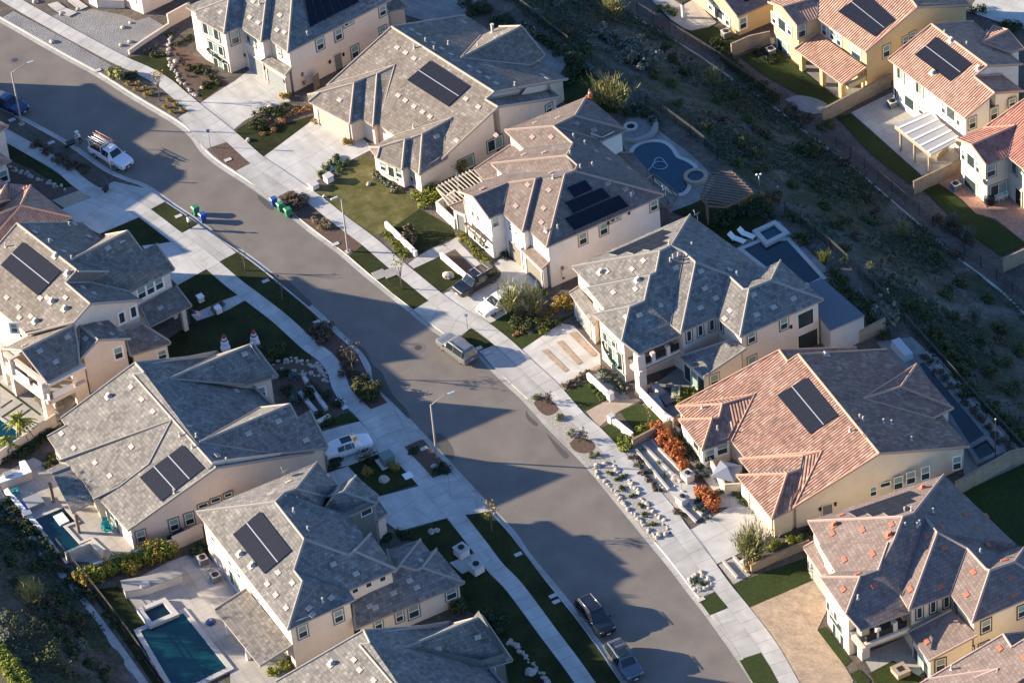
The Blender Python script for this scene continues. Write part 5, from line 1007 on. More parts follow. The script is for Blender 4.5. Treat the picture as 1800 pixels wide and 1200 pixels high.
def pillar(x, y, sz, h, label, bowl=True, mat='whitest', z=ZY):
    c = P(x, y, z); o = thing('garden_pillar', label, 'pillar', c); mb = MB(); mb.abox(c.x, c.y, c.z, sz, sz, h, 0, .6); mb.build('pillar_body', M[mat], o)
    cp = MB(); cp.abox(c.x, c.y, c.z+h, sz*1.12, sz*1.12, .09, 0, .6); cp.build('cap', M['concrete_plain'], o)
    if bowl: b = MB(); b.lathe(V((c.x, c.y, c.z+h+.09)), [(sz*.2, 0), (sz*.3, .1), (sz*.27, .16), (.02, .1)], 10); b.build('planter_bowl', M['dark'], o)
M['concrete_plain'] = flat('plain_concrete', (.45, .43, .4), .9)
pillar(1073, 702, .55, .85, 'white pillar at the end of the upper low wall by the stone steps', False); pillar(1075, 742, .55, .85, 'white pillar at the top of the lower low wall by the stone steps', False)
pillar(1209, 843, .95, .8, 'cream square planter pillar beside the orange shrubs', mat='sand'); pillar(1200, 884, .95, .8, 'cream square planter pillar nearer the sidewalk', mat='sand'); pillar(812, 975, 1.1, .9, 'pale square pillar with a bowl beside the shaded front walk, upper of two'); pillar(838, 1004, 1.1, .9, 'pale square pillar with a bowl beside the shaded front walk, lower of two')
pillar(578, 318, .8, .7, 'low white pillar at the head of the front path, left of the lawn', False); pillar(552, 330, .8, .5, 'low white block beside the driveway of the tan roofed house', False)
# drain channels
def channel(px, z, w, label):
    c = extend([P(x, y, z) for x, y in smooth(px)], 100); strip('drain_channel', offset(c, -w/2, z+.05), offset(c, w/2, z+.05), M['gutter'], label=label)
channel([(x-4, y+3) for x, y in RB], UZ, .8, 'pale concrete drain channel at the foot of the long slope'); channel([(x, y) for x, y in LT], ZY, .9, 'concrete drain channel behind the left back yards')
def iron_fence(px, z, label, h=1.5, step=2.4, mat='iron', lim=46):
    c = [P(x, y, z) for x, y in smooth(px)]; L = sum((b-a).length for a, b in zip(c, c[1:])); n = min(lim, int(L/step)); c = resample(c, n+1)
    o = thing('iron_fence', label, 'fence', c[0]); rb_ = MB(); pk = MB()
    for a, b in zip(c, c[1:]):
        d = (b-a).normalized(); w = V((-d.y, d.x, 0))*.02
        for zz in (.12, h-.25, h-.04): rb_.hexa([p+V((0, 0, zz)) for p in (a-w, b-w, b+w, a+w)], [p+V((0, 0, zz+.045)) for p in (a-w, b-w, b+w, a+w)])
        for k in range(1, 12): q = a.lerp(b, k/12); pk.abox(q.x, q.y, q.z+.1, .02, .02, h-.15, 0, math.atan2(d.y, d.x))
    rb_.build('rail', M['fence_rail'], o); pk.build('picket_panel', M[mat], o)
    p0 = None
    for q in c:
        if p0 is None:
            mb = MB(); mb.abox(c[0].x, c[0].y, c[0].z, .07, .07, h+.08); p0 = mb.build('post', M[mat], o)
        else:
            k = p0.copy(); COL.objects.link(k); k.parent = o; k.location = q-c[0]
M['fence_rail'] = flat('glint_iron_rail', (.1, .095, .09), .5)  # rails paler than the pickets: sun glint put into the colour
iron_fence([(870, -20), (935, 33), (1000, 84)], ZY, 'black iron fence at the top of the slope behind the tan roofed house'); iron_fence([(1040, 108), (1095, 152), (1160, 200), (1225, 248), (1262, 280)], ZY, 'black iron fence at the top of the slope behind the curved pool')
iron_fence([(1380, 375), (1430, 415), (1480, 458), (1560, 535)], ZY, 'black iron fence at the top of the slope behind the square spa'); iron_fence([(1590, 570), (1640, 625), (1720, 715), (1800, 800)], ZY, 'black iron fence at the top of the slope behind the long dark pool')
FU = lambda k: [(x+20+k, y+3) for x, y in RB]
iron_fence(FU(0)[1:6], UZ, 'black iron fence along the lower yards, upper stretch'); iron_fence(FU(0)[6:10], UZ, 'black iron fence below the white house yard'); iron_fence(FU(0)[10:], UZ, 'black iron fence below the red paver patio yard')
iron_fence([(x+26, y-8) for x, y in LT[3:]], ZY, 'black iron fence behind the blue swimming pool yard')
# pools
def water(n, c, c2):
    m, nt, b = newmat(n, .06, .5); tc = N(nt, 'TexCoord'); nz = N(nt, 'TexNoise', Scale=.35, Detail=3); nt.links.new(tc.outputs['Object'], nz.inputs['Vector'])
    r = ramp(nt, [(.35, c), (.65, c2)]); nt.links.new(nz.outputs['Fac'], r.inputs[0]); nt.links.new(r.outputs[0], b.inputs['Base Color'])
    n2 = N(nt, 'TexNoise', Scale=2.5, Detail=2); nt.links.new(tc.outputs['Object'], n2.inputs['Vector']); bp = N(nt, 'Bump', Strength=.25, Distance=.03); nt.links.new(n2.outputs['Fac'], bp.inputs['Height']); nt.links.new(bp.outputs[0], b.inputs['Normal']); return m
M['wteal'] = water('teal_pool_water', (.002, .026, .035), (.005, .05, .06)); M['wblue'] = water('blue_pool_water', (.002, .035, .062), (.004, .05, .08)); M['wdark'] = water('dark_pool_water', (.004, .013, .022), (.006, .02, .03)); M['wnavy'] = water('deep_teal_pool_water', (.002, .02, .032), (.003, .03, .043))
def pool(name, label, px, wmat, cw=.35, ch=.12, z=ZY, sm=False, cmat='concrete_plain', lvl=.05, cat='swimming pool'):
    if sm: px = smooth(px+[px[0]], 4)[:-1]
    ps = [P(x, y, z+.07) for x, y in px]
    if newell(ps).z < 0: ps.reverse()
    o = thing(name, label, cat, V((sum(p.x for p in ps)/len(ps), sum(p.y for p in ps)/len(ps), z))); n = len(ps); out = []
    for i in range(n):
        d1 = (ps[i]-ps[i-1]).normalized(); d2 = (ps[(i+1) % n]-ps[i]).normalized(); l = V((d1.y, -d1.x, 0))+V((d2.y, -d2.x, 0)); l.normalize(); out.append(ps[i]+l*cw/max(.5, l.dot(V((d1.y, -d1.x, 0)))))
    mb = MB(); up = V((0, 0, ch)); dn = V((0, 0, .07))
    for i in range(n):
        j = (i+1) % n
        mb.face([ps[i]+up, out[i]+up, out[j]+up, ps[j]+up]); mb.face([out[i]-dn, out[j]-dn, out[j]+up, out[i]+up]); mb.face([ps[j]-dn, ps[i]-dn, ps[i]+up, ps[j]+up])
    mb.build('coping', M[cmat], o); wb = MB()
    for tr in tessellate_polygon([[V((p.x, p.y, 0)) for p in ps]]):
        t = [ps[i]+V((0, 0, lvl*ch/.12)) for i in tr]
        if newell(t).z < 0: t.reverse()
        wb.face(t)
    wb.build('water', M[wmat], o); return o
pool('swimming_pool', 'large rectangular teal swimming pool at the lower left', [(247, 1110), (322, 1078), (399, 1174), (322, 1212), (300, 1200)], 'wteal', .5); pool('spa_pool', 'small dark square spa at the head of the rectangular teal pool', [(253, 1077), (287, 1063), (303, 1082), (268, 1097)], 'wdark', .5, .4, cat='spa')
pool('swimming_pool', 'narrow dark teal swimming pool with a white stepping slab, beside the teal chairs', [(61, 914), (112, 893), (133, 917), (111, 925), (140, 957), (160, 949), (178, 966), (118, 986)], 'wnavy', .3); pool('swimming_pool', 'blue pool edge at the left frame beside the yellow palm', [(-30, 752), (0, 738), (22, 752), (48, 772), (30, 790), (-20, 800)], 'wblue', .3)
pool('swimming_pool', 'kidney shaped blue swimming pool behind the brown roofed house', [(1110, 275), (1119, 260), (1138, 252), (1162, 252), (1178, 262), (1189, 278), (1207, 286), (1220, 298), (1207, 315), (1208, 330), (1196, 341), (1178, 334), (1160, 320), (1138, 302)], 'wblue', .45, sm=True)
def ring(cx, cy, z, r, n=20): c = P(cx, cy, z); return [c+V((math.cos(k*2*math.pi/n)*r, math.sin(k*2*math.pi/n)*r, 0)) for k in range(n)]
def round_tub(name, label, x, y, r, h, fill, rim='concrete_plain', cat='spa', wid=.4, side='deckdark'):
    c = P(x, y, ZY); o = thing(name, label, cat, c); mb = MB(); mb.lathe(c, [(r, 0), (r, h), (r-wid, h), (r-wid, h-.25)], 24, 0, False); mb.build('rim', M[rim], o); w = MB(); w.face([V((c.x+math.cos(k*math.pi/12)*(r-wid), c.y+math.sin(k*math.pi/12)*(r-wid), c.z+h-.12)) for k in range(24)]); w.build('water' if fill[0] == 'w' else 'fire_bed', M[fill], o); return o
round_tub('spa_pool', 'round raised spa beside the kidney shaped pool', 1223, 315, 1.25, .5, 'wblue', 'tanstone'); round_tub('fire_pit', 'round stone fire pit on a circular terrace behind the brown roofed house', 1109, 226, .75, .35, 'dark', cat='fire pit', wid=.3)
o = thing('curved_bench', 'curved pale masonry seat wall around the fire pit', 'bench', P(1117, 224, ZY)); mb = MB(); c = P(1112, 226, ZY)
for k in range(16):
    a0, a1 = -1.9+k*.2, -1.9+(k+1)*.2; q = [V((c.x+math.cos(a)*r, c.y+math.sin(a)*r, c.z)) for a, r in ((a0, 2.2), (a0, 2.75), (a1, 2.75), (a1, 2.2))]
    if newell(q).z < 0: q.reverse()
    mb.hexa(q, [p+V((0, 0, .5)) for p in q])
mb.build('seat', M['deck'], o)
pool('swimming_pool', 'dark teal swimming pool with two white loungers at its end', [(1307, 439), (1338, 426), (1384, 424), (1443, 489), (1422, 499), (1372, 490)], 'wnavy', .45); pool('spa_pool', 'square raised spa above the dark teal pool', [(1334, 412), (1361, 400), (1377, 414), (1349, 428)], 'wblue', .5, .45, cmat='concrete_plain', cat='spa')
pool('swimming_pool', 'long narrow dark pool behind the red tiled house', [(1616, 641), (1624, 638), (1730, 765), (1704, 781)], 'wdark', .5, cmat='deckdark'); pool('spa_pool', 'square dark spa at the lower end of the long narrow pool', [(1708, 790), (1734, 776), (1752, 797), (1722, 812)], 'wdark', .45, .35, cmat='deckdark', cat='spa')
# white stepping slab in the narrow pool
c = P(108, 913, ZY+.1); o = thing('stepping_slab', 'white square slab standing in the narrow teal pool', 'slab', c); mb = MB(); mb.abox(c.x, c.y, c.z, 1.5, 1.0, .18, 0, LC.ang+1.57); mb.build('slab_top', M['white'], o)
# pool hose
c = P(1158, 291, ZY+.14); pts = [P(x, y, ZY+.16) for x, y in smooth([(1138, 301), (1148, 290), (1152, 280), (1160, 277), (1166, 281)], 3)]+[P(1160+13*math.cos(t*.42), 291+7*math.sin(t*.42), ZY+.17) for t in range(16)]
mb = MB(); mb.tube(pts, .045, 5); tag(mb.build('pool_hose', flat('pale_hose', (.35, .5, .6), .5), None, pts[0]), 'pale curled cleaning hose floating in the kidney shaped pool', 'hose')
# ---- street lamps
def lamp(x, y, label, arm=0.0, rz=0):
    c = P(x, y, ZY); o = thing('street_lamp', label, 'street lamp', c, 'street lamps along the street'); mb = MB(); mb.tube([c, c+V((0, 0, .35)), c+V((0, 0, 7))], [.13, .11, .075], 10); mb.build('pole', M['lamp'], o)
    b = MB(); b.abox(c.x, c.y, c.z-.02, .55, .55, .06, 0, .5); b.build('base_plate', M['concrete_plain'], o)
    d = V((math.cos(rz), math.sin(rz), 0)); pts = [c+V((0, 0, 6.9))]+[c+d*arm*t+V((0, 0, 6.9+.55*math.sin(t*1.5))) for t in (.25, .5, .75, 1)]
    a = MB(); a.tube(pts, .05, 7); a.build('arm', M['lamp'], o); h = MB(); e = pts[-1]; w = V((-d.y, d.x, 0))*.14; z = V((0, 0, .09))
    h.hexa([e-w-z-d*.1, e+d*.65-w*.7-z, e+d*.65+w*.7-z, e+w-z-d*.1][::1], [e-w*.6-d*.1+z*.6, e+d*.6-w*.5+z*.3, e+d*.6+w*.5+z*.3, e+w*.6-d*.1+z*.6]); h.build('lamp_head', M['lamphead'], o); return o
M['lamp'] = flat('tan_lamp_pole', (.36, .3, .25), .6); M['lamphead'] = flat('pale_lamp_head', (.5, .5, .48), .5)
vd = (P(900, 880, 0)-P(1040, 822, 0)); vang = math.atan2(-vd.y, -vd.x)
lamp(38, 218, 'tan street lamp beside the dark blue car at the upper left', 2.0, vang); lamp(612, 442, 'tan street lamp between the sidewalk and the mulch bed, beside the patchy lawn', .5, vang+math.pi); lamp(768, 805, 'tan street lamp with curved arm over the road, beside the small dark planter', 2.0, vang)
q = P(226, 95, ZY)-V((math.cos(SH_DIR), math.sin(SH_DIR), 0))*26
o = lamp(0, 0, 'tan street lamp beyond the left edge of the photo', 2.0, vang) if 0 else None
def sign(x, y, h, label, plate=(.35, .45), col=(.12, .2, .42)):
    c = P(x, y, ZY); o = thing('street_sign', label, 'sign', c); mb = MB(); mb.tube([c, c+V((0, 0, h))], .035, 6); mb.build('post', M['steel'], o); p = MB(); p.box(c+V((0, -.05, h-.25)), V((plate[0]/2, 0, 0)), V((0, .012, 0)), V((0, 0, plate[1]/2))); p.build('plate', flat('sign_paint', col, .5), o)
sign(370, 259, 2.5, 'small blue sign on a thin post beside the brown planter'); sign(198, 313, 2.4, 'thin sign post in front of the white pickup truck', col=(.35, .36, .38)); sign(822, 579, 2.2, 'thin white sign post at the edge of the shaded driveway', (.3, .4), (.6, .6, .62))
c = P(1749.5, 822, ZY); o = thing('flag_pole', 'thin dark pole standing by the square dark spa', 'pole', c); mb = MB(); mb.tube([c, c+V((0, 0, 6.2))], [.05, .03], 6); mb.build('mast', M['iron'], o); mb = MB(); mb.lathe(c+V((0, 0, 6.2)), [(.02, 0), (.09, .06), (.02, .16)], 8); mb.build('finial', M['white'], o)
c = P(1335, 337, ZY); o = thing('garden_lamp', 'pale double headed garden lamp beyond the slatted pergola', 'lamp', c); mb = MB(); mb.tube([c, c+V((0, 0, 2.2))], .05, 6); mb.build('pole', M['steel'], o); mb = MB(); [mb.lathe(c+V((k, 0, 2.15)), [(.05, 0), (.14, .12), (.05, .26)], 8) for k in (-.2, .2)]; mb.build('lamp_head', M['white'], o)
# covers and boxes set in the ground
def slabthing(name, label, cat, x, y, sx, sy, h, mat, group=None, z=ZY, rot=None):
    c = P(x, y, z+.02); o = thing(name, label, cat, c, group); mb = MB(); mb.abox(c.x, c.y, c.z, sx, sy, h, 0, vang if rot is None else rot); mb.build('lid', M[mat], o); r = MB(); r.abox(c.x, c.y, c.z-.02, sx+.08, sy+.08, .03, 0, vang if rot is None else rot); r.build('frame', M['gutter'], o); return o
for x, y, w in ((172, 124, 'in the shrub bed below the far sidewalk'), (401, 281, 'in the brown planter by the blue sign'), (21, 211, 'at the left edge below the blue car'), (90, 251, 'between the left lamp and the pickup truck'), (314, 380, 'in the lawn behind the green bin'), (590, 429, 'in the mulch beside the tan lamp without arm'), (467, 494, 'in the shaded kerb lawn before the dark bush'), (557, 566, 'at the tip of the shaded kerb lawn'), (911, 974, 'in the dark kerb lawn above the black car, alone'), (972, 1047, 'upper of two in the dark kerb lawn beside the black car'), (978, 1057, 'lower of two in the dark kerb lawn beside the black car'), (1232, 1053, 'between the rocks and the bright turf patch'), (841, 612, 'left of two beside the silver car'), (856, 620, 'right of two beside the silver car'), (745, 788, 'in the small dark planter beside the lamp')):
    slabthing('utility_cover', 'pale utility cover ' + w, 'cover', x, y, .75 if w[:2] != 'in the small' else 1.2, .45, .05, 'concrete_plain', 'utility covers in the verge')
for x, y, w in ((667.5, 482.5, 'nearer the street'), (685, 480, 'nearer the sidewalk')): slabthing('stepping_stone', 'square pale stepping stone in the kerb lawn, ' + w, 'stepping stone', x, y, 1.3, 1.3, .05, 'deck', 'stepping stones')
slabthing('storm_drain', 'white framed square drain in the shaded lawn', 'drain', 717, 836, .9, .9, .06, 'white'); slabthing('drain_grate', 'dark grate in the kerb', 'drain', 717.3, 836, .5, .5, .09, 'dark') if 0 else None
for k, (x, y) in enumerate(((596, 703), (602, 707), (601, 712), (606, 716))): slabthing('stepping_stone', 'small white stepping stone in the shaded turf, %s of four' % ('topmost', 'second', 'third', 'lowest')[k], 'stepping stone', x, y, .6, .45, .05, 'white', 'stepping stones')
c = P(681, 812, ZY); o = thing('transformer_box', 'green electrical transformer box on a concrete pad in the shaded garden', 'transformer', c); mb = MB(); mb.abox(c.x, c.y, c.z, 1.2, 1.1, .95, 0, vang); mb.abox(c.x, c.y, c.z+.95, 1.28, 1.18, .06, 0, vang); mb.build('cabinet', flat('green_cabinet', (.13, .19, .16), .5), o); mb = MB(); mb.abox(c.x, c.y, c.z-.02, 1.9, 1.7, .08, 0, vang); mb.build('pad', M['concrete_plain'], o)
# trash carts
def cart(x, y, col, label, rz, z=0.0):
    c = P(x, y, z); o = thing('trash_cart', label, 'trash cart', c, 'wheeled trash carts'); m = flat('cart_plastic', col, .45); d = V((math.cos(rz), math.sin(rz), 0)); w = V((-d.y, d.x, 0)); mb = MB(); b = [c+d*a*.24+w*e*.24+V((0, 0, .08)) for a, e in ((-1, -1), (1, -1), (1, 1), (-1, 1))]; t = [c+d*a*.34+w*e*.31+V((0, 0, .98)) for a, e in ((-1, -1), (1, -1), (1, 1), (-1, 1))]; mb.hexa(b, t); mb.build('body', m, o)
    l = MB(); l.hexa([p+V((0, 0, .0)) for p in [c+d*a*.38+w*e*.34+V((0, 0, .98)) for a, e in ((-1, -1), (1, -1), (1, 1), (-1, 1))]], [c+d*a*.28+w*e*.26+V((0, 0, 1.1)) for a, e in ((-1, -1), (1, -1), (1, 1), (-1, 1))]); l.build('lid', m, o)
    h = MB(); h.tube([c-d*.44-w*.25+V((0, 0, .98)), c-d*.44+w*.25+V((0, 0, .98))], .025, 6); h.build('handle', m, o)
    for e in (-1, 1): k = MB(); q = c-d*.2+w*e*.28+V((0, 0, .13)); k.tube([q-w*.04, q+w*.04], .13, 10); k.build('wheel', M['iron'], o)
GR, BL = (.03, .2, .1), (.02, .08, .3)
cart(345, 377, GR, 'green trash cart behind the blue cart at the left kerb', .5); cart(357.5, 389, BL, 'blue trash cart with long shadow at the left kerb', .5); cart(482, 362, BL, 'blue trash cart at the far kerb, uppermost of three', 3.6); cart(494, 371, GR, 'green trash cart in the middle of three at the far kerb', 3.6); cart(507, 380.5, GR, 'green trash cart, lowest of three at the far kerb', 3.6); cart(186, 335, (.04, .045, .05), 'black trash cart standing on the left sidewalk', .5, ZY+.06)
# pergolas
def pergola(px, h, label, n, posts, m='trellis', z=ZY, along=0):
    ps = [P(x, y, z+h) for x, y in px]; c = sum(ps, V((0, 0, 0)))/len(ps); o = thing('slatted_pergola', label, 'pergola', V((c.x, c.y, z))); fr, sl_ = MB(), MB()
    for a, b in zip(ps, ps[1:]+ps[:1]):
        d = (b-a).normalized(); w = V((-d.y, d.x, 0))*.06; fr.hexa([a-w-V((0, 0, .2)), b-w-V((0, 0, .2)), b+w-V((0, 0, .2)), a+w-V((0, 0, .2))], [a-w, b-w, b+w, a+w])
    fr.build('beam', M[m], o); a, b = ps[along], ps[(along+1) % len(ps)]; d = (b-a).normalized(); w = V((-d.y, d.x, 0)); s = [(p-a).dot(d) for p in ps]; lo, hi = min(s), max(s); k = int((hi-lo)/.42)
    for i in range(1, k):
        q = a+d*(lo+(hi-lo)*i/k); ts = []
        for p, r in zip(ps, ps[1:]+ps[:1]):
            e0, e1 = (p-q).dot(d), (r-q).dot(d)
            if (e0 > 0) != (e1 > 0): ts.append((p.lerp(r, e0/(e0-e1))-q).dot(w))
        if len(ts) >= 2:
            t0, t1 = min(ts)-.15, max(ts)+.15; mid = q+w*(t0+t1)/2; mid.z = z+h+.08; sl_.box(mid, w*(t1-t0)/2, d*.05, V((0, 0, .06)))
    sl_.build('slats', M[m], o)
    for x, y in posts: q = P(x, y, z); pb = MB(); pb.abox(q.x, q.y, z, .2, .2, h-.1); pb.build('post', M[m], o)
    return o
pergola([(767, 329), (832, 298), (851, 317), (813, 353), (790, 360)], 2.7, 'tan slatted timber trellis between the cream house and the white house', 20, [(784, 372)])
pergola([(1135, 313), (1152, 307), (1192, 340), (1180, 364), (1163, 362)], 2.7, 'grey slatted pergola beside the kidney shaped pool', 20, [(1176, 385), (1150, 345)], 'wood'); pergola([(1232, 346), (1250, 305), (1286, 301), (1323, 338), (1276, 363), (1243, 361)], 2.7, 'six sided slatted pergola beyond the round spa', 24, [(1243, 386), (1300, 372), (1245, 395)], 'wood')
C_ = pergola([(815, 392), (821, 391), (855, 421), (850, 427)], 2.3, 'small timber awning trellis on the white house front', 6, [], 'wood')
# white patio cover
ps = [P(x, y, UZ+2.9) for x, y in ((1573, 222), (1631, 197), (1690, 246), (1637, 274))]; o = thing('patio_cover', 'white panelled patio cover on posts behind the white house', 'patio cover', V((ps[3].x, ps[3].y, UZ))); mb = MB(); mb.hexa([ps[0], ps[3], ps[2], ps[1]], [p+V((0, 0, .14)) for p in (ps[0], ps[3], ps[2], ps[1])]); mb.build('roof_panel', flat('grey_white_sheet', (.34, .34, .34), .6), o)
for k in range(5):
    t = (k+.5)/5; a, b = ps[0].lerp(ps[3], t), ps[1].lerp(ps[2], t); w = (ps[3]-ps[0]).normalized()*.14; u = V((0, 0, .145)); mb = MB(); mb.hexa([a-w+u, a+w+u, b+w+u, b-w+u], [a-w+u*1.25, a+w+u*1.25, b+w+u*1.25, b-w+u*1.25]); mb.build('seam', M['white'], o)
mb = MB(); w = V((0, 0, .3)); d = (ps[0]-ps[1]).normalized()*.05; mb.hexa([ps[0]-w+d, ps[3]-w+d, ps[3]-w-d, ps[0]-w-d], [ps[0]+d, ps[3]+d, ps[3]-d, ps[0]-d]); mb.build('beam', M['trimtan'], o)
for t in (.12, .5, .9): q = ps[0].lerp(ps[3], t); pb = MB(); pb.abox(q.x+.15, q.y, UZ, .2, .2, 2.8, 0, vang); pb.build('post', M['trimtan'], o)
# white timber gable cover, upper right
o = thing('patio_cover', 'white timber patio cover cut off by the top edge, left of the yellow house', 'patio cover', P(1204, 32, UZ)); q = P(1201, 32, UZ); mb = MB(); mb.abox(q.x, q.y, UZ, .3, .3, 2.5, 0, vang); mb.build('post', M['white'], o); ps = [P(x, y, UZ+2.6) for x, y in ((1184, 0), (1199, 10), (1240, -12), (1225, -30))]; mb = MB(); mb.hexa([ps[0], ps[1], ps[2], ps[3]], [p+V((0, 0, .25)) for p in ps]); mb.build('roof', M['r_pink'], o)
# patio umbrella
c = P(1280, 856, ZY); o = thing('patio_umbrella', 'grey square patio umbrella in the courtyard of the red tiled house', 'umbrella', c); mb = MB(); t = c+V((0, 0, 2.7)); e = [c+V((math.cos(a+.3)*1.7, math.sin(a+.3)*1.7, 2.1)) for a in (0, math.pi/2, math.pi, 3*math.pi/2)]
for i in range(4): mb.face([e[i], e[(i+1) % 4], t]); mb.face([t-V((0, 0, .03)), e[(i+1) % 4]-V((0, 0, .03)), e[i]-V((0, 0, .03))])
mb.build('canopy', flat('grey_canvas', (.16, .175, .21), .9), o); mb = MB(); mb.tube([c, t], .035, 6); mb.build('pole', M['steel'], o)
# outdoor kitchen counters
def counter(px, h, label, z=ZY, top='white'):
    o = thing('outdoor_counter', label, 'counter', P(px[0][0], px[0][1], z)); ps = [P(x, y, z) for x, y in px]
    if newell(ps).z < 0: ps.reverse()
    mb = MB(); mb.hexa(ps, [p+V((0, 0, h)) for p in ps]); mb.build('base', M['cream'], o); c = sum(ps, V((0, 0, 0)))/len(ps); t = [p+(p-c).normalized()*.06+V((0, 0, h)) for p in ps]; mb = MB(); mb.hexa(t, [p+V((0, 0, .07)) for p in t]); mb.build('countertop', M[top], o)
    g = MB(); g.box(ps[0].lerp(ps[2], .35)+V((0, 0, h+.2)), V((.4, .15, 0)), V((-.12, .3, 0)), V((0, 0, .16))); g.build('grill', M['steel'], o); return o
counter([(222, 1052), (258, 1046), (322, 1024), (320, 1010), (262, 1025), (215, 1033)], .95, 'long outdoor kitchen counter with pale top beside the hedge and dark lawn', top='deck'); counter([(2, 862), (58, 842), (46, 822), (36, 825), (44, 838), (0, 852)], .95, 'white topped corner counter at the left edge of the patio')
o = counter([(8, 868), (15, 864), (76, 934), (68, 937)], .45, 'long low white topped wall along the narrow pool patio')
# teal chairs
def adirondack(x, y, rz, label, col=(.02, .28, .3)):
    c = P(x, y, ZY); o = thing('garden_chair', label, 'chair', c, 'teal garden chairs', rz); m = flat('teal_plastic', col, .5); O = wloc(o); g_ = lambda n, f: (lambda mb: (f(mb), mb.build(n, m, o)))(MB())
    g_('seat', lambda mb: mb.hexa([O+V(p) for p in ((-.25, -.3, .22), (.35, -.3, .34), (.35, .3, .34), (-.25, .3, .22))], [O+V((p[0], p[1], p[2]+.05)) for p in ((-.25, -.3, .22), (.35, -.3, .34), (.35, .3, .34), (-.25, .3, .22))]))
    g_('backrest', lambda mb: mb.hexa([O+V(p) for p in ((-.27, -.3, .24), (-.21, -.3, .24), (-.21, .3, .24), (-.27, .3, .24))], [O+V(p) for p in ((-.55, -.25, 1.0), (-.5, -.25, 1.0), (-.5, .25, 1.0), (-.55, .25, 1.0))]))
    for k in (-1, 1): g_('armrest', lambda mb: mb.box(O+V((.05, .36*k, .55)), V((.38, 0, 0)), V((0, .06, 0)), V((0, 0, .02))))
    for a, k in ((.33, -1), (.33, 1), (-.3, -1), (-.3, 1)): g_('leg', lambda mb: mb.box(O+V((a, .33*k, .27)), V((.03, 0, 0)), V((0, .03, 0)), V((0, 0, .27))))
adirondack(28, 870, 0.4, 'teal garden chair beside the low white wall'); adirondack(186, 928, -1.6, 'teal garden chair against the wall of the grey roofed house'); adirondack(191, 934, -1.3, 'teal garden chair nearest the narrow pool')
def lounger(x, y, rz, label):
    c = P(x, y, ZY); o = thing('sun_lounger', label, 'lounger', c, 'white sun loungers', rz); mb = MB(); mb.box(c+V((.3, 0, .33)), V((.7, 0, 0)), V((0, .33, 0)), V((0, 0, .04))); mb.build('seat', M['white'], o); mb = MB(); mb.hexa([c+V(p) for p in ((-.42, -.33, .3), (-.36, -.33, .36), (-.36, .33, .36), (-.42, .33, .3))], [c+V(p) for p in ((-.95, -.33, .75), (-.9, -.33, .8), (-.9, .33, .8), (-.95, .33, .75))]); mb.build('backrest', M['white'], o)
    for a, b in ((-.3, -.28), (-.3, .28), (.9, -.28), (.9, .28)): mb = MB(); mb.abox(c.x+a, c.y+b, c.z, .06, .06, .3); mb.build('leg', M['white'], o)
la = math.atan2(-.62, .78)
lounger(1295, 424, la, 'white sun lounger nearer the grey roof beside the dark teal pool'); lounger(1312, 416, la, 'white sun lounger nearer the square spa')
# AC units
def ac(x, y, z, label, rnd_=False):
    c = P(x, y, z); o = thing('air_conditioner', label, 'air conditioner', c, 'air conditioner units'); mb = MB(); mb.abox(c.x, c.y, c.z+.05, .85, .85, .75, 0, vang); mb.build('casing', M['trimgrey'], o); mb = MB(); mb.abox(c.x, c.y, c.z+.8, .9, .9, .05, 0, vang); mb.build('top_panel', M['concrete_plain'], o); mb = MB(); mb.lathe(c+V((0, 0, .85)), [(.34, 0), (.33, .04), (.05, .03)], 14); mb.build('fan_grille', M['iron'], o)
ac(357, 990, ZY, 'air conditioner beside the round green bush at the pale house wall'); ac(380, 1020, ZY, 'air conditioner lower down the pale house wall, beside the pebbles'); ac(1568, 188, UZ, 'dark air conditioner at the corner of the white house'); ac(1680, 333, UZ, 'air conditioner on the red paver patio'); ac(1276, 65, UZ, 'air conditioner below the gable of the yellow house'); ac(1355, 96, UZ, 'pale air conditioner inside the curved kerb bed'); 
# satellite dishes
dish(1169, 333, 6.9, 'white satellite dish on the eave corner of the brown roofed house'); dish(1225, 377, 6.9, 'white satellite dish above the far corner of the grey hip roof'); dish(236, 925, 3.4, 'grey satellite dish on the lower eave corner of the grey gable roof'); dish(500, 829, 6.9, 'white satellite dish on the sunlit edge of the big grey hip roof'); dish(1719, 318, UZ+3.0, 'white satellite dish on the wall above the red paver patio')
# traffic cone standing at the roof peak
c = P(1037, 170, ZY+E2+.35); o = thing('traffic_cone', 'orange and white cone standing at the peak of the brown roof', 'cone', c); mb = MB(); mb.abox(c.x, c.y, c.z, .55, .55, .05); mb.build('base', flat('orange_plastic', (.6, .12, .03), .5), o); mb = MB(); mb.lathe(c+V((0, 0, .05)), [(.22, 0), (.15, .4), (.12, .55), (.07, .8), (.04, .95)], 12); cn = mb.build('cone_body', flat('orange_plastic_cone', (.62, .13, .03), .5), o); mb = MB(); mb.lathe(c+V((0, 0, .43)), [(.17, 0), (.135, .22)], 12); mb.build('white_band', M['white'], cn)
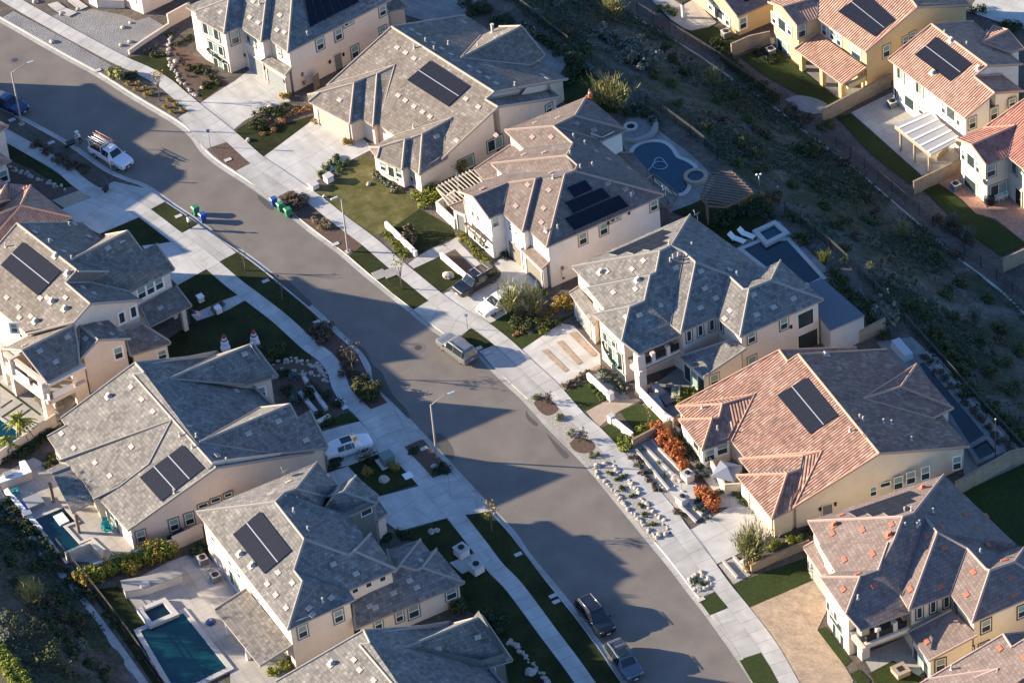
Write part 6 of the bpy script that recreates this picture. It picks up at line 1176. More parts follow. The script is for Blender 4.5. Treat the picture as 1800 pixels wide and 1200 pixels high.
# ---------------------------------------------------------------- plants and rocks
from mathutils.bvhtree import BVHTree
def leafmat(n, a, b, c=None, rough=.75):
    m, nt, bs = newmat(n, rough, .15); tc = N(nt, 'TexCoord'); sx = N(nt, 'SeparateXYZ'); nt.links.new(tc.outputs['UV'], sx.inputs[0])
    r = ramp(nt, [(0, a), (.6, b), (1, c or b)]); nt.links.new(sx.outputs['X'], r.inputs[0]); nt.links.new(r.outputs[0], bs.inputs['Base Color']); return m
LM = {'olive': leafmat('olive_leaves', (.025, .032, .012), (.055, .065, .022), (.1, .11, .04)), 'dark': leafmat('dark_leaves', (.018, .03, .014), (.035, .055, .024), (.06, .08, .036)), 'cover': leafmat('creeping_leaves', (.028, .042, .024), (.05, .068, .036), (.085, .1, .055)),
 'grey': leafmat('silver_leaves', (.07, .08, .055), (.14, .15, .11), (.24, .25, .19)), 'lime': leafmat('lime_leaves', (.07, .09, .012), (.16, .18, .025), (.27, .27, .05)), 'palo': leafmat('yellow_green_twigs', (.13, .135, .045), (.25, .245, .085), (.4, .38, .16)), 'orange2': leafmat('muted_orange_leaves', (.16, .08, .03), (.33, .17, .07), (.45, .27, .13)),
 'orange': leafmat('orange_leaves', (.2, .06, .02), (.4, .12, .04), (.5, .2, .07)), 'tan': leafmat('dry_grass', (.12, .09, .045), (.22, .17, .09), (.34, .27, .16)), 'gold': leafmat('golden_leaves', (.16, .1, .02), (.3, .2, .04), (.4, .3, .07)),
 'rust': leafmat('rust_leaves', (.05, .036, .024), (.095, .068, .045), (.16, .12, .08)), 'green': leafmat('green_leaves', (.03, .05, .012), (.065, .095, .022), (.11, .14, .035)), 'agave': leafmat('blue_green_blades', (.06, .09, .075), (.12, .16, .14), (.2, .25, .22)),
 'bark': noisy('bark', [(.3, (.1, .075, .055)), (.7, (.22, .17, .13))], 6), 'bloom': leafmat('leaves_with_white_blooms', (.03, .045, .015), (.07, .09, .03), (.5, .5, .42)), 'red': leafmat('red_blooms', (.25, .04, .03), (.4, .08, .05), (.5, .2, .15))}
def leaf(mb, p, n, s, rnd, asp=1.6):
    a = n.cross(V((rnd.uniform(-1, 1), rnd.uniform(-1, 1), rnd.uniform(-1, 1))))
    if a.length < .01: a = V((1, 0, 0))
    a.normalize(); b = n.cross(a).normalized(); u = rnd.random()
    mb.face([p-a*s*asp*.5, p-b*s*.5, p+a*s*asp*.5, p+b*s*.5], 0, [(u, 0)]*4)
def bush_mesh(seed, n=380, s=.13, flat_=.8, lumps=7, lobes=.3):
    rnd = random.Random(seed); mb = MB(); L = [V((rnd.gauss(0, .5), rnd.gauss(0, .5), rnd.uniform(.25, .75))) for _ in range(lumps)]
    for c in L:
        c.x = max(-.6, min(.6, c.x)); c.y = max(-.6, min(.6, c.y)); R = rnd.uniform(.3, .3+lobes)
        for _ in range(n//lumps):
            d = V((rnd.gauss(0, 1), rnd.gauss(0, 1), rnd.gauss(.25, 1))).normalized(); p = c+d*R*rnd.uniform(.6, 1.12); p.z = max(.02, p.z*flat_)
            leaf(mb, p, (d+V((rnd.uniform(-.6, .6), rnd.uniform(-.6, .6), rnd.uniform(-.3, .8)))).normalized(), s*rnd.uniform(.7, 1.5), rnd)
    return mb
def tuft_mesh(seed, n=90, h=1.0, spread=.7, w=.035, droop=.5):
    rnd = random.Random(seed); mb = MB()
    for _ in range(n):
        a = rnd.uniform(0, 6.28); r = rnd.random()**.6*spread; d = V((math.cos(a), math.sin(a), 0)); hh = h*rnd.uniform(.6, 1.1)*(1-.35*r/spread); q = V((-d.y, d.x, 0))*w; u = rnd.random()
        p0 = d*rnd.uniform(0, .15); p1 = d*r*.6+V((0, 0, hh*.75)); p2 = d*r*1.15+V((0, 0, hh*(1-droop*r/spread)))
        mb.face([p0-q, p0+q, p1+q*.8, p1-q*.8], 0, [(u, 0)]*4); mb.face([p1-q*.8, p1+q*.8, p2+q*.2, p2-q*.2], 0, [(u, 0)]*4)
    return mb
def feather_mesh(seed, n=750, h=2.0):
    """fan of upright twigs from a short base"""
    rnd = random.Random(seed); mb = MB()
    stems = []
    for _ in range(40):
        a = rnd.uniform(0, 6.28); t = rnd.uniform(.1, .75); d = V((math.cos(a)*t, math.sin(a)*t, 1)).normalized(); L = h*rnd.uniform(.6, 1.05); stems.append((d, L)); mb.tube([V((0, 0, 0)), d*L*.5, d*L+V((0, 0, .1))], [.03, .02, .008], 4, 1)
    for _ in range(n):
        d, L = rnd.choice(stems); t = rnd.uniform(.3, 1.05); p = d*L*t+V((rnd.gauss(0, .12), rnd.gauss(0, .12), rnd.gauss(0, .1))); v = (d+V((rnd.uniform(-.5, .5), rnd.uniform(-.5, .5), rnd.uniform(0, .6)))).normalized(); q = v.cross(V((rnd.uniform(-1, 1), rnd.uniform(-1, 1), .2))).normalized()*rnd.uniform(.012, .03); l = rnd.uniform(.25, .6)*h/2; u = rnd.random()
        mb.face([p-q, p+q, p+v*l+q*.3, p+v*l-q*.3], 0, [(u, 0)]*4)
    return mb
def rosette_mesh(seed, n=26):
    rnd = random.Random(seed); mb = MB()
    for i in range(n):
        a = i*2.4; e = .15+1.0*i/n; d = V((math.cos(a)*math.cos(e), math.sin(a)*math.cos(e), math.sin(e))); q = V((-math.sin(a), math.cos(a), 0))*.07; L = rnd.uniform(.75, 1); u = rnd.random(); p = V((0, 0, .1))
        mb.face([p-q, p+q, p+d*L*.6+q*1.1, p+d*L*.6-q*1.1], 0, [(u, 0)]*4); mb.face([p+d*L*.6-q*1.1, p+d*L*.6+q*1.1, p+d*L], 0, [(u, 0)]*3)
    return mb
_meshes = {}
def proto(kind, col, v):
    k = (kind, col, v)
    if k not in _meshes:
        mb = {'bush': lambda: bush_mesh(v+11), 'low': lambda: bush_mesh(v+51, 300, .15, .45, 8, .25), 'dense': lambda: bush_mesh(v+91, 800, .12, .95, 9, .3), 'open': lambda: bush_mesh(v+71, 170, .12, 1.0, 8, .3), 'tuft': lambda: tuft_mesh(v+5), 'feather': lambda: feather_mesh(v+31), 'agave': lambda: rosette_mesh(v+3)}[kind]()
        o = mb.build('proto', [LM[col], LM['bark']]); me = o.data; bpy.data.objects.remove(o); _meshes[k] = me
    return _meshes[k]
rp_ = random.Random(21)
NM = {'bush': 'shrub', 'low': 'low_shrub', 'dense': 'dense_shrub', 'open': 'sparse_shrub', 'tuft': 'grass_tuft', 'feather': 'feathery_shrub', 'agave': 'agave'}
CT = {'tuft': 'ornamental grass', 'agave': 'agave'}
def plant(kind, col, p, s, label, group=None, sz=None):
    o = bpy.data.objects.new(NM[kind], proto(kind, col, rp_.randrange(3))); COL.objects.link(o); o.location = p; o.rotation_euler.z = rp_.uniform(0, 6.28); o.scale = (s*rp_.uniform(.9, 1.1), s*rp_.uniform(.9, 1.1), (sz or s)*rp_.uniform(.9, 1.1)); return tag(o, label, CT.get(kind, 'shrub'), group)
def plants(kind, col, s, pts, label, group, z=ZY, sz=None):
    for p in pts: plant(kind, col, P(p[0], p[1], z), s*(p[2] if len(p) > 2 else 1), label, group if len(pts) > 1 else None, sz)
trees_bvh = BVHTree.FromPolygons([p for g in SLOPES for row in g for p in row], [[b+k*160+i, b+k*160+i+1, b+(k+1)*160+i+1, b+(k+1)*160+i] for b in (0, 15*160) for k in range(14) for i in range(159)])
def on_slope(x, y):
    h = trees_bvh.ray_cast(CAM, ray(x, y).normalized()); return h[0]
def slope_plants(kind, col, s, pts, label, group=None, sz=None):
    for p in pts:
        q = on_slope(p[0], p[1]) or P(p[0], p[1], ZY); plant(kind, col, q, s*(p[2] if len(p) > 2 else 1), label, group if len(pts) > 1 else None, sz)
# the slope behind the right-hand row
slope_plants('dense', 'grey', 1.15, [(1057, 62), (1082, 75), (1112, 92, 1.25), (1140, 116, 1.2), (1104, 108), (1128, 104)], 'big silver grey shrub in the clump high on the long slope', 'silver shrubs clumped on the slope'); slope_plants('bush', 'grey', .8, [(1042, 76), (1067, 90), (1092, 107), (1119, 123), (980, 10), (1000, 5), (945, 25)], 'small grey rounded shrub at the edge of the silver clump on the slope', 'small grey shrubs on the slope')
slope_plants('tuft', 'tan', .75, [(1236, 200), (1541, 433), (1550, 462), (1566, 456), (1587, 478), (1571, 487), (1610, 497), (1595, 507), (1621, 530), (1646, 546), (1368, 318)], 'pale dry grass clump on the shaded slope', 'dry grass clumps on the slope')
slope_plants('feather', 'palo', 1.1, [(1255, 152)], 'yellow green feathery young tree alone on the slope, sunlit'); slope_plants('feather', 'palo', 1.35, [(1078, 34)], 'pale yellow feathery shrub at the top of the slope beside the drain channel'); slope_plants('feather', 'palo', .95, [(1588, 418)], 'yellowish feathery bush on the slope beside the lower fence'); slope_plants('dense', 'olive', 1.25, [(1418, 268)], 'round olive bush on the slope below the white house yard')
slope_plants('open', 'grey', 1.7, [(1568, 560)], 'bare branched pale tree with yellowish top leaves near the flat roof', sz=2.4); slope_plants('feather', 'grey', 1.0, [(1716, 570)], 'grey twiggy bush on the lower slope')
slope_plants('bush', 'green', .8, [(1297, 290), (1195, 185), (1180, 150), (1315, 215)], 'bright green small bush on the slope', 'small green bushes on the slope')
slope_plants('bush', 'olive', .95, [(960, 45), (985, 60), (1010, 105), (1030, 90), (1165, 90), (1185, 110), (1210, 130), (1150, 135), (1240, 230), (1262, 180), (1285, 170), (1300, 255), (1325, 275), (1350, 240), (1340, 300), (1360, 345), (1400, 330), (1390, 385), (1452, 365), (1440, 330), (1475, 400), (1490, 440), (1530, 390), (1520, 350), (1480, 345), (1620, 430), (1640, 460), (1665, 520), (1690, 500), (1740, 530), (1715, 600), (1700, 640), (1735, 660), (1765, 640), (1780, 690), (1790, 620), (1760, 580), (1650, 590), (1625, 560), (1680, 560), (1600, 540)], 'dark olive rounded shrub on the shaded slope', 'olive shrubs on the slope')
slope_plants('low', 'rust', .9, [(1270, 215), (1300, 195), (1330, 230), (1480, 290), (1505, 420), (1490, 390), (1420, 310), (1560, 500), (1540, 380), (1000, 60), (975, 80), (1680, 450), (1755, 600)], 'low rusty brown shrub on the shaded slope', 'rusty low shrubs on the slope')
slope_plants('dense', 'olive', .95, [(1638, 590), (1662, 620), (1676, 635), (1650, 605), (1690, 660), (1706, 690), (1740, 720), (1765, 745), (1790, 770)], 'dense green gold bush just beyond the fence of the long pool', 'bushes beyond the long pool fence')
# left slope
slope_plants('feather', 'palo', 1.35, [(62, 1062)], 'large yellow grey feathery bush on the lower left slope'); slope_plants('open', 'olive', 1.3, [(55, 1120), (20, 1100), (90, 1150), (120, 1180), (75, 1175)], 'loose olive bush on the lower left slope', 'loose bushes on the left slope')
slope_plants('low', 'olive', 1.0, [(30, 960), (60, 1000), (95, 1050), (120, 1090), (80, 990), (40, 930), (20, 990), (110, 1120), (145, 1120), (160, 1170), (30, 1030), (90, 1100), (185, 1190), (130, 1150), (10, 920)], 'low dark shrub on the lower left slope', 'low shrubs on the left slope'); slope_plants('bush', 'rust', .8, [(85, 1060), (105, 1085), (70, 1100), (140, 1100), (115, 1115)], 'rusty dark shrub on the lower left slope', 'rusty shrubs on the left slope'); slope_plants('bush', 'grey', .8, [(5, 1085), (8, 1120), (140, 1135)], 'grey shrub on the lower left slope', 'grey shrubs on the left slope')
for k in range(9): plant('dense', 'lime', P(-6+k*6, 1146+k*8, 5.0), .9, 'lime green hedge bush at the bottom left corner of the photo', 'hedge at the bottom left corner')
def cover(name, g, n, s, cols, seed, label, keep):
    rnd = random.Random(seed); mb = MB(); rows = len(g)
    for _ in range(n):
        k = rnd.randrange(rows-1); i = rnd.randrange(25, 134); a, b, c, d = g[k][i], g[k][i+1], g[k+1][i+1], g[k+1][i]; u, v = rnd.random(), rnd.random(); p = a.lerp(b, u).lerp(d.lerp(c, u), v)
        w = keep(p, k/rows)
        if rnd.random() > w: continue
        for _2 in range(4):
            q = p+V((rnd.gauss(0, .2), rnd.gauss(0, .2), rnd.uniform(.03, .22))); leaf(mb, q, V((rnd.uniform(-.8, .8), rnd.uniform(-.8, .8), 1)).normalized(), s*rnd.uniform(.6, 1.4), rnd)
    return tag(mb.build(name, cols), label, 'ground cover', kind='stuff')
from mathutils import noise as _nz
def nzk(sc, th, so=0): return lambda p, t: max(0, min(1, (_nz.noise(V((p.x*sc+so, p.y*sc, 0)))+th)*3))
cover('ground_cover', SLOPES[0], 34000, .2, LM['cover'], 4, 'dark green creeping ground cover on the long slope', nzk(.09, .16)); cover('ground_cover', SLOPES[0], 9000, .16, LM['rust'], 5, 'thin dry brush on the bare parts of the long slope', nzk(.12, -.05, 40)); cover('ground_cover', SLOPES[1], 14000, .2, LM['cover'], 6, 'dark green ground cover on the lower left slope', nzk(.13, .15)); cover('ground_cover', SLOPES[1], 5000, .16, LM['rust'], 8, 'dry brush on the lower left slope', nzk(.12, 0, 20))
# yards, right-hand side
plants('dense', 'palo', 1.2, [(203, 136)], 'round yellow green bush at the corner of the far kerb bed', '', sz=1.3); plants('bush', 'olive', .65, [(225, 138), (234, 134)], 'small olive bush beside the yellow green bush by the far sidewalk', 'olive bushes by the far sidewalk')
plants('tuft', 'gold', .65, [(226, 150), (243, 149), (240, 160), (255, 157), (257, 168), (268, 165), (292, 190), (303, 198), (309, 186), (322, 195), (297, 178)], 'small golden grass clump in the bed beside the far sidewalk', 'golden grasses by the far sidewalk')
plants('low', 'olive', .6, [(310, 78), (325, 72), (333, 66), (335, 120), (345, 128), (355, 125), (365, 130), (372, 138), (383, 145), (350, 118), (298, 62), (270, 96), (282, 98), (360, 150)], 'low green plant in the bed beside the dry creek', 'low plants by the dry creek'); plants('tuft', 'rust', .5, [(255, 92), (265, 87), (277, 82), (318, 105), (322, 115), (327, 125), (330, 135), (312, 98)], 'small rusty tuft near the dry creek and the low tan wall', 'rusty tufts by the creek')
plants('low', 'orange2', .65, [(470, 216, .8), (482, 220), (495, 212), (508, 203), (520, 200), (530, 195), (540, 192), (462, 236, .6), (478, 226)], 'rust orange flowering shrub in the bed left of the wide driveway', 'orange shrubs left of the wide driveway'); plants('bush', 'olive', .8, [(455, 205), (470, 196), (485, 203), (460, 222), (447, 222), (500, 195)], 'olive shrub among rocks left of the wide driveway', 'olive shrubs left of the wide driveway'); plants('bush', 'gold', .8, [(505, 172), (557, 214), (615, 254)], 'small yellow green bush at a garage corner', 'bushes at the garage corners')
plants('low', 'green', .65, [(565, 308), (573, 298), (585, 288), (592, 278), (603, 290), (597, 300), (575, 312), (610, 285)], 'small green plant along the front path', 'plants along the front path'); plants('low', 'bloom', .7, [(660, 306), (668, 315), (676, 322), (690, 328), (697, 334)], 'white flowering shrub under the bay window', 'white flowers under the bay window'); plants('bush', 'lime', .95, [(752, 348), (745, 358), (762, 352), (768, 340), (758, 335), (735, 350, .7), (726, 345, .6)], 'lime green shrub at the corner of the tan roofed house', 'lime shrubs at the house corner'); plants('feather', 'palo', .95, [(812, 305)], 'feathery yellow green bush against the tan house side wall', '')
plants('tuft', 'tan', .8, [(556, 394), (566, 402), (572, 392), (578, 400), (552, 386, .7)], 'tan ornamental grass clump in the mulch by the far kerb', 'tan grasses by the far kerb'); plants('bush', 'rust', .9, [(520, 362), (530, 355), (510, 350)], 'dark brown shrub in the mulch behind the trash carts', 'brown shrubs behind the trash carts')
plants('low', 'lime', .5, [(676, 411), (682, 420), (690, 428), (696, 434), (703, 440), (712, 450), (687, 412), (700, 427), (707, 447), (715, 440)], 'small lime plant in the bed outside the low white wall', 'lime plants outside the low white wall'); plants('bush', 'rust', 1.05, [(722, 420)], 'round red brown shrub on the lawn beside the low white wall', '', sz=1.6)
plants('low', 'lime', .55, [(817, 421), (823, 428), (829, 434), (835, 440), (841, 446), (848, 452), (855, 458), (860, 463), (813, 414)], 'yellow green plant in the row under the white house front wall', 'yellow green row under the white house'); plants('low', 'rust', .4, [(775, 365), (780, 372), (788, 382), (795, 392), (772, 358), (802, 398)], 'thin dry plant along the white courtyard wall', 'dry plants along the courtyard wall'); plants('bush', 'dark', .7, [(888, 455), (948, 515)], 'dark bush at a garage corner of the white house', 'dark bushes at the white garage'); plants('low', 'red', .4, [(813, 418)], 'small red flowers by the white house door', '')
plants('feather', 'palo', 1.7, [(902, 552), (936, 552, .8)], 'sparse yellow green young tree overhanging the white parked car', 'sparse trees by the white car', sz=1.7); plants('low', 'gold', .8, [(985, 535), (1000, 540), (975, 545), (960, 560), (945, 548), (992, 528)], 'golden low shrub beside the striped driveway', 'golden shrubs beside the striped driveway'); plants('bush', 'olive', .8, [(970, 572), (955, 578), (940, 565), (925, 575), (915, 562), (905, 570), (960, 560, .7)], 'olive shrub in the lawn bed above the striped driveway', 'olive shrubs above the striped driveway'); plants('dense', 'lime', .5, [(956, 585)], 'small bright yellow bush at the lawn corner above the striped driveway', ''); plants('low', 'orange2', .4, [(905, 590), (930, 575), (915, 585)], 'small orange flower patch on the lawn bed', 'orange flowers on the lawn bed')
plants('bush', 'green', .5, [(943, 699), (983, 735), (1005, 764), (1044, 802)], 'small round green bush in the pale gravel strip', 'round bushes in the gravel strip'); plants('open', 'rust', .7, [(960, 708), (1023, 776)], 'thin bare sapling in a mulch ring', 'saplings in mulch rings', sz=1.3); plants('low', 'rust', .55, [(995, 680), (1005, 675), (1015, 668), (1025, 662), (1030, 658)], 'brown plant along the edge of the tan striped driveway', 'brown plants along the striped driveway'); plants('low', 'bloom', .6, [(1056, 652), (1064, 660), (1072, 667), (1080, 674), (1088, 681), (1096, 688)], 'white flowering plant under the tall front window', 'white flowers under the tall window'); plants('low', 'green', .55, [(1040, 680), (1048, 688), (1055, 694), (1062, 700), (1080, 745), (1088, 755), (1097, 766)], 'green plant along a low white wall', 'green plants along the low walls')
plants('bush', 'lime', 1.1, [(1205, 700), (1216, 694), (1196, 706, .8)], 'bright lime bush in the courtyard with cushioned seats', 'lime bushes in the courtyard'); plants('bush', 'lime', .8, [(1100, 787), (1108, 778), (1118, 768), (1128, 762), (1137, 758), (1095, 780, .8), (1150, 750, .7)], 'lime green shrub along the tan block wall', 'lime shrubs along the tan block wall')
for p in ((1154, 757), (1166, 772), (1171, 782), (1179, 793), (1188, 803), (1184, 792), (1199, 822)): plant('dense', 'orange', P(*p, ZY), .72, 'bright orange shrub in the upper row before the red tiled house', 'orange shrubs before the red tiled house', 1.15)
for p in ((1232, 870), (1244, 880), (1254, 889), (1249, 878)): plant('dense', 'orange', P(*p, ZY), .75, 'bright orange shrub in the lower row near the driveway', 'lower row of orange shrubs', 1.05)
plants('bush', 'dark', .6, [(1190, 770), (1197, 778), (1205, 788), (1213, 798), (1221, 808), (1231, 826), (1239, 838), (1262, 868), (1296, 868), (1200, 765)], 'dark green shrub along the foot of the cream front walls', 'dark shrubs along the cream front walls'); plants('bush', 'green', .6, [(1307, 885), (1225, 882), (1232, 895)], 'green bush beside the garage of the red tiled house', 'green bushes by the red tiled garage'); plants('agave', 'agave', .6, [(1170, 838), (1160, 815), (1130, 790), (1245, 912)], 'blue green agave in the terraced garden', 'agaves in the terraced garden')
plants('low', 'rust', .5, [(1110, 805), (1120, 820), (1130, 832), (1140, 843), (1150, 855), (1158, 862), (1125, 810), (1142, 830), (1190, 900), (1200, 905)], 'small brown plant in the pebble terraces', 'brown plants in the terraces'); plants('low', 'green', .45, [(1070, 832), (1085, 843), (1093, 858), (1110, 873), (1125, 888), (1095, 838), (1133, 905), (1222, 1018), (1235, 1026), (1148, 922)], 'small green plant among the border rocks', 'plants among the border rocks')
plants('feather', 'palo', 1.75, [(1318, 985), (1326, 978)], 'big feathery pale green tree beside the driveway of the red tiled house', 'feathery trees beside the driveway', sz=1.7); plants('low', 'gold', .7, [(1325, 993), (1335, 985), (1318, 1000)], 'golden low plant under the feathery tree', 'golden plants under the feathery tree'); plants('bush', 'lime', .6, [(1360, 960), (1372, 958), (1388, 952), (1400, 948), (1352, 965)], 'lime shrub along the side wall of the red tiled house', 'lime shrubs along the side wall'); plants('bush', 'dark', .7, [(1415, 940), (1425, 935)], 'dark shrub in the gap between the red and rose roofed houses', 'dark shrubs between two houses')
# back yards, right
plants('feather', 'palo', 1.7, [(1058, 186), (1075, 192), (1092, 192), (1070, 176)], 'large yellow green feathery bush behind the brown roof peak', 'feathery bushes behind the brown roof', sz=1.5); plants('bush', 'dark', 1.0, [(955, 72), (970, 82), (985, 95), (1000, 108), (1015, 118), (1030, 128), (1125, 195), (1140, 205), (1150, 214), (1010, 130), (995, 150), (1110, 205), (860, 20), (845, 15), (835, 25), (820, 12), (875, 38), (895, 40), (880, 55)], 'dark bush along the rear fence of the tan roofed house', 'dark bushes along the rear fence'); plants('low', 'bloom', .8, [(935, 55), (945, 62), (1005, 108), (1020, 118), (1120, 192), (1140, 198), (920, 48)], 'white flowering shrub along the rear fence', 'white flowers along the rear fence')
plants('bush', 'dark', 1.0, [(1265, 385), (1278, 382), (1292, 378), (1305, 376), (1318, 374), (1255, 395), (1270, 395), (1335, 365), (1348, 380)], 'dark green bush between the pergola and the dark pool', 'dark bushes by the pergola'); plants('bush', 'gold', .8, [(1330, 352), (1342, 362), (1308, 358)], 'golden bush beyond the slatted pergola', 'golden bushes by the pergola'); plants('open', 'rust', 1.1, [(1362, 360)], 'sparse brown tree near the slope fence', '', sz=1.7)
plants('bush', 'olive', .9, [(1408, 425), (1415, 418), (1470, 500), (1480, 510), (1490, 520), (1500, 530), (1510, 540), (1465, 485), (1520, 550), (1530, 560), (1485, 495), (1540, 575), (1525, 535), (1555, 590)], 'dark olive shrub along the pool terrace fence', 'olive shrubs along the pool terrace'); plants('agave', 'agave', .95, [(1432, 442), (1510, 520), (1508, 545)], 'large blue green agave by the dark teal pool', 'agaves by the dark teal pool'); plants('feather', 'lime', .75, [(1450, 465)], 'bright lime palm like plant beside the dark teal pool', ''); plants('tuft', 'palo', .85, [(1484, 462), (1530, 470)], 'pale yucca clump at the slope edge', 'pale yuccas at the slope edge')
plants('bush', 'rust', .6, [(1622, 628), (1632, 640), (1650, 655), (1662, 668), (1674, 682), (1686, 696), (1698, 710), (1710, 724), (1722, 738), (1734, 752), (1746, 764), (1760, 776), (1772, 788), (1783, 800)], 'small rusty shrub in the row behind the long dark pool', 'rusty shrubs behind the long pool')
# lower terrace
plants('bush', 'olive', .9, [(1262, 85), (1272, 95), (1282, 108), (1255, 78), (1290, 118), (1300, 128), (1312, 140), (1325, 150), (1338, 158), (1350, 168), (1362, 178)], 'olive shrub along the lower fence by the yellow houses', 'olive shrubs along the lower fence', UZ); plants('bush', 'rust', .9, [(1385, 195), (1400, 205), (1415, 215), (1660, 395), (1672, 405), (1684, 412), (1650, 385), (1700, 425)], 'dark reddish shrub along the lower fence', 'reddish shrubs along the lower fence', UZ); plants('feather', 'grey', .9, [(1700, 425), (1678, 400)], 'thin grey green shrub on the lawn edge below the red paver patio', 'grey shrubs below the red patio', UZ); plants('low', 'dark', .9, [(1352, 100), (1360, 104), (1345, 100), (1338, 97)], 'dark low plant in the curved bed around the air conditioner', 'plants in the curved bed', UZ); plants('bush', 'green', .7, [(1440, 225), (1455, 222), (1180, 25), (1165, 18)], 'green bush at the end of a lower yard', 'green bushes in the lower yards', UZ); plants('bush', 'dark', .9, [(1770, 45), (1785, 50), (1720, 20)], 'dark bush by the far driveway in the upper right corner', 'dark bushes in the upper right corner', UZ)
# left side
plants('bush', 'rust', .85, [(80, 268), (105, 282), (130, 296), (60, 258), (148, 300), (115, 290)], 'dark rusty bush in the shaded kerb bed by the pickup truck', 'rusty bushes by the pickup truck'); plants('bush', 'rust', 1.0, [(556, 582), (565, 590), (572, 582), (560, 598)], 'dark brown bush at the corner of the shaded kerb bed', 'brown bushes in the shaded kerb bed'); plants('dense', 'olive', 1.05, [(640, 690), (650, 700), (655, 690), (640, 678)], 'olive gold bush at the lower end of the shaded kerb bed', 'olive bushes at the kerb bed end'); plants('bush', 'rust', .8, [(600, 625), (612, 640), (605, 655), (620, 660)], 'russet plant in the middle of the shaded kerb bed', 'russet plants in the kerb bed')
plants('agave', 'agave', .9, [(517, 665), (518, 707), (522, 700)], 'pale agave in the dark garden of the grey roofed house', 'agaves in the dark garden'); plants('bush', 'dark', .8, [(505, 690), (545, 695), (552, 685), (575, 700), (590, 712), (535, 700), (500, 660), (560, 740), (575, 742)], 'dark shrub in the shaded front garden', 'dark shrubs in the shaded garden'); plants('bush', 'olive', .9, [(480, 625), (470, 632), (490, 618), (460, 620)], 'olive shrub beside the rock garden in the shade', 'olive shrubs beside the rock garden')
plants('open', 'olive', .8, [(640, 805), (650, 800)], 'sparse green shrub in front of the white car', 'sparse shrubs by the white car'); plants('dense', 'gold', .55, [(647, 832), (693, 823)], 'small round golden bush in the shaded lawn', 'golden bushes in the shaded lawn'); plants('bush', 'dark', .8, [(586, 815), (583, 822), (590, 808)], 'dark bush beside the rear of the white car', 'dark bushes behind the white car'); plants('low', 'dark', .7, [(725, 795), (770, 830), (778, 822), (785, 830), (705, 940), (712, 945), (683, 945)], 'dark low plant beside the shaded driveway', 'dark plants by the shaded driveway')
plants('dense', 'olive', .95, [(800, 1062), (808, 1072), (795, 1050)], 'green bush at the front corner of the big grey hip roofed house', 'bushes at the hip roofed house corner'); plants('bush', 'dark', 1.1, [(870, 1110), (850, 1090), (885, 1100)], 'dark bush on the shaded lawn above the bottom roof', 'dark bushes on the shaded lawn'); plants('bush', 'rust', .75, [(353, 524), (384, 545)], 'red leaved plant in a white pot by the shaded front path', 'red plants in pots')
for k, (x, y) in enumerate(((145, 1020), (158, 1013), (172, 1008), (186, 1003), (200, 1000), (214, 996), (228, 992), (242, 987), (256, 983), (270, 977), (283, 972), (295, 967))): plant('dense', 'lime' if k % 3 else 'gold', P(x, y+6, ZY), 1.05, 'bright yellow green bush in the long hedge above the outdoor counter', 'hedge above the outdoor counter', 1.5)
plants('dense', 'dark', .95, [(349, 972)], 'round dark green bush beside the air conditioners', '', sz=1.1); plants('bush', 'dark', .8, [(320, 945), (330, 942), (310, 950)], 'dark bush between the grey gable house wall and the tan wall', 'dark bushes behind the tan wall'); plants('bush', 'dark', .9, [(30, 800), (42, 795), (55, 790), (68, 782), (80, 772), (92, 762), (15, 808)], 'dark shrub in the bed beside the rough tan wall', 'dark shrubs by the rough tan wall'); plants('bush', 'olive', .7, [(82, 815), (90, 820), (95, 808)], 'olive bush beside the tiled patio cover', 'olive bushes by the patio cover'); plants('low', 'red', .5, [(93, 822)], 'pink flowering plant beside the tiled patio cover', ''); plants('bush', 'dark', .9, [(15, 885), (28, 902), (42, 920), (56, 938), (70, 955), (84, 972), (98, 988), (112, 1004), (126, 1020), (140, 1036), (154, 1052)], 'dark bush in the planting strip behind the narrow pool', 'dark bushes behind the narrow pool'); plants('bush', 'lime', .8, [(495, 1178), (485, 1185), (505, 1170)], 'lime bush under the tiled patio cover end', 'lime bushes by the patio cover'); plants('low', 'olive', .7, [(205, 1098), (225, 1125), (250, 1150), (190, 1080)], 'small olive plant on the strip of lawn by the teal pool', 'plants by the teal pool')
# trees with trunk and crown
def tree(x, y, h, cr, col, label, dens=160, z=ZY, s=.13, base=.45, group=None, name='young_tree', tr=.07):
    c = P(x, y, z) if not isinstance(x, V) else x; rnd = random.Random(int(x*7+y)); o = thing(name, label, 'tree', c, group); mb = MB(); tips = []
    top = c+V((rnd.uniform(-.1, .1), rnd.uniform(-.1, .1), h*base)); mb.tube([c, top], [tr, tr*.7], 6)
    for k in range(7):
        a = k*.9+rnd.random(); e = top+V((math.cos(a)*cr*.5, math.sin(a)*cr*.5, h*(1-base)*rnd.uniform(.4, .85))); st = c.lerp(top, rnd.uniform(.75, 1)); mb.tube([st, st.lerp(e, .5)+V((0, 0, .1)), e], [tr*.5, tr*.3, tr*.12], 4); tips.append(e)
        for _ in range(2): t2 = e+V((rnd.gauss(0, .3), rnd.gauss(0, .3), rnd.uniform(.1, .5)))*cr*.7; mb.tube([e.lerp(st, .3), t2], [tr*.2, tr*.06], 3); tips.append(t2)
    mb.build('trunk', LM['bark'], o); lb_ = MB()
    for _ in range(dens):
        t = rnd.choice(tips); p = t+V((rnd.gauss(0, .3), rnd.gauss(0, .3), rnd.gauss(0, .25)))*cr*.7; leaf(lb_, p, V((rnd.uniform(-1, 1), rnd.uniform(-1, 1), rnd.uniform(.2, 1))).normalized(), s*rnd.uniform(.6, 1.4), rnd)
    if dens: lb_.build('crown', LM[col], o)
    return o
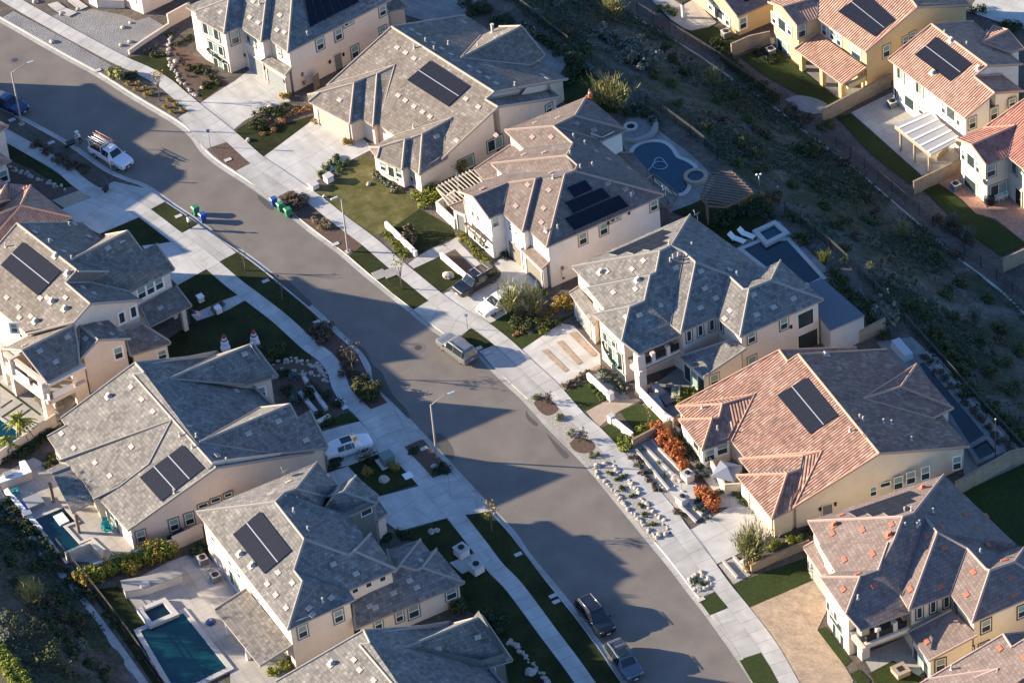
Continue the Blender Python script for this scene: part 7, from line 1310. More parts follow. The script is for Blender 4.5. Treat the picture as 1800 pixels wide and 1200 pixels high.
tree(281, 177, 4.2, .9, 'gold', 'thin young tree with a few yellow leaves by the far sidewalk', 110); tree(707, 508, 4.3, 1.0, 'palo', 'thin young tree in the kerb lawn near the stepping stones', 90); tree(496, 531, 3.6, .6, 'rust', 'bare young tree in the shaded kerb lawn', 10); tree(432, 476, 3.0, .6, 'rust', 'bare young tree in the sunny tip of the kerb lawn', 8); tree(622, 660, 4.0, 1.2, 'rust', 'young tree with russet leaves in the shaded kerb bed', 120); tree(866, 938, 4.2, .9, 'gold', 'young tree with yellow leaves at the kerb by the shaded driveway', 110); tree(1140, 745, 2.4, .8, 'tan', 'thin leafless sapling on the lawn beside the tan block wall', 30)
tree(30, 1240, 9.0, 2.6, 'dark', 'tall dark tree below the lower left corner of the photo', 700, 5.0, .3, name='broadleaf_tree', tr=.2) if 0 else None
def palm(x, y, h, label, n=24, L=1.9):
    c = P(x, y, ZY); o = thing('palm_tree', label, 'palm', c); rnd = random.Random(int(x)); mb = MB(); mb.tube([c, c+V((.1, 0, h*.6)), c+V((.15, 0, h))], [.17, .14, .13], 8); mb.build('trunk', LM['bark'], o); fb = MB(); t = c+V((.15, 0, h))
    for k in range(n):
        a = k*2.4; e = rnd.uniform(-.2, 1.1); d = V((math.cos(a)*math.cos(e), math.sin(a)*math.cos(e), math.sin(e))); u = rnd.random(); pr = t
        for j in range(1, 7):
            f = j/6; p = t+d*L*f+V((0, 0, -1.1*f*f)); w = V((-d.y, d.x, 0)).normalized()
            for sd_ in (-1, 1): fb.face([pr, p, p+w*sd_*.32*(1.1-f)-V((0, 0, .12)), pr.lerp(p, .3)+w*sd_*.3*(1.15-f)-V((0, 0, .1))], 0, [(u, 0)]*4)
            pr = p
    fb.build('crown', LM['lime'], o)
palm(36, 768, 2.2, 'yellow green palm beside the blue pool at the left edge'); palm(14, 795, 1.6, 'small yellow green palm at the left frame edge, lower of two', 20, 1.4)
# ---- boulders and border rocks
def rock_mesh(seed):
    rnd = random.Random(seed); import bmesh
    bm = bmesh.new(); bmesh.ops.create_icosphere(bm, subdivisions=2, radius=1)
    for v in bm.verts: v.co *= 1+.32*_nz.noise(v.co*1.1+V((seed*3.1, 0, 0)))+.1*_nz.noise(v.co*3+V((seed, 5, 0))); v.co.z = max(v.co.z*.75, -.35)
    me = bpy.data.meshes.new('rock'); bm.to_mesh(me); bm.free(); me.materials.append(RM); return me
RM = noisy('pale_rock', [(.3, (.26, .22, .18)), (.6, (.42, .38, .33)), (.8, (.52, .48, .43))], 2.5, 7, .9); RMS = [rock_mesh(k) for k in range(6)]
def rock(x, y, s, label, group=None, z=ZY, name='boulder'):
    o = bpy.data.objects.new(name, RMS[rp_.randrange(6)]); COL.objects.link(o); o.location = P(x, y, z)+V((0, 0, s*.12)); o.rotation_euler.z = rp_.uniform(0, 6.28); s *= .62; o.scale = (s, s*rp_.uniform(.7, 1), s*rp_.uniform(.75, 1)); return tag(o, label, 'rock', group)
for x, y, s, w in ((62, 4, .6, 'at the top edge of the gravel yard'), (108, 25, .5, 'by the steps in the gravel yard'), (137, 17, .5, 'upper middle of the gravel yard'), (216, 49, .5, 'left of a pair in the gravel yard'), (229, 41, .4, 'right of a pair in the gravel yard'), (212, 80, .5, 'dark left one of a pair near the low tan wall'), (228, 74, .5, 'pale right one of a pair near the low tan wall'), (92, 74, .55, 'alone in the gravel kerb strip'), (309, 109, .6, 'beside the dry creek'), (355, 155, .4, 'in the green patch by the creek end'), (436, 247, .55, 'on the lawn left of the wide driveway'), (648, 324, .5, 'in the patchy lawn below the bay window'), (571, 346, .45, 'at the upper corner of the patchy lawn'), (477, 190, 1.0, 'large, in the shrub bed left of the wide driveway'), (788, 486, .95, 'large white one on the small lawn by the black car'), (675, 844, .85, 'white one on the shaded lawn near the drain'), (759, 935, .6, 'tan one of a pair on the shaded lawn'), (768, 933, .55, 'pale one of a pair on the shaded lawn'), (1307, 990, .8, 'beside the stone kerbs by the feathery tree'), (1187, 840, .8, 'tan one beside the cream planter pillar'), (933, 1182, .95, 'round one on the dark lawn at the bottom'), (763, 820, .6, 'white one in the small dark planter by the lamp')):
    rock(x, y, s, 'pale boulder ' + w)
def rocks(path, n, wd, s, label, group, seed=1):
    rnd = random.Random(seed)
    for k in range(n):
        t = (k+rnd.random()*.6)/n*(len(path)-1); i = min(int(t), len(path)-2); f = t-i; a, b = path[i], path[i+1]; rock(a[0]+(b[0]-a[0])*f+rnd.uniform(-wd, wd), a[1]+(b[1]-a[1])*f+rnd.uniform(-wd, wd)*.7, s*rnd.uniform(.6, 1.35), label, group, name='border_rock')
rocks([(1046, 826), (1100, 888), (1152, 945)], 34, 4, .36, 'pale rock in the border along the kerb beside the right sidewalk', 'rocks of the kerb border', 1); rocks([(1073, 812), (1125, 868), (1178, 934)], 30, 4, .36, 'pale rock in the border along the right sidewalk edge', 'rocks of the sidewalk border', 2); rocks([(1048, 822), (1070, 811)], 7, 3, .4, 'pale rock at the upper end of the rock border', 'rocks at the border top', 3); rocks([(1152, 945), (1178, 936)], 8, 3, .4, 'pale rock at the lower end of the rock border', 'rocks at the border end', 4)
rocks([(1209, 1018), (1236, 1008), (1252, 1030), (1226, 1040), (1212, 1024)], 26, 4, .36, 'pale rock around the small planted patch before the turf', 'rocks of the small patch', 5); rocks([(300, 62), (295, 85), (300, 115), (318, 145), (345, 172)], 40, 3.5, .32, 'pale river rock in the dry creek by the top house', 'dry creek rocks', 6); rocks([(484, 640), (520, 632), (560, 645), (575, 668), (530, 655), (495, 650)], 46, 6, .36, 'grey rock in the shaded rock garden by the left sidewalk', 'rock garden rocks', 7)
rocks([(893, 1128), (910, 1138), (935, 1165), (965, 1200)], 44, 5, .33, 'grey river rock in the dry creek at the bottom of the photo', 'bottom creek rocks', 8); rocks([(18, 296), (60, 312), (115, 333)], 26, 5, .35, 'pale rock in the shaded creek at the left edge', 'left creek rocks', 9); rocks([(367, 1000), (376, 1012)], 8, 4, .3, 'dark pebble rock between the two air conditioners', 'rocks between air conditioners', 10); rocks([(1115, 800), (1150, 840), (1200, 870)], 22, 9, .25, 'small stone in the terraced pebble garden', 'terrace stones', 11)
# ---------------------------------------------------------------- vehicles
def paint(n, c, r=.25, metal=0.0):
    m, nt, b = newmat(n, r, .5); b.inputs['Base Color'].default_value = (*c, 1); b.inputs['Metallic'].default_value = metal; b.inputs['Coat Weight'].default_value = .6; b.inputs['Coat Roughness'].default_value = .08; return m
CG = glass('car_glass', (.012, .018, .022), .05); TY = flat('tyre_rubber', (.02, .02, .02), .85); RI = flat('alloy_rim', (.35, .36, .37), .35, metal=.7); LG = glass('headlight_glass', (.55, .57, .6), .1); TL = glass('tail_light_glass', (.3, .02, .02), .15); PLT = flat('number_plate', (.6, .6, .58), .6)
# stations from rear (-) to front (+), in fractions of the length: x, z_low, z_belt, z_top, half-width low / belt / top
SUV = [(-.5, .45, .85, .95, .80, .80, .70), (-.485, .3, .98, 1.02, .92, .88, .72), (-.44, .28, 1.02, 1.55, .97, .93, .66), (-.38, .27, 1.02, 1.72, .98, .95, .72), (-.1, .25, 1.0, 1.76, .98, .96, .74), (.06, .25, .98, 1.72, .98, .96, .72), (.12, .25, .97, 1.6, .98, .96, .7), (.24, .25, .97, 1.0, .98, .95, .82), (.40, .27, .92, .95, .96, .9, .75), (.475, .3, .82, .86, .9, .84, .68), (.5, .42, .7, .74, .74, .72, .6)]
SEDAN = [(-.5, .45, .78, .82, .78, .76, .66), (-.48, .3, .9, .96, .9, .86, .74), (-.38, .27, .92, 1.0, .93, .9, .76), (-.3, .25, .93, 1.12, .94, .92, .64), (-.17, .24, .93, 1.38, .94, .92, .62), (-.02, .23, .92, 1.45, .94, .92, .63), (.07, .23, .91, 1.4, .94, .92, .62), (.22, .23, .9, .94, .94, .91, .78), (.40, .25, .82, .86, .92, .86, .7), (.475, .28, .7, .75, .85, .78, .6), (.5, .4, .6, .64, .7, .66, .52)]
FAST = [(-.5, .45, .84, .9, .78, .76, .66), (-.48, .3, .95, 1.02, .9, .86, .72), (-.4, .27, .97, 1.12, .94, .9, .66), (-.25, .25, .97, 1.38, .95, .92, .62), (-.1, .24, .95, 1.5, .95, .93, .62), (.05, .23, .93, 1.5, .95, .93, .63), (.1, .23, .92, 1.42, .95, .93, .62), (.24, .23, .9, .94, .95, .92, .78), (.40, .25, .82, .86, .92, .86, .7), (.475, .28, .7, .75, .85, .78, .6), (.5, .4, .6, .64, .7, .66, .52)]
PICK = [(-.5, .5, 1.0, 1.0, .88, .88, .86), (-.49, .42, 1.05, 1.05, .92, .92, .9), (-.1, .38, 1.05, 1.05, .92, .92, .9), (-.095, .38, 1.1, 1.1, .92, .92, .86), (-.085, .38, 1.1, 1.72, .92, .9, .66), (.03, .36, 1.08, 1.76, .92, .9, .68), (.09, .36, 1.06, 1.66, .92, .9, .66), (.2, .36, 1.05, 1.08, .92, .9, .78), (.38, .38, 1.0, 1.04, .92, .88, .74), (.48, .42, .92, .96, .86, .82, .68), (.5, .5, .72, .78, .78, .76, .62)]
def vehicle(name, label, fr, rr, side, L, wb, prof, mat, sc=1.0, gl=(1, 7), roof=None, extra=None, z=0.01):
    """fr, rr: photo pixels where the near front and rear wheels touch; side = +1 if those wheels are on the vehicle's left"""
    A, B = P(*fr, z), P(*rr, z); d = (A-B); d.z = 0; d.normalize(); lf = V((-d.y, d.x, 0)); tr = .8*sc; mid = (A+B)/2 - lf*side*tr; rz = math.atan2(d.y, d.x)
    o = thing(name, label, 'car' if 'pickup' not in name else 'truck', mid, None, rz)
    X = lambda x, y, zz: mid+V((x, y, zz))           # built unrotated about the empty, which carries the heading
    rings = []
    for x, zl, zb, zt, wl, wbt, wt in prof:
        x *= L; k = sc; rings.append([X(x, -wl*k*.93, zl*.9), X(x, -wl*k, (zl+zb)*.5), X(x, -wbt*k, zb), X(x, -wt*k, zt-.05*(zt-zb)), X(x, -wt*k*.8, zt), X(x, wt*k*.8, zt), X(x, wt*k, zt-.05*(zt-zb)), X(x, wbt*k, zb), X(x, wl*k, (zl+zb)*.5), X(x, wl*k*.93, zl*.9)])
    mb = MB(); glz = MB(); sw = MB(); rw = MB(); sw2 = MB()
    for i in range(len(rings)-1):
        p, q = rings[i], rings[i+1]
        dz0, dz1 = prof[i][3]-prof[i][2], prof[i+1][3]-prof[i+1][2]
        for j in range(9):
            f = [p[j], q[j], q[j+1], p[j+1]][::-1]
            mb.face(f, 0, smooth=False)
            c = sum(f, V((0, 0, 0)))/4; n = newell(f)
            n = n if n.dot(c-(mid+V((0, 0, .9)))) > 0 else -n; ins = [c+(v-c)*.9+n*.03 for v in f]
            if j in (2, 6) and dz0 > .3 and dz1 > .3: (sw if j == 2 else sw2).face(ins)
            if j == 4 and abs(dz1-dz0) > .3:
                fr_ = [p[3], q[3], q[6], p[6]]; c = sum(fr_, V((0, 0, 0)))/4; n = newell(fr_)
                if n.z < 0: fr_.reverse(); n = -n
                (glz if dz0 > dz1 else rw).face([c+(v-c)*.88+n*.03 for v in fr_])
    mb.face(rings[0][::-1][::-1]); mb.face(rings[-1][::-1]); mb.face([rings[i][0] for i in range(len(rings))]+[rings[i][9] for i in range(len(rings)-1, -1, -1)])
    bd = mb.build('body', mat, o); bv = bd.modifiers.new('soft', 'BEVEL'); bv.width = .035; bv.segments = 2; bv.limit_method = 'ANGLE'; bv.angle_limit = math.radians(25)
    # merge loose quads so the bevel sees real edges
    wd = bd.modifiers.new('weld', 'WELD'); wd.merge_threshold = .002
    bpy.context.view_layer.update(); bd.modifiers.move(1, 0)
    if glz.f: glz.build('windshield', CG, o)
    if rw.f: rw.build('rear_window', CG, o)
    for k in (sw, sw2): k.f and k.build('side_window', CG, o)
    for sx_ in (1, -1):
        for sy in (1, -1):
            w = MB(); c = X(sx_*wb/2, sy*tr, .34); w.tube([c-V((0, .11, 0)), c+V((0, .11, 0))], .34, 18); wo = w.build('wheel', TY, o); r = MB(); e = V((0, .115*sy, 0)); r.tube([c+e*.8, c+e], .22, 14); r.build('rim', RI, wo)
    x1, zb = L*.488, prof[-2][2]
    for sy in (1, -1):
        h = MB(); h.box(X(L*.468, sy*.62*sc, prof[-2][2]-.05), V((.07, 0, 0)), V((0, .17, 0)), V((0, 0, .07))); h.build('headlight', LG, o); t = MB(); t.box(X(-L*.487, sy*.72*sc, prof[1][2]-.1), V((.04, 0, 0)), V((0, .13, 0)), V((0, 0, .09))); t.build('tail_light', TL, o)
        m_ = MB(); m_.box(X(L*.2, sy*(.98*sc+.06), .98), V((.06, 0, 0)), V((0, .1, 0)), V((0, 0, .06))); m_.build('mirror', mat, o)
    g_ = MB(); g_.box(X(L*.497, 0, .55), V((.02, 0, 0)), V((0, .4*sc, 0)), V((0, 0, .11))); g_.build('grille', M['iron'], o); p_ = MB(); p_.box(X(L*.508, 0, .45), V((.01, 0, 0)), V((0, .18, 0)), V((0, 0, .06))); p_.box(X(-L*.508, 0, .7), V((.01, 0, 0)), V((0, .18, 0)), V((0, 0, .06))); p_.build('number_plate', PLT, o)
    if roof:
        for sy in (1, -1): k = MB(); k.tube([X(-L*.36, sy*.62*sc, 1.79), X(L*.05, sy*.62*sc, 1.8)], .035, 6); k.build('roof_rail', roof, o)
    if extra: extra(o, X, L)
    return o
def crossbars(o, X, L):
    for x in (-.25, -.06): mb = MB(); mb.box(X(L*x, 0, 1.86), V((.06, 0, 0)), V((0, .62, 0)), V((0, 0, .03))); mb.build('roof_bar', RI, o)
def sunroof(o, X, L): mb = MB(); mb.box(X(-.02*L, 0, 1.5), V((.55, 0, 0)), V((0, .42, 0)), V((0, 0, .02))); mb.build('sunroof', CG, o)
def sunroof2(o, X, L):
    mb = MB(); mb.box(X(.0*L, 0, 1.755), V((.42, 0, 0)), V((0, .42, 0)), V((0, 0, .02))); mb.build('sunroof', CG, o)
    mb = MB(); mb.box(X(-.14*L, 0, 1.83), V((.04, 0, 0)), V((0, .62, 0)), V((0, 0, .025))); mb.box(X(-.3*L, 0, 1.83), V((.04, 0, 0)), V((0, .62, 0)), V((0, 0, .025))); mb.build('roof_bar', M['iron'], o)
def bed(o, X, L):
    mb = MB(); mb.box(X(-.295*L, 0, 1.06), V((.185*L, 0, 0)), V((0, .78, 0)), V((0, 0, .012))); mb.build('cargo_bed', flat('dark_bed_liner', (.035, .034, .034), .8), o)
    for y in (.8, -.8):
        for x in (-.46, -.12): k = MB(); k.tube([X(x*L, y, 1.0), X(x*L, y, 1.9)], .035, 6); k.build('rack_post', M['white'], o)
    k = MB()
    for x in (-.46, -.12): k.tube([X(x*L, -.85, 1.9), X(x*L, .85, 1.9)], .035, 6)
    k.build('rack_bar', M['white'], o)
V1 = vehicle('parked_car', 'dark blue car parked at the left edge below the curving road', (28, 205), (-12, 185), -1, 4.8, 2.8, SEDAN, paint('blue_paint', (.012, .03, .1)))
V2 = vehicle('pickup_truck', 'white pickup truck with ladders on its rack by the left kerb', (203, 297), (171.5, 279), -1, 5.4, 3.3, PICK, paint('white_truck_paint', (.62, .63, .66)), extra=bed)
V3 = vehicle('parked_suv', 'black SUV with silver roof bars on the white house driveway', (824.5, 521), (868.7, 496), 1, 5.05, 3.0, SUV, paint('black_paint', (.012, .012, .014)), roof=RI, extra=crossbars, z=ZY+.03)
V4 = vehicle('parked_car', 'white sedan half hidden by a sparse tree beside the black SUV', (866, 556), (905, 533), 1, 4.7, 2.8, SEDAN, paint('white_paint_gloss', (.62, .62, .63)), z=ZY+.03)
V5 = vehicle('parked_suv', 'silver SUV parked at the right kerb in the middle of the street', (777.5, 615), (808.5, 638), 1, 4.8, 2.85, SUV, paint('silver_paint', (.2, .205, .21), .3, .4), roof=M['iron'])
V6 = vehicle('parked_car', 'white fastback car with dark glass roof on the shaded driveway', (640, 793), (593.5, 808), -1, 4.9, 2.9, FAST, paint('pearl_white_paint', (.66, .66, .68)), extra=sunroof, z=ZY+.03)
V7 = vehicle('parked_suv', 'black SUV parked at the left kerb near the bottom of the photo', (1047, 1113), (1020, 1081), -1, 4.95, 2.95, SUV, paint('black_gloss_paint', (.01, .011, .014)), roof=RI)
V8 = vehicle('parked_suv', 'grey SUV with roof bars and sunroof parked behind the black SUV at the bottom', (1097, 1193), (1071, 1157), -1, 4.8, 2.85, SUV, paint('grey_blue_paint', (.11, .125, .15), .3, .4), roof=M['iron'], extra=sunroof2)
# ladders and boxes on the pickup
pm = V2.matrix_basis.copy(); pm = Matrix.Translation(V2.location) @ Matrix.Rotation(V2.rotation_euler.z, 4, 'Z')
def ladder(x0, x1, y, w, zz, mat, label):
    o = thing('ladder', label, 'ladder', pm @ V((x0, y, zz)), 'ladders on the pickup'); m = MB(); tr = lambda p: pm @ V(p)
    for k in (-1, 1): m.tube([tr((x0, y+k*w/2, zz)), tr((x1, y+k*w/2, zz+.12))], .035, 6)
    m.build('side_rail', mat, o); r = MB()
    for j in range(1, 9): f = j/9; r.tube([tr((x0+(x1-x0)*f, y-w/2, zz+.12*f)), tr((x0+(x1-x0)*f, y+w/2, zz+.12*f))], .022, 5)
    r.build('rung', mat, o)
ladder(-3.1, .3, .62, .4, 1.95, flat('orange_fibreglass', (.36, .17, .13), .6), 'orange ladder on the far side of the white pickup'); ladder(-3.0, .1, -.55, .42, 1.95, M['alu'], 'pale metal ladder on the near side of the white pickup'); ladder(-2.7, -.2, .05, .36, 1.97, M['white'], 'white ladder in the middle of the white pickup rack')
for x, y, c, w in ((-2.3, -.35, (.4, .24, .1), 'tan bucket at the tail of the white pickup bed'), (-1.7, -.3, (.35, .16, .1), 'orange bucket in the middle of the white pickup bed'), (-1.2, .3, (.3, .25, .2), 'brown bucket behind the cab of the white pickup')):
    q = pm @ V((x, y, 1.08)); o = thing('bucket', w, 'bucket', q); m = MB(); m.lathe(q, [(.2, 0), (.26, .5), (.22, .5), (.18, .1)], 12); m.build('body', flat('bucket_plastic', c, .6), o); m = MB(); m.tube([q+V((-.24, 0, .48)), q+V((0, 0, .72)), q+V((.24, 0, .48))], .012, 5); m.build('handle', M['steel'], o)
# ---------------------------------------------------------------- people
def person(x, y, rz, label, shirt, trousers, skin=(.35, .2, .13), hat=None, pose='stand', z=.0, hair=(.03, .025, .02)):
    c = P(x, y, z); o = thing('person', label, 'person', c, None, rz); rn = MB(); b = 18 if pose == 'push' else 2; s = math.sin(math.radians(b)); k = math.cos(math.radians(b))
    T = lambda fx, fy, fz: V((fx, fy, fz)) if fz <= .92 else V((fx+(fz-.92)*s, fy, .92+(fz-.92)*k))
    if pose == 'push': arms = {1: [(.02, .19, 1.40), (.16, .24, 1.16), (.42, .2, 1.08)], -1: [(.02, -.19, 1.40), (.16, -.24, 1.16), (.42, -.2, 1.08)]}; legs = {1: [(.0, .09, .92), (.16, .1, .5), (.08, .1, .07), (.22, .1, .03)], -1: [(.0, -.09, .92), (-.04, -.1, .5), (-.24, -.1, .1), (-.1, -.1, .03)]}
    else: arms = {1: [(0, .19, 1.40), (.02, .25, 1.13), (.12, .24, .92)], -1: [(0, -.19, 1.40), (.04, -.25, 1.14), (.2, -.18, 1.08)]}; legs = {1: [(0, .09, .92), (.02, .1, .5), (0, .1, .08), (.15, .12, .03)], -1: [(0, -.09, .92), (.05, -.11, .5), (.02, -.12, .08), (.17, -.14, .03)]}
    vs, es, rs = [], [], []
    def add(p, r, par=None):
        vs.append(c+T(*p)); rs.append(r)
        if par is not None: es.append((par, len(vs)-1))
        return len(vs)-1
    pel = add((0, 0, .94), .145); wst = add((0, 0, 1.1), .13, pel); ch = add((.01, 0, 1.32), .155, wst); nk = add((.01, 0, 1.47), .06, ch); hd0 = add((.025, 0, 1.58), .085, nk); hd1 = add((.03, 0, 1.68), .092, hd0); add((.02, 0, 1.75), .06, hd1)
    for sd_ in (1, -1):
        pr = ch
        for p, r in zip(arms[sd_], (.068, .052, .038)): pr = add(p, r, pr)
        e = arms[sd_][-1]; pm_ = add((e[0]+.07, e[1], e[2]-.03), .036, pr)
        for f in range(4): add((e[0]+.15-.012*abs(f-1.3), e[1]+(f-1.5)*.022, e[2]-.07-.005*f), .011, pm_)
        add((e[0]+.09, e[1]-sd_*.055, e[2]-.02), .013, pm_)
        pr = pel
        for p, r in zip(legs[sd_], (.098, .066, .05, .045)): pr = add(p, r, pr)
    me = bpy.data.meshes.new('body'); me.from_pydata([tuple(v-c) for v in vs], es, []); bo = bpy.data.objects.new('body', me); COL.objects.link(bo); bo.parent = o
    m, nt, bs = newmat('clothes_and_skin', .8, .2); tc = N(nt, 'TexCoord'); sx = N(nt, 'SeparateXYZ'); nt.links.new(tc.outputs['Object'], sx.inputs[0]); r = ramp(nt, [(0, (.03, .025, .02)), (.045, trousers), (.52, shirt), (.82, skin)], 'CONSTANT'); dv = N(nt, 'Math', operation='DIVIDE'); dv.inputs[1].default_value = 1.8; nt.links.new(sx.outputs['Z'], dv.inputs[0]); nt.links.new(dv.outputs[0], r.inputs[0]); nt.links.new(r.outputs[0], bs.inputs['Base Color'])
    sk_ = bo.modifiers.new('skin', 'SKIN'); me.skin_vertices or None
    for i, r_ in enumerate(rs): me.skin_vertices[0].data[i].radius = (r_, r_)
    me.skin_vertices[0].data[0].use_root = True; sb = bo.modifiers.new('sub', 'SUBSURF'); sb.levels = sb.render_levels = 2; me.materials.append(m)
    h = MB(); hp = c+T(.02, 0, 1.7); h.lathe(hp, [(.1, -.06), (.112, .0), (.1, .07), (.05, .115), (.001, .12)], 12); ho = h.build('hair', flat('hair', hair, .8), o)
    f = MB(); fp = c+T(.03, 0, 1.64)
    f.box(fp+V((.105, 0, -.02)), V((.018, 0, 0)), V((0, .014, 0)), V((0, 0, .022))); f.build('nose', flat('skin_tone', skin, .6), o)
    for yy in (-.036, .036): f = MB(); f.box(fp+V((.088, yy, .015)), V((.006, 0, 0)), V((0, .012, 0)), V((0, 0, .007))); f.build('eye', M['dark'], o)
    f = MB(); f.box(fp+V((.09, 0, -.065)), V((.006, 0, 0)), V((0, .024, 0)), V((0, 0, .006))); f.build('mouth', flat('lips', (.25, .1, .08), .6), o)
    if hat: h = MB(); h.lathe(c+T(.02, 0, 1.715), [(.24, 0), (.23, .02), (.125, .03), (.11, .12), (.001, .14)], 16); h.build('hat', flat('hat_cloth', hat, .85), o)
    return o
person(142.5, 252, math.pi*1.12, 'person in white hat and shirt bending towards a dark cart by the kerb', (.68, .66, .64), (.025, .026, .03), hat=(.66, .65, .62), pose='push')
person(333, 402, .6, 'person in a pale shirt and dark trousers standing on the lawn tip by the kerb', (.55, .52, .46), (.035, .035, .045), z=ZY+.02)
# wheelbarrow beside the first person
c = P(127, 258, 0); o = thing('wheelbarrow', 'dark wheelbarrow at the kerb in front of the person in white', 'wheelbarrow', c, None, math.pi*1.12); mb = MB(); X_ = lambda x, y, z_: c+V((x, y, z_)); mb.hexa([X_(-.2, -.2, .35), X_(.4, -.2, .35), X_(.4, .2, .35), X_(-.2, .2, .35)], [X_(-.4, -.34, .72), X_(.62, -.34, .68), X_(.62, .34, .68), X_(-.4, .34, .72)]); mb.build('tray', flat('dark_tray', (.03, .035, .03), .6), o); mb = MB(); [mb.tube([X_(.6, y*.3, .22), X_(-.3, y, .42), X_(-.95, y*1.1, .7)], .02, 6) for y in (-.26, .26)]; mb.build('handle', M['wood'], o); mb = MB(); mb.tube([X_(.65, -.05, .2), X_(.65, .05, .2)], .2, 12); mb.build('wheel', TY, o); mb = MB(); [mb.tube([X_(-.25, y, .4), X_(-.3, y, 0)], .02, 6) for y in (-.24, .24)]; mb.build('leg', M['iron'], o)
# ---------------------------------------------------------------- smaller things
def snowman(x, y, label):
    c = P(x, y, ZY); o = thing('snowman_figure', label, 'yard figure', c, 'snowmen on the shaded lawn'); m = MB(); m.lathe(c, [(.3, 0), (.5, .2), (.52, .45), (.4, .8), (.36, .85), (.42, 1.05), (.36, 1.3), (.22, 1.4), (.28, 1.6), (.2, 1.82), (.02, 1.9)], 16); m.build('body', flat('white_fabric', (.6, .6, .68), .8), o); m = MB(); m.lathe(c+V((0, 0, 1.38)), [(.3, 0), (.33, .06), (.26, .12)], 12); m.build('scarf', M['iron'], o); m = MB(); m.lathe(c+V((0, 0, 1.78)), [(.26, 0), (.24, .05), (.18, .2), (.05, .42), (.01, .45)], 12); m.build('hat', flat('red_cloth', (.3, .06, .05), .8), o)
    for k in (-1, 1): m = MB(); m.tube([c+V((0, k*.38, 1.1)), c+V((.1, k*.75, 1.3))], .03, 5); m.build('arm', M['wood'], o)
snowman(397, 616, 'white snowman figure with red hat, half hidden by the roof edge'); snowman(449, 608, 'white snowman figure with red hat, taller one by the bushes')
def pot(x, y, label, s=.45, mat='whitest'): c = P(x, y, ZY); o = thing('planter_pot', label, 'plant pot', c); m = MB(); m.abox(c.x, c.y, c.z, s*1.4, s*1.4, s*1.5, 0, .5); m.build('pot_body', M[mat], o); m = MB(); m.abox(c.x, c.y, c.z+s*1.5, s*1.5, s*1.5, .05, 0, .5); m.build('rim', M['white'], o)
pot(353, 529, 'square white pot by the shaded front path, nearer the house'); pot(384, 549, 'square white pot by the shaded front path, nearer the street')
# striped flag on the porch column
q = P(338, 545, 3.0); o = thing('porch_flag', 'small red and white striped flag hanging on the porch of the left house', 'flag', q); u = V((.7, .15, -.35)); w = V((.1, -.1, -.75)); m = MB()
for k in range(7): a, b = q+w*(k/7), q+w*((k+1)/7); m.face([a, a+u, b+u, b], k % 2); m.face([b+V((0, .004, 0)), b+u+V((0, .004, 0)), a+u+V((0, .004, 0)), a+V((0, .004, 0))], k % 2)
m.face([q+V((0, -.006, 0)), q+u*.4+V((0, -.006, 0)), q+u*.4+w*.55+V((0, -.006, 0)), q+w*.55+V((0, -.006, 0))], 2); m.build('flag_cloth', [flat('flag_red', (.4, .06, .06), .8), M['white'], flat('flag_blue', (.03, .05, .2), .8)], o); m = MB(); m.tube([q+V((-.25, -.05, .2)), q+u*1.05], .02, 6); m.build('staff', M['wood'], o)
# patio furniture
def sofa(x, y, rz, L, label, col=(.5, .47, .42), z=ZY+.1):
    c = P(x, y, z); o = thing('outdoor_sofa', label, 'sofa', c, None, rz); m = MB(); m.box(c+V((0, 0, .2)), V((.4, 0, 0)), V((0, L/2, 0)), V((0, 0, .2))); m.build('base', M['trimtan'], o); n = max(1, round(L/.75))
    for k in range(n): m = MB(); m.box(c+V((.05, -L/2+(k+.5)*L/n, .47)), V((.36, 0, 0)), V((0, L/n/2-.02, 0)), V((0, 0, .07))); m.build('seat_cushion', flat('pale_cushion', col, .9), o)
    m = MB(); m.box(c+V((-.36, 0, .6)), V((.08, 0, 0)), V((0, L/2, 0)), V((0, 0, .28))); m.build('backrest', flat('pale_back_cushion', col, .9), o)
    for k in (-1, 1): m = MB(); m.box(c+V((0, k*(L/2+.06), .33)), V((.4, 0, 0)), V((0, .07, 0)), V((0, 0, .28))); m.build('armrest', M['trimtan'], o)
sofa(1157, 690, vang, 1.5, 'pale cushioned armchair in the courtyard of the balcony house, left one'); sofa(1188, 697, vang+2.6, 1.5, 'pale cushioned armchair in the courtyard of the balcony house, right one'); sofa(1155, 712, vang-.2, 2.2, 'grey cushioned sofa along the white courtyard wall', (.35, .35, .36)); sofa(1652, 272, vang+2, 2.0, 'tan sofa under the white patio cover', (.4, .33, .22), UZ+.05); sofa(100, 712, vang, 1.6, 'white cushioned armchair under the cream balcony')
def table(x, y, sx, sy, h, label, mat='deckdark', z=ZY+.1, name='patio_table'):
    c = P(x, y, z); o = thing(name, label, 'table', c, None, vang); m = MB(); m.abox(c.x, c.y, c.z+h-.08, sx, sy, .08); m.build('tabletop', M[mat], o)
    for a in (-1, 1):
        for b in (-1, 1): m = MB(); m.abox(c.x+a*sx*.42, c.y+b*sy*.42, c.z, .07, .07, h-.08); m.build('leg', M['iron'], o)
table(1172, 705, 1.0, 1.6, .45, 'grey low fire table between the cushioned seats'); table(1178, 683, .6, .6, .5, 'small grey side table between the two armchairs'); table(75, 712, .8, 2.2, .5, 'low brown table under the cream balcony', 'wood')
c = P(1583, 1183, ZY); o = thing('fire_table', 'tan square fire table with dark centre on the turf of the rose roofed house', 'fire table', c, None, vang); m = MB(); m.abox(c.x, c.y, c.z, 1.3, 1.3, .55); m.build('base', M['tanstone'], o); m = MB(); m.abox(c.x, c.y, c.z+.55, 1.4, 1.4, .08); m.build('tabletop', M['tanstone'], o); m = MB(); m.abox(c.x, c.y, c.z+.632, .6, .6, .02); m.build('burner', M['dark'], o)
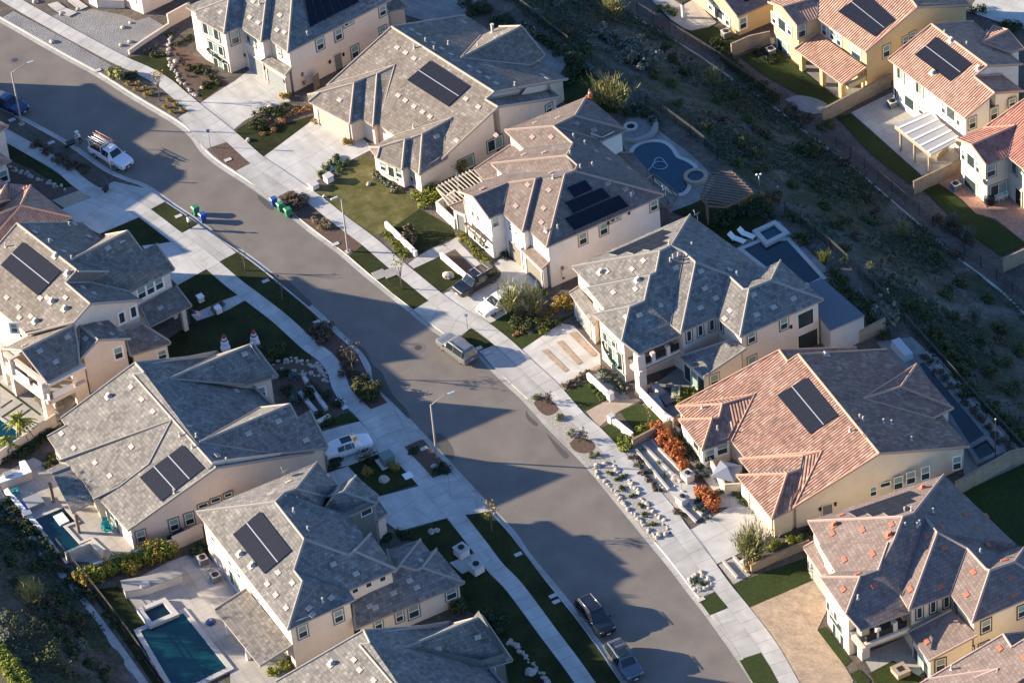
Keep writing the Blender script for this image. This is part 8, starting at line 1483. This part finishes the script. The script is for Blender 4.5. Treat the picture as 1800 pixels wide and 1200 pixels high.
for k, (x, y) in enumerate(((1757, 353), (1766, 349))):
    c = P(x, y, UZ+.05); o = thing('plastic_chair', 'white plastic chair by the red paver patio wall, %s of two' % ('left', 'right')[k], 'chair', c, 'white plastic chairs', vang+math.pi); m = MB(); m.box(c+V((0, 0, .44)), V((.24, 0, 0)), V((0, .24, 0)), V((0, 0, .025))); m.build('seat', M['white'], o); m = MB(); m.hexa([c+V(p) for p in ((-.25, -.22, .46), (-.2, -.22, .46), (-.2, .22, .46), (-.25, .22, .46))], [c+V(p) for p in ((-.36, -.2, .9), (-.32, -.2, .9), (-.32, .2, .9), (-.36, .2, .9))]); m.build('backrest', M['white'], o)
    for a in (-1, 1):
        for b in (-1, 1): m = MB(); m.abox(c.x+a*.2, c.y+b*.2, c.z, .045, .045, .43); m.build('leg', M['white'], o)
c = P(1739, 357, UZ+.05); o = thing('covered_grill', 'black covered grill at the corner of the house with the red patio', 'grill', c); m = MB(); m.lathe(c, [(.5, 0), (.6, .3), (.58, .8), (.4, 1.1), (.05, 1.18)], 14); m.build('cover', M['iron'], o); m = MB(); m.lathe(c, [(.62, 0), (.62, .05), (.5, .06)], 14); m.build('base', M['trimdark'], o)
c = P(1586, 622, ZY); o = thing('covered_furniture', 'pale blue grey covered furniture stack behind the red tiled house', 'furniture cover', c, None, vang+1.57); m = MB(); m.hexa([c+V(p) for p in ((-1.3, -.55, 0), (1.3, -.55, 0), (1.3, .55, 0), (-1.3, .55, 0))], [c+V(p) for p in ((-1.25, -.45, .9), (1.25, -.45, 1.05), (1.25, .45, 1.05), (-1.25, .45, .9))]); m.build('cover_sheet', flat('pale_canvas', (.4, .43, .45), .9), o); m = MB(); m.abox(c.x, c.y, c.z+.01, 2.66, 1.16, .06); m.build('base', M['trimgrey'], o)
c = P(371, 1094, ZY); o = thing('covered_ball', 'small dark blue float on the pale patio beside the teal pool', 'pool toy', c); m = MB(); m.lathe(c, [(.4, 0), (.5, .15), (.3, .3), (.1, .34)], 14); m.build('float_body', flat('blue_vinyl', (.03, .06, .18), .5), o); m = MB(); m.lathe(c+V((0, 0, .32)), [(.12, 0), (.1, .14), (.01, .16)], 10); m.build('float_top', M['white'], o)
c = P(45, 893, ZY); o = thing('pool_float', 'bright blue folded float by the low white wall of the narrow pool patio', 'pool toy', c, None, vang+1.57); m = MB(); m.box(c+V((0, 0, .18)), V((.75, 0, 0)), V((0, .3, 0)), V((0, 0, .16))); ob = m.build('float_body', flat('bright_blue_vinyl', (.01, .12, .42), .5), o); bv = ob.modifiers.new('soft', 'BEVEL'); bv.width = .12; bv.segments = 3; m = MB(); m.tube([c+V((-.75, .32, .2)), c+V((.75, .32, .2))], .12, 8); m.build('float_pillow', flat('bright_blue_vinyl', (.015, .16, .5), .5), o)
c = P(60, 886, ZY); o = thing('fire_table', 'grey covered square table on the narrow pool patio', 'table', c, None, vang); m = MB(); m.abox(c.x, c.y, c.z, 1.6, 1.5, .5); m.build('cover_sheet', flat('grey_cover', (.2, .21, .22), .9), o); m = MB(); m.abox(c.x, c.y, c.z+.5, 1.66, 1.56, .05); m.build('tabletop', flat('grey_cover_top', (.25, .26, .27), .9), o)
# house to the far upper left, mostly outside the frame
HZ = House('two_storey_house', 'cream house front at the top edge beside the gravel yard', 240, 10, 'cream', 'r_gray', 'c_gray')
HZ.roof('''a 148 -82; b 214 -55; c 240 -44; d 300 -72; e 260 -150; g 160 -140; @1 a c; h 225 -105 @1; f a b c h; f c d h; f d e h; f e g h; f g a h; w a b c d e g''', E2)
HZ.win('b', 231, -8, .9, 1.4, 'white') if 'b' in HZ.we else None
HZ.win('a', 205, 3, .9, 1.4, 'siding')
wall_run([(158, 6), (172, 13), (218, 14), (216, 8)], 1.0, 'cream planter wall at the top edge of the photo by the gravel yard', 'cream')
for k, q in enumerate(([(98, 20), (116, 14), (136, 22), (120, 30)], [(83, 8), (100, 3), (116, 14), (98, 20)], [(118, 2), (132, -4), (155, 12), (140, 18)])): sheet('path', q, 'concrete', lift=.05+.02*k)
# ---------------------------------------------------------------- road wear, shade trees on the terrace above
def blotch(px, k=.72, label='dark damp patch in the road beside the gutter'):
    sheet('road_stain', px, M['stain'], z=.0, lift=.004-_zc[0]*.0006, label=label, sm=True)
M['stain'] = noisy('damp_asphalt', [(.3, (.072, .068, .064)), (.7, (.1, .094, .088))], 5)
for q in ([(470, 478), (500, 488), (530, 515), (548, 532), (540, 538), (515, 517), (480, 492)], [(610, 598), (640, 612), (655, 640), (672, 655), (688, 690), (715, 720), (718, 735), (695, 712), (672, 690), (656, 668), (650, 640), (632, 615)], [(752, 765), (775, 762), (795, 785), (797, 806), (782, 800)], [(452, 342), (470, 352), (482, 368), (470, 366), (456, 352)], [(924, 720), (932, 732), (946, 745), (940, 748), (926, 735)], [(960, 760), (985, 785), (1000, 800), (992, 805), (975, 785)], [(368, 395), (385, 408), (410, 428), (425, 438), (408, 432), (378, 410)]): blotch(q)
def manhole(x, y, label):
    c = P(x, y, .006); mb = MB(); ring_ = lambda r, z: [c+V((math.cos(k*math.pi/12)*r, math.sin(k*math.pi/12)*r, z)) for k in range(24)]; o = thing('manhole_cover', label, 'manhole', c); mb.face(ring_(.38, .006)); mb.build('lid', M['lidrust'], o); a, b = ring_(.75, .002), ring_(.38, .004); rm = MB(); [rm.face([b[k], a[k], a[(k+1) % 24], b[(k+1) % 24]]) for k in range(24)]; rm.build('collar', M['collar'], o)
M['lidrust'] = flat('rusty_lid', (.06, .05, .045), .7); M['collar'] = flat('concrete_collar', (.13, .125, .12), .9)
manhole(735, 611, 'rusty manhole cover in the shaded road above the silver car'); manhole(26, 106, 'grey manhole cover in the road at the upper left')

cs = V((math.cos(SH_DIR), math.sin(SH_DIR), 0))
def proj(p):
    d = p-CAM; w = d.dot(_F); return 900+FPX*d.dot(_R)/w, 600-FPX*d.dot(_U)/w
def hip_block(H, tip, hz, key, wid=5.0, back=9.0):
    """unseen off-frame block, shaped so its roof peak throws its shadow tip at photo pixel tip"""
    T = P(*tip, 0)-cs*(hz/math.tan(SUN_EL)); T.z = 0; d = V((math.cos(.75), math.sin(.75), 0)); w = V((-d.y, d.x, 0)); e = hz-wid*.4
    pt = {key+'T': T+V((0, 0, hz)), key+'B': T-d*back+V((0, 0, hz)), key+'0': T+d*wid-w*wid+V((0, 0, e)), key+'1': T+d*wid+w*wid+V((0, 0, e)), key+'2': T-d*(back+wid)+w*wid+V((0, 0, e)), key+'3': T-d*(back+wid)-w*wid+V((0, 0, e))}
    ln = ['%s %.1f %.1f %.3f' % (k, *proj(p), p.z-H.z) for k, p in pt.items()]; k = lambda s: ' '.join(key+c for c in s)
    H.roof('\n'.join(ln+['f '+k('01T'), 'f '+k('12BT'), 'f '+k('23B'), 'f '+k('30TB'), 'w '+k('0123')]), 5.8)
hip_block(L0, (268, 222), 7.9, 'm'); hip_block(L0, (318, 312), 6.8, 'n', 4.5, 6)  # unseen blocks added off frame for the road shadows by the pickup
for k, (x, y, d, h) in enumerate(((40, 890, 21, 6.0), (150, 985, 24, 5.0), (262, 1040, 24, 6.0), (330, 1130, 30, 6.5), (205, 1000, 19, 5.0), (290, 1110, 25, 5.5))):
    q = P(x, y, ZY)-cs*d; q.z = 5.0; a, b = proj(q); tree(a, b, h, 1.9, 'olive', 'tall olive tree on the bank beyond the left edge of the photo', 420, 5.0, .32, .35, 'trees beyond the left edge', 'broadleaf_tree', .16)
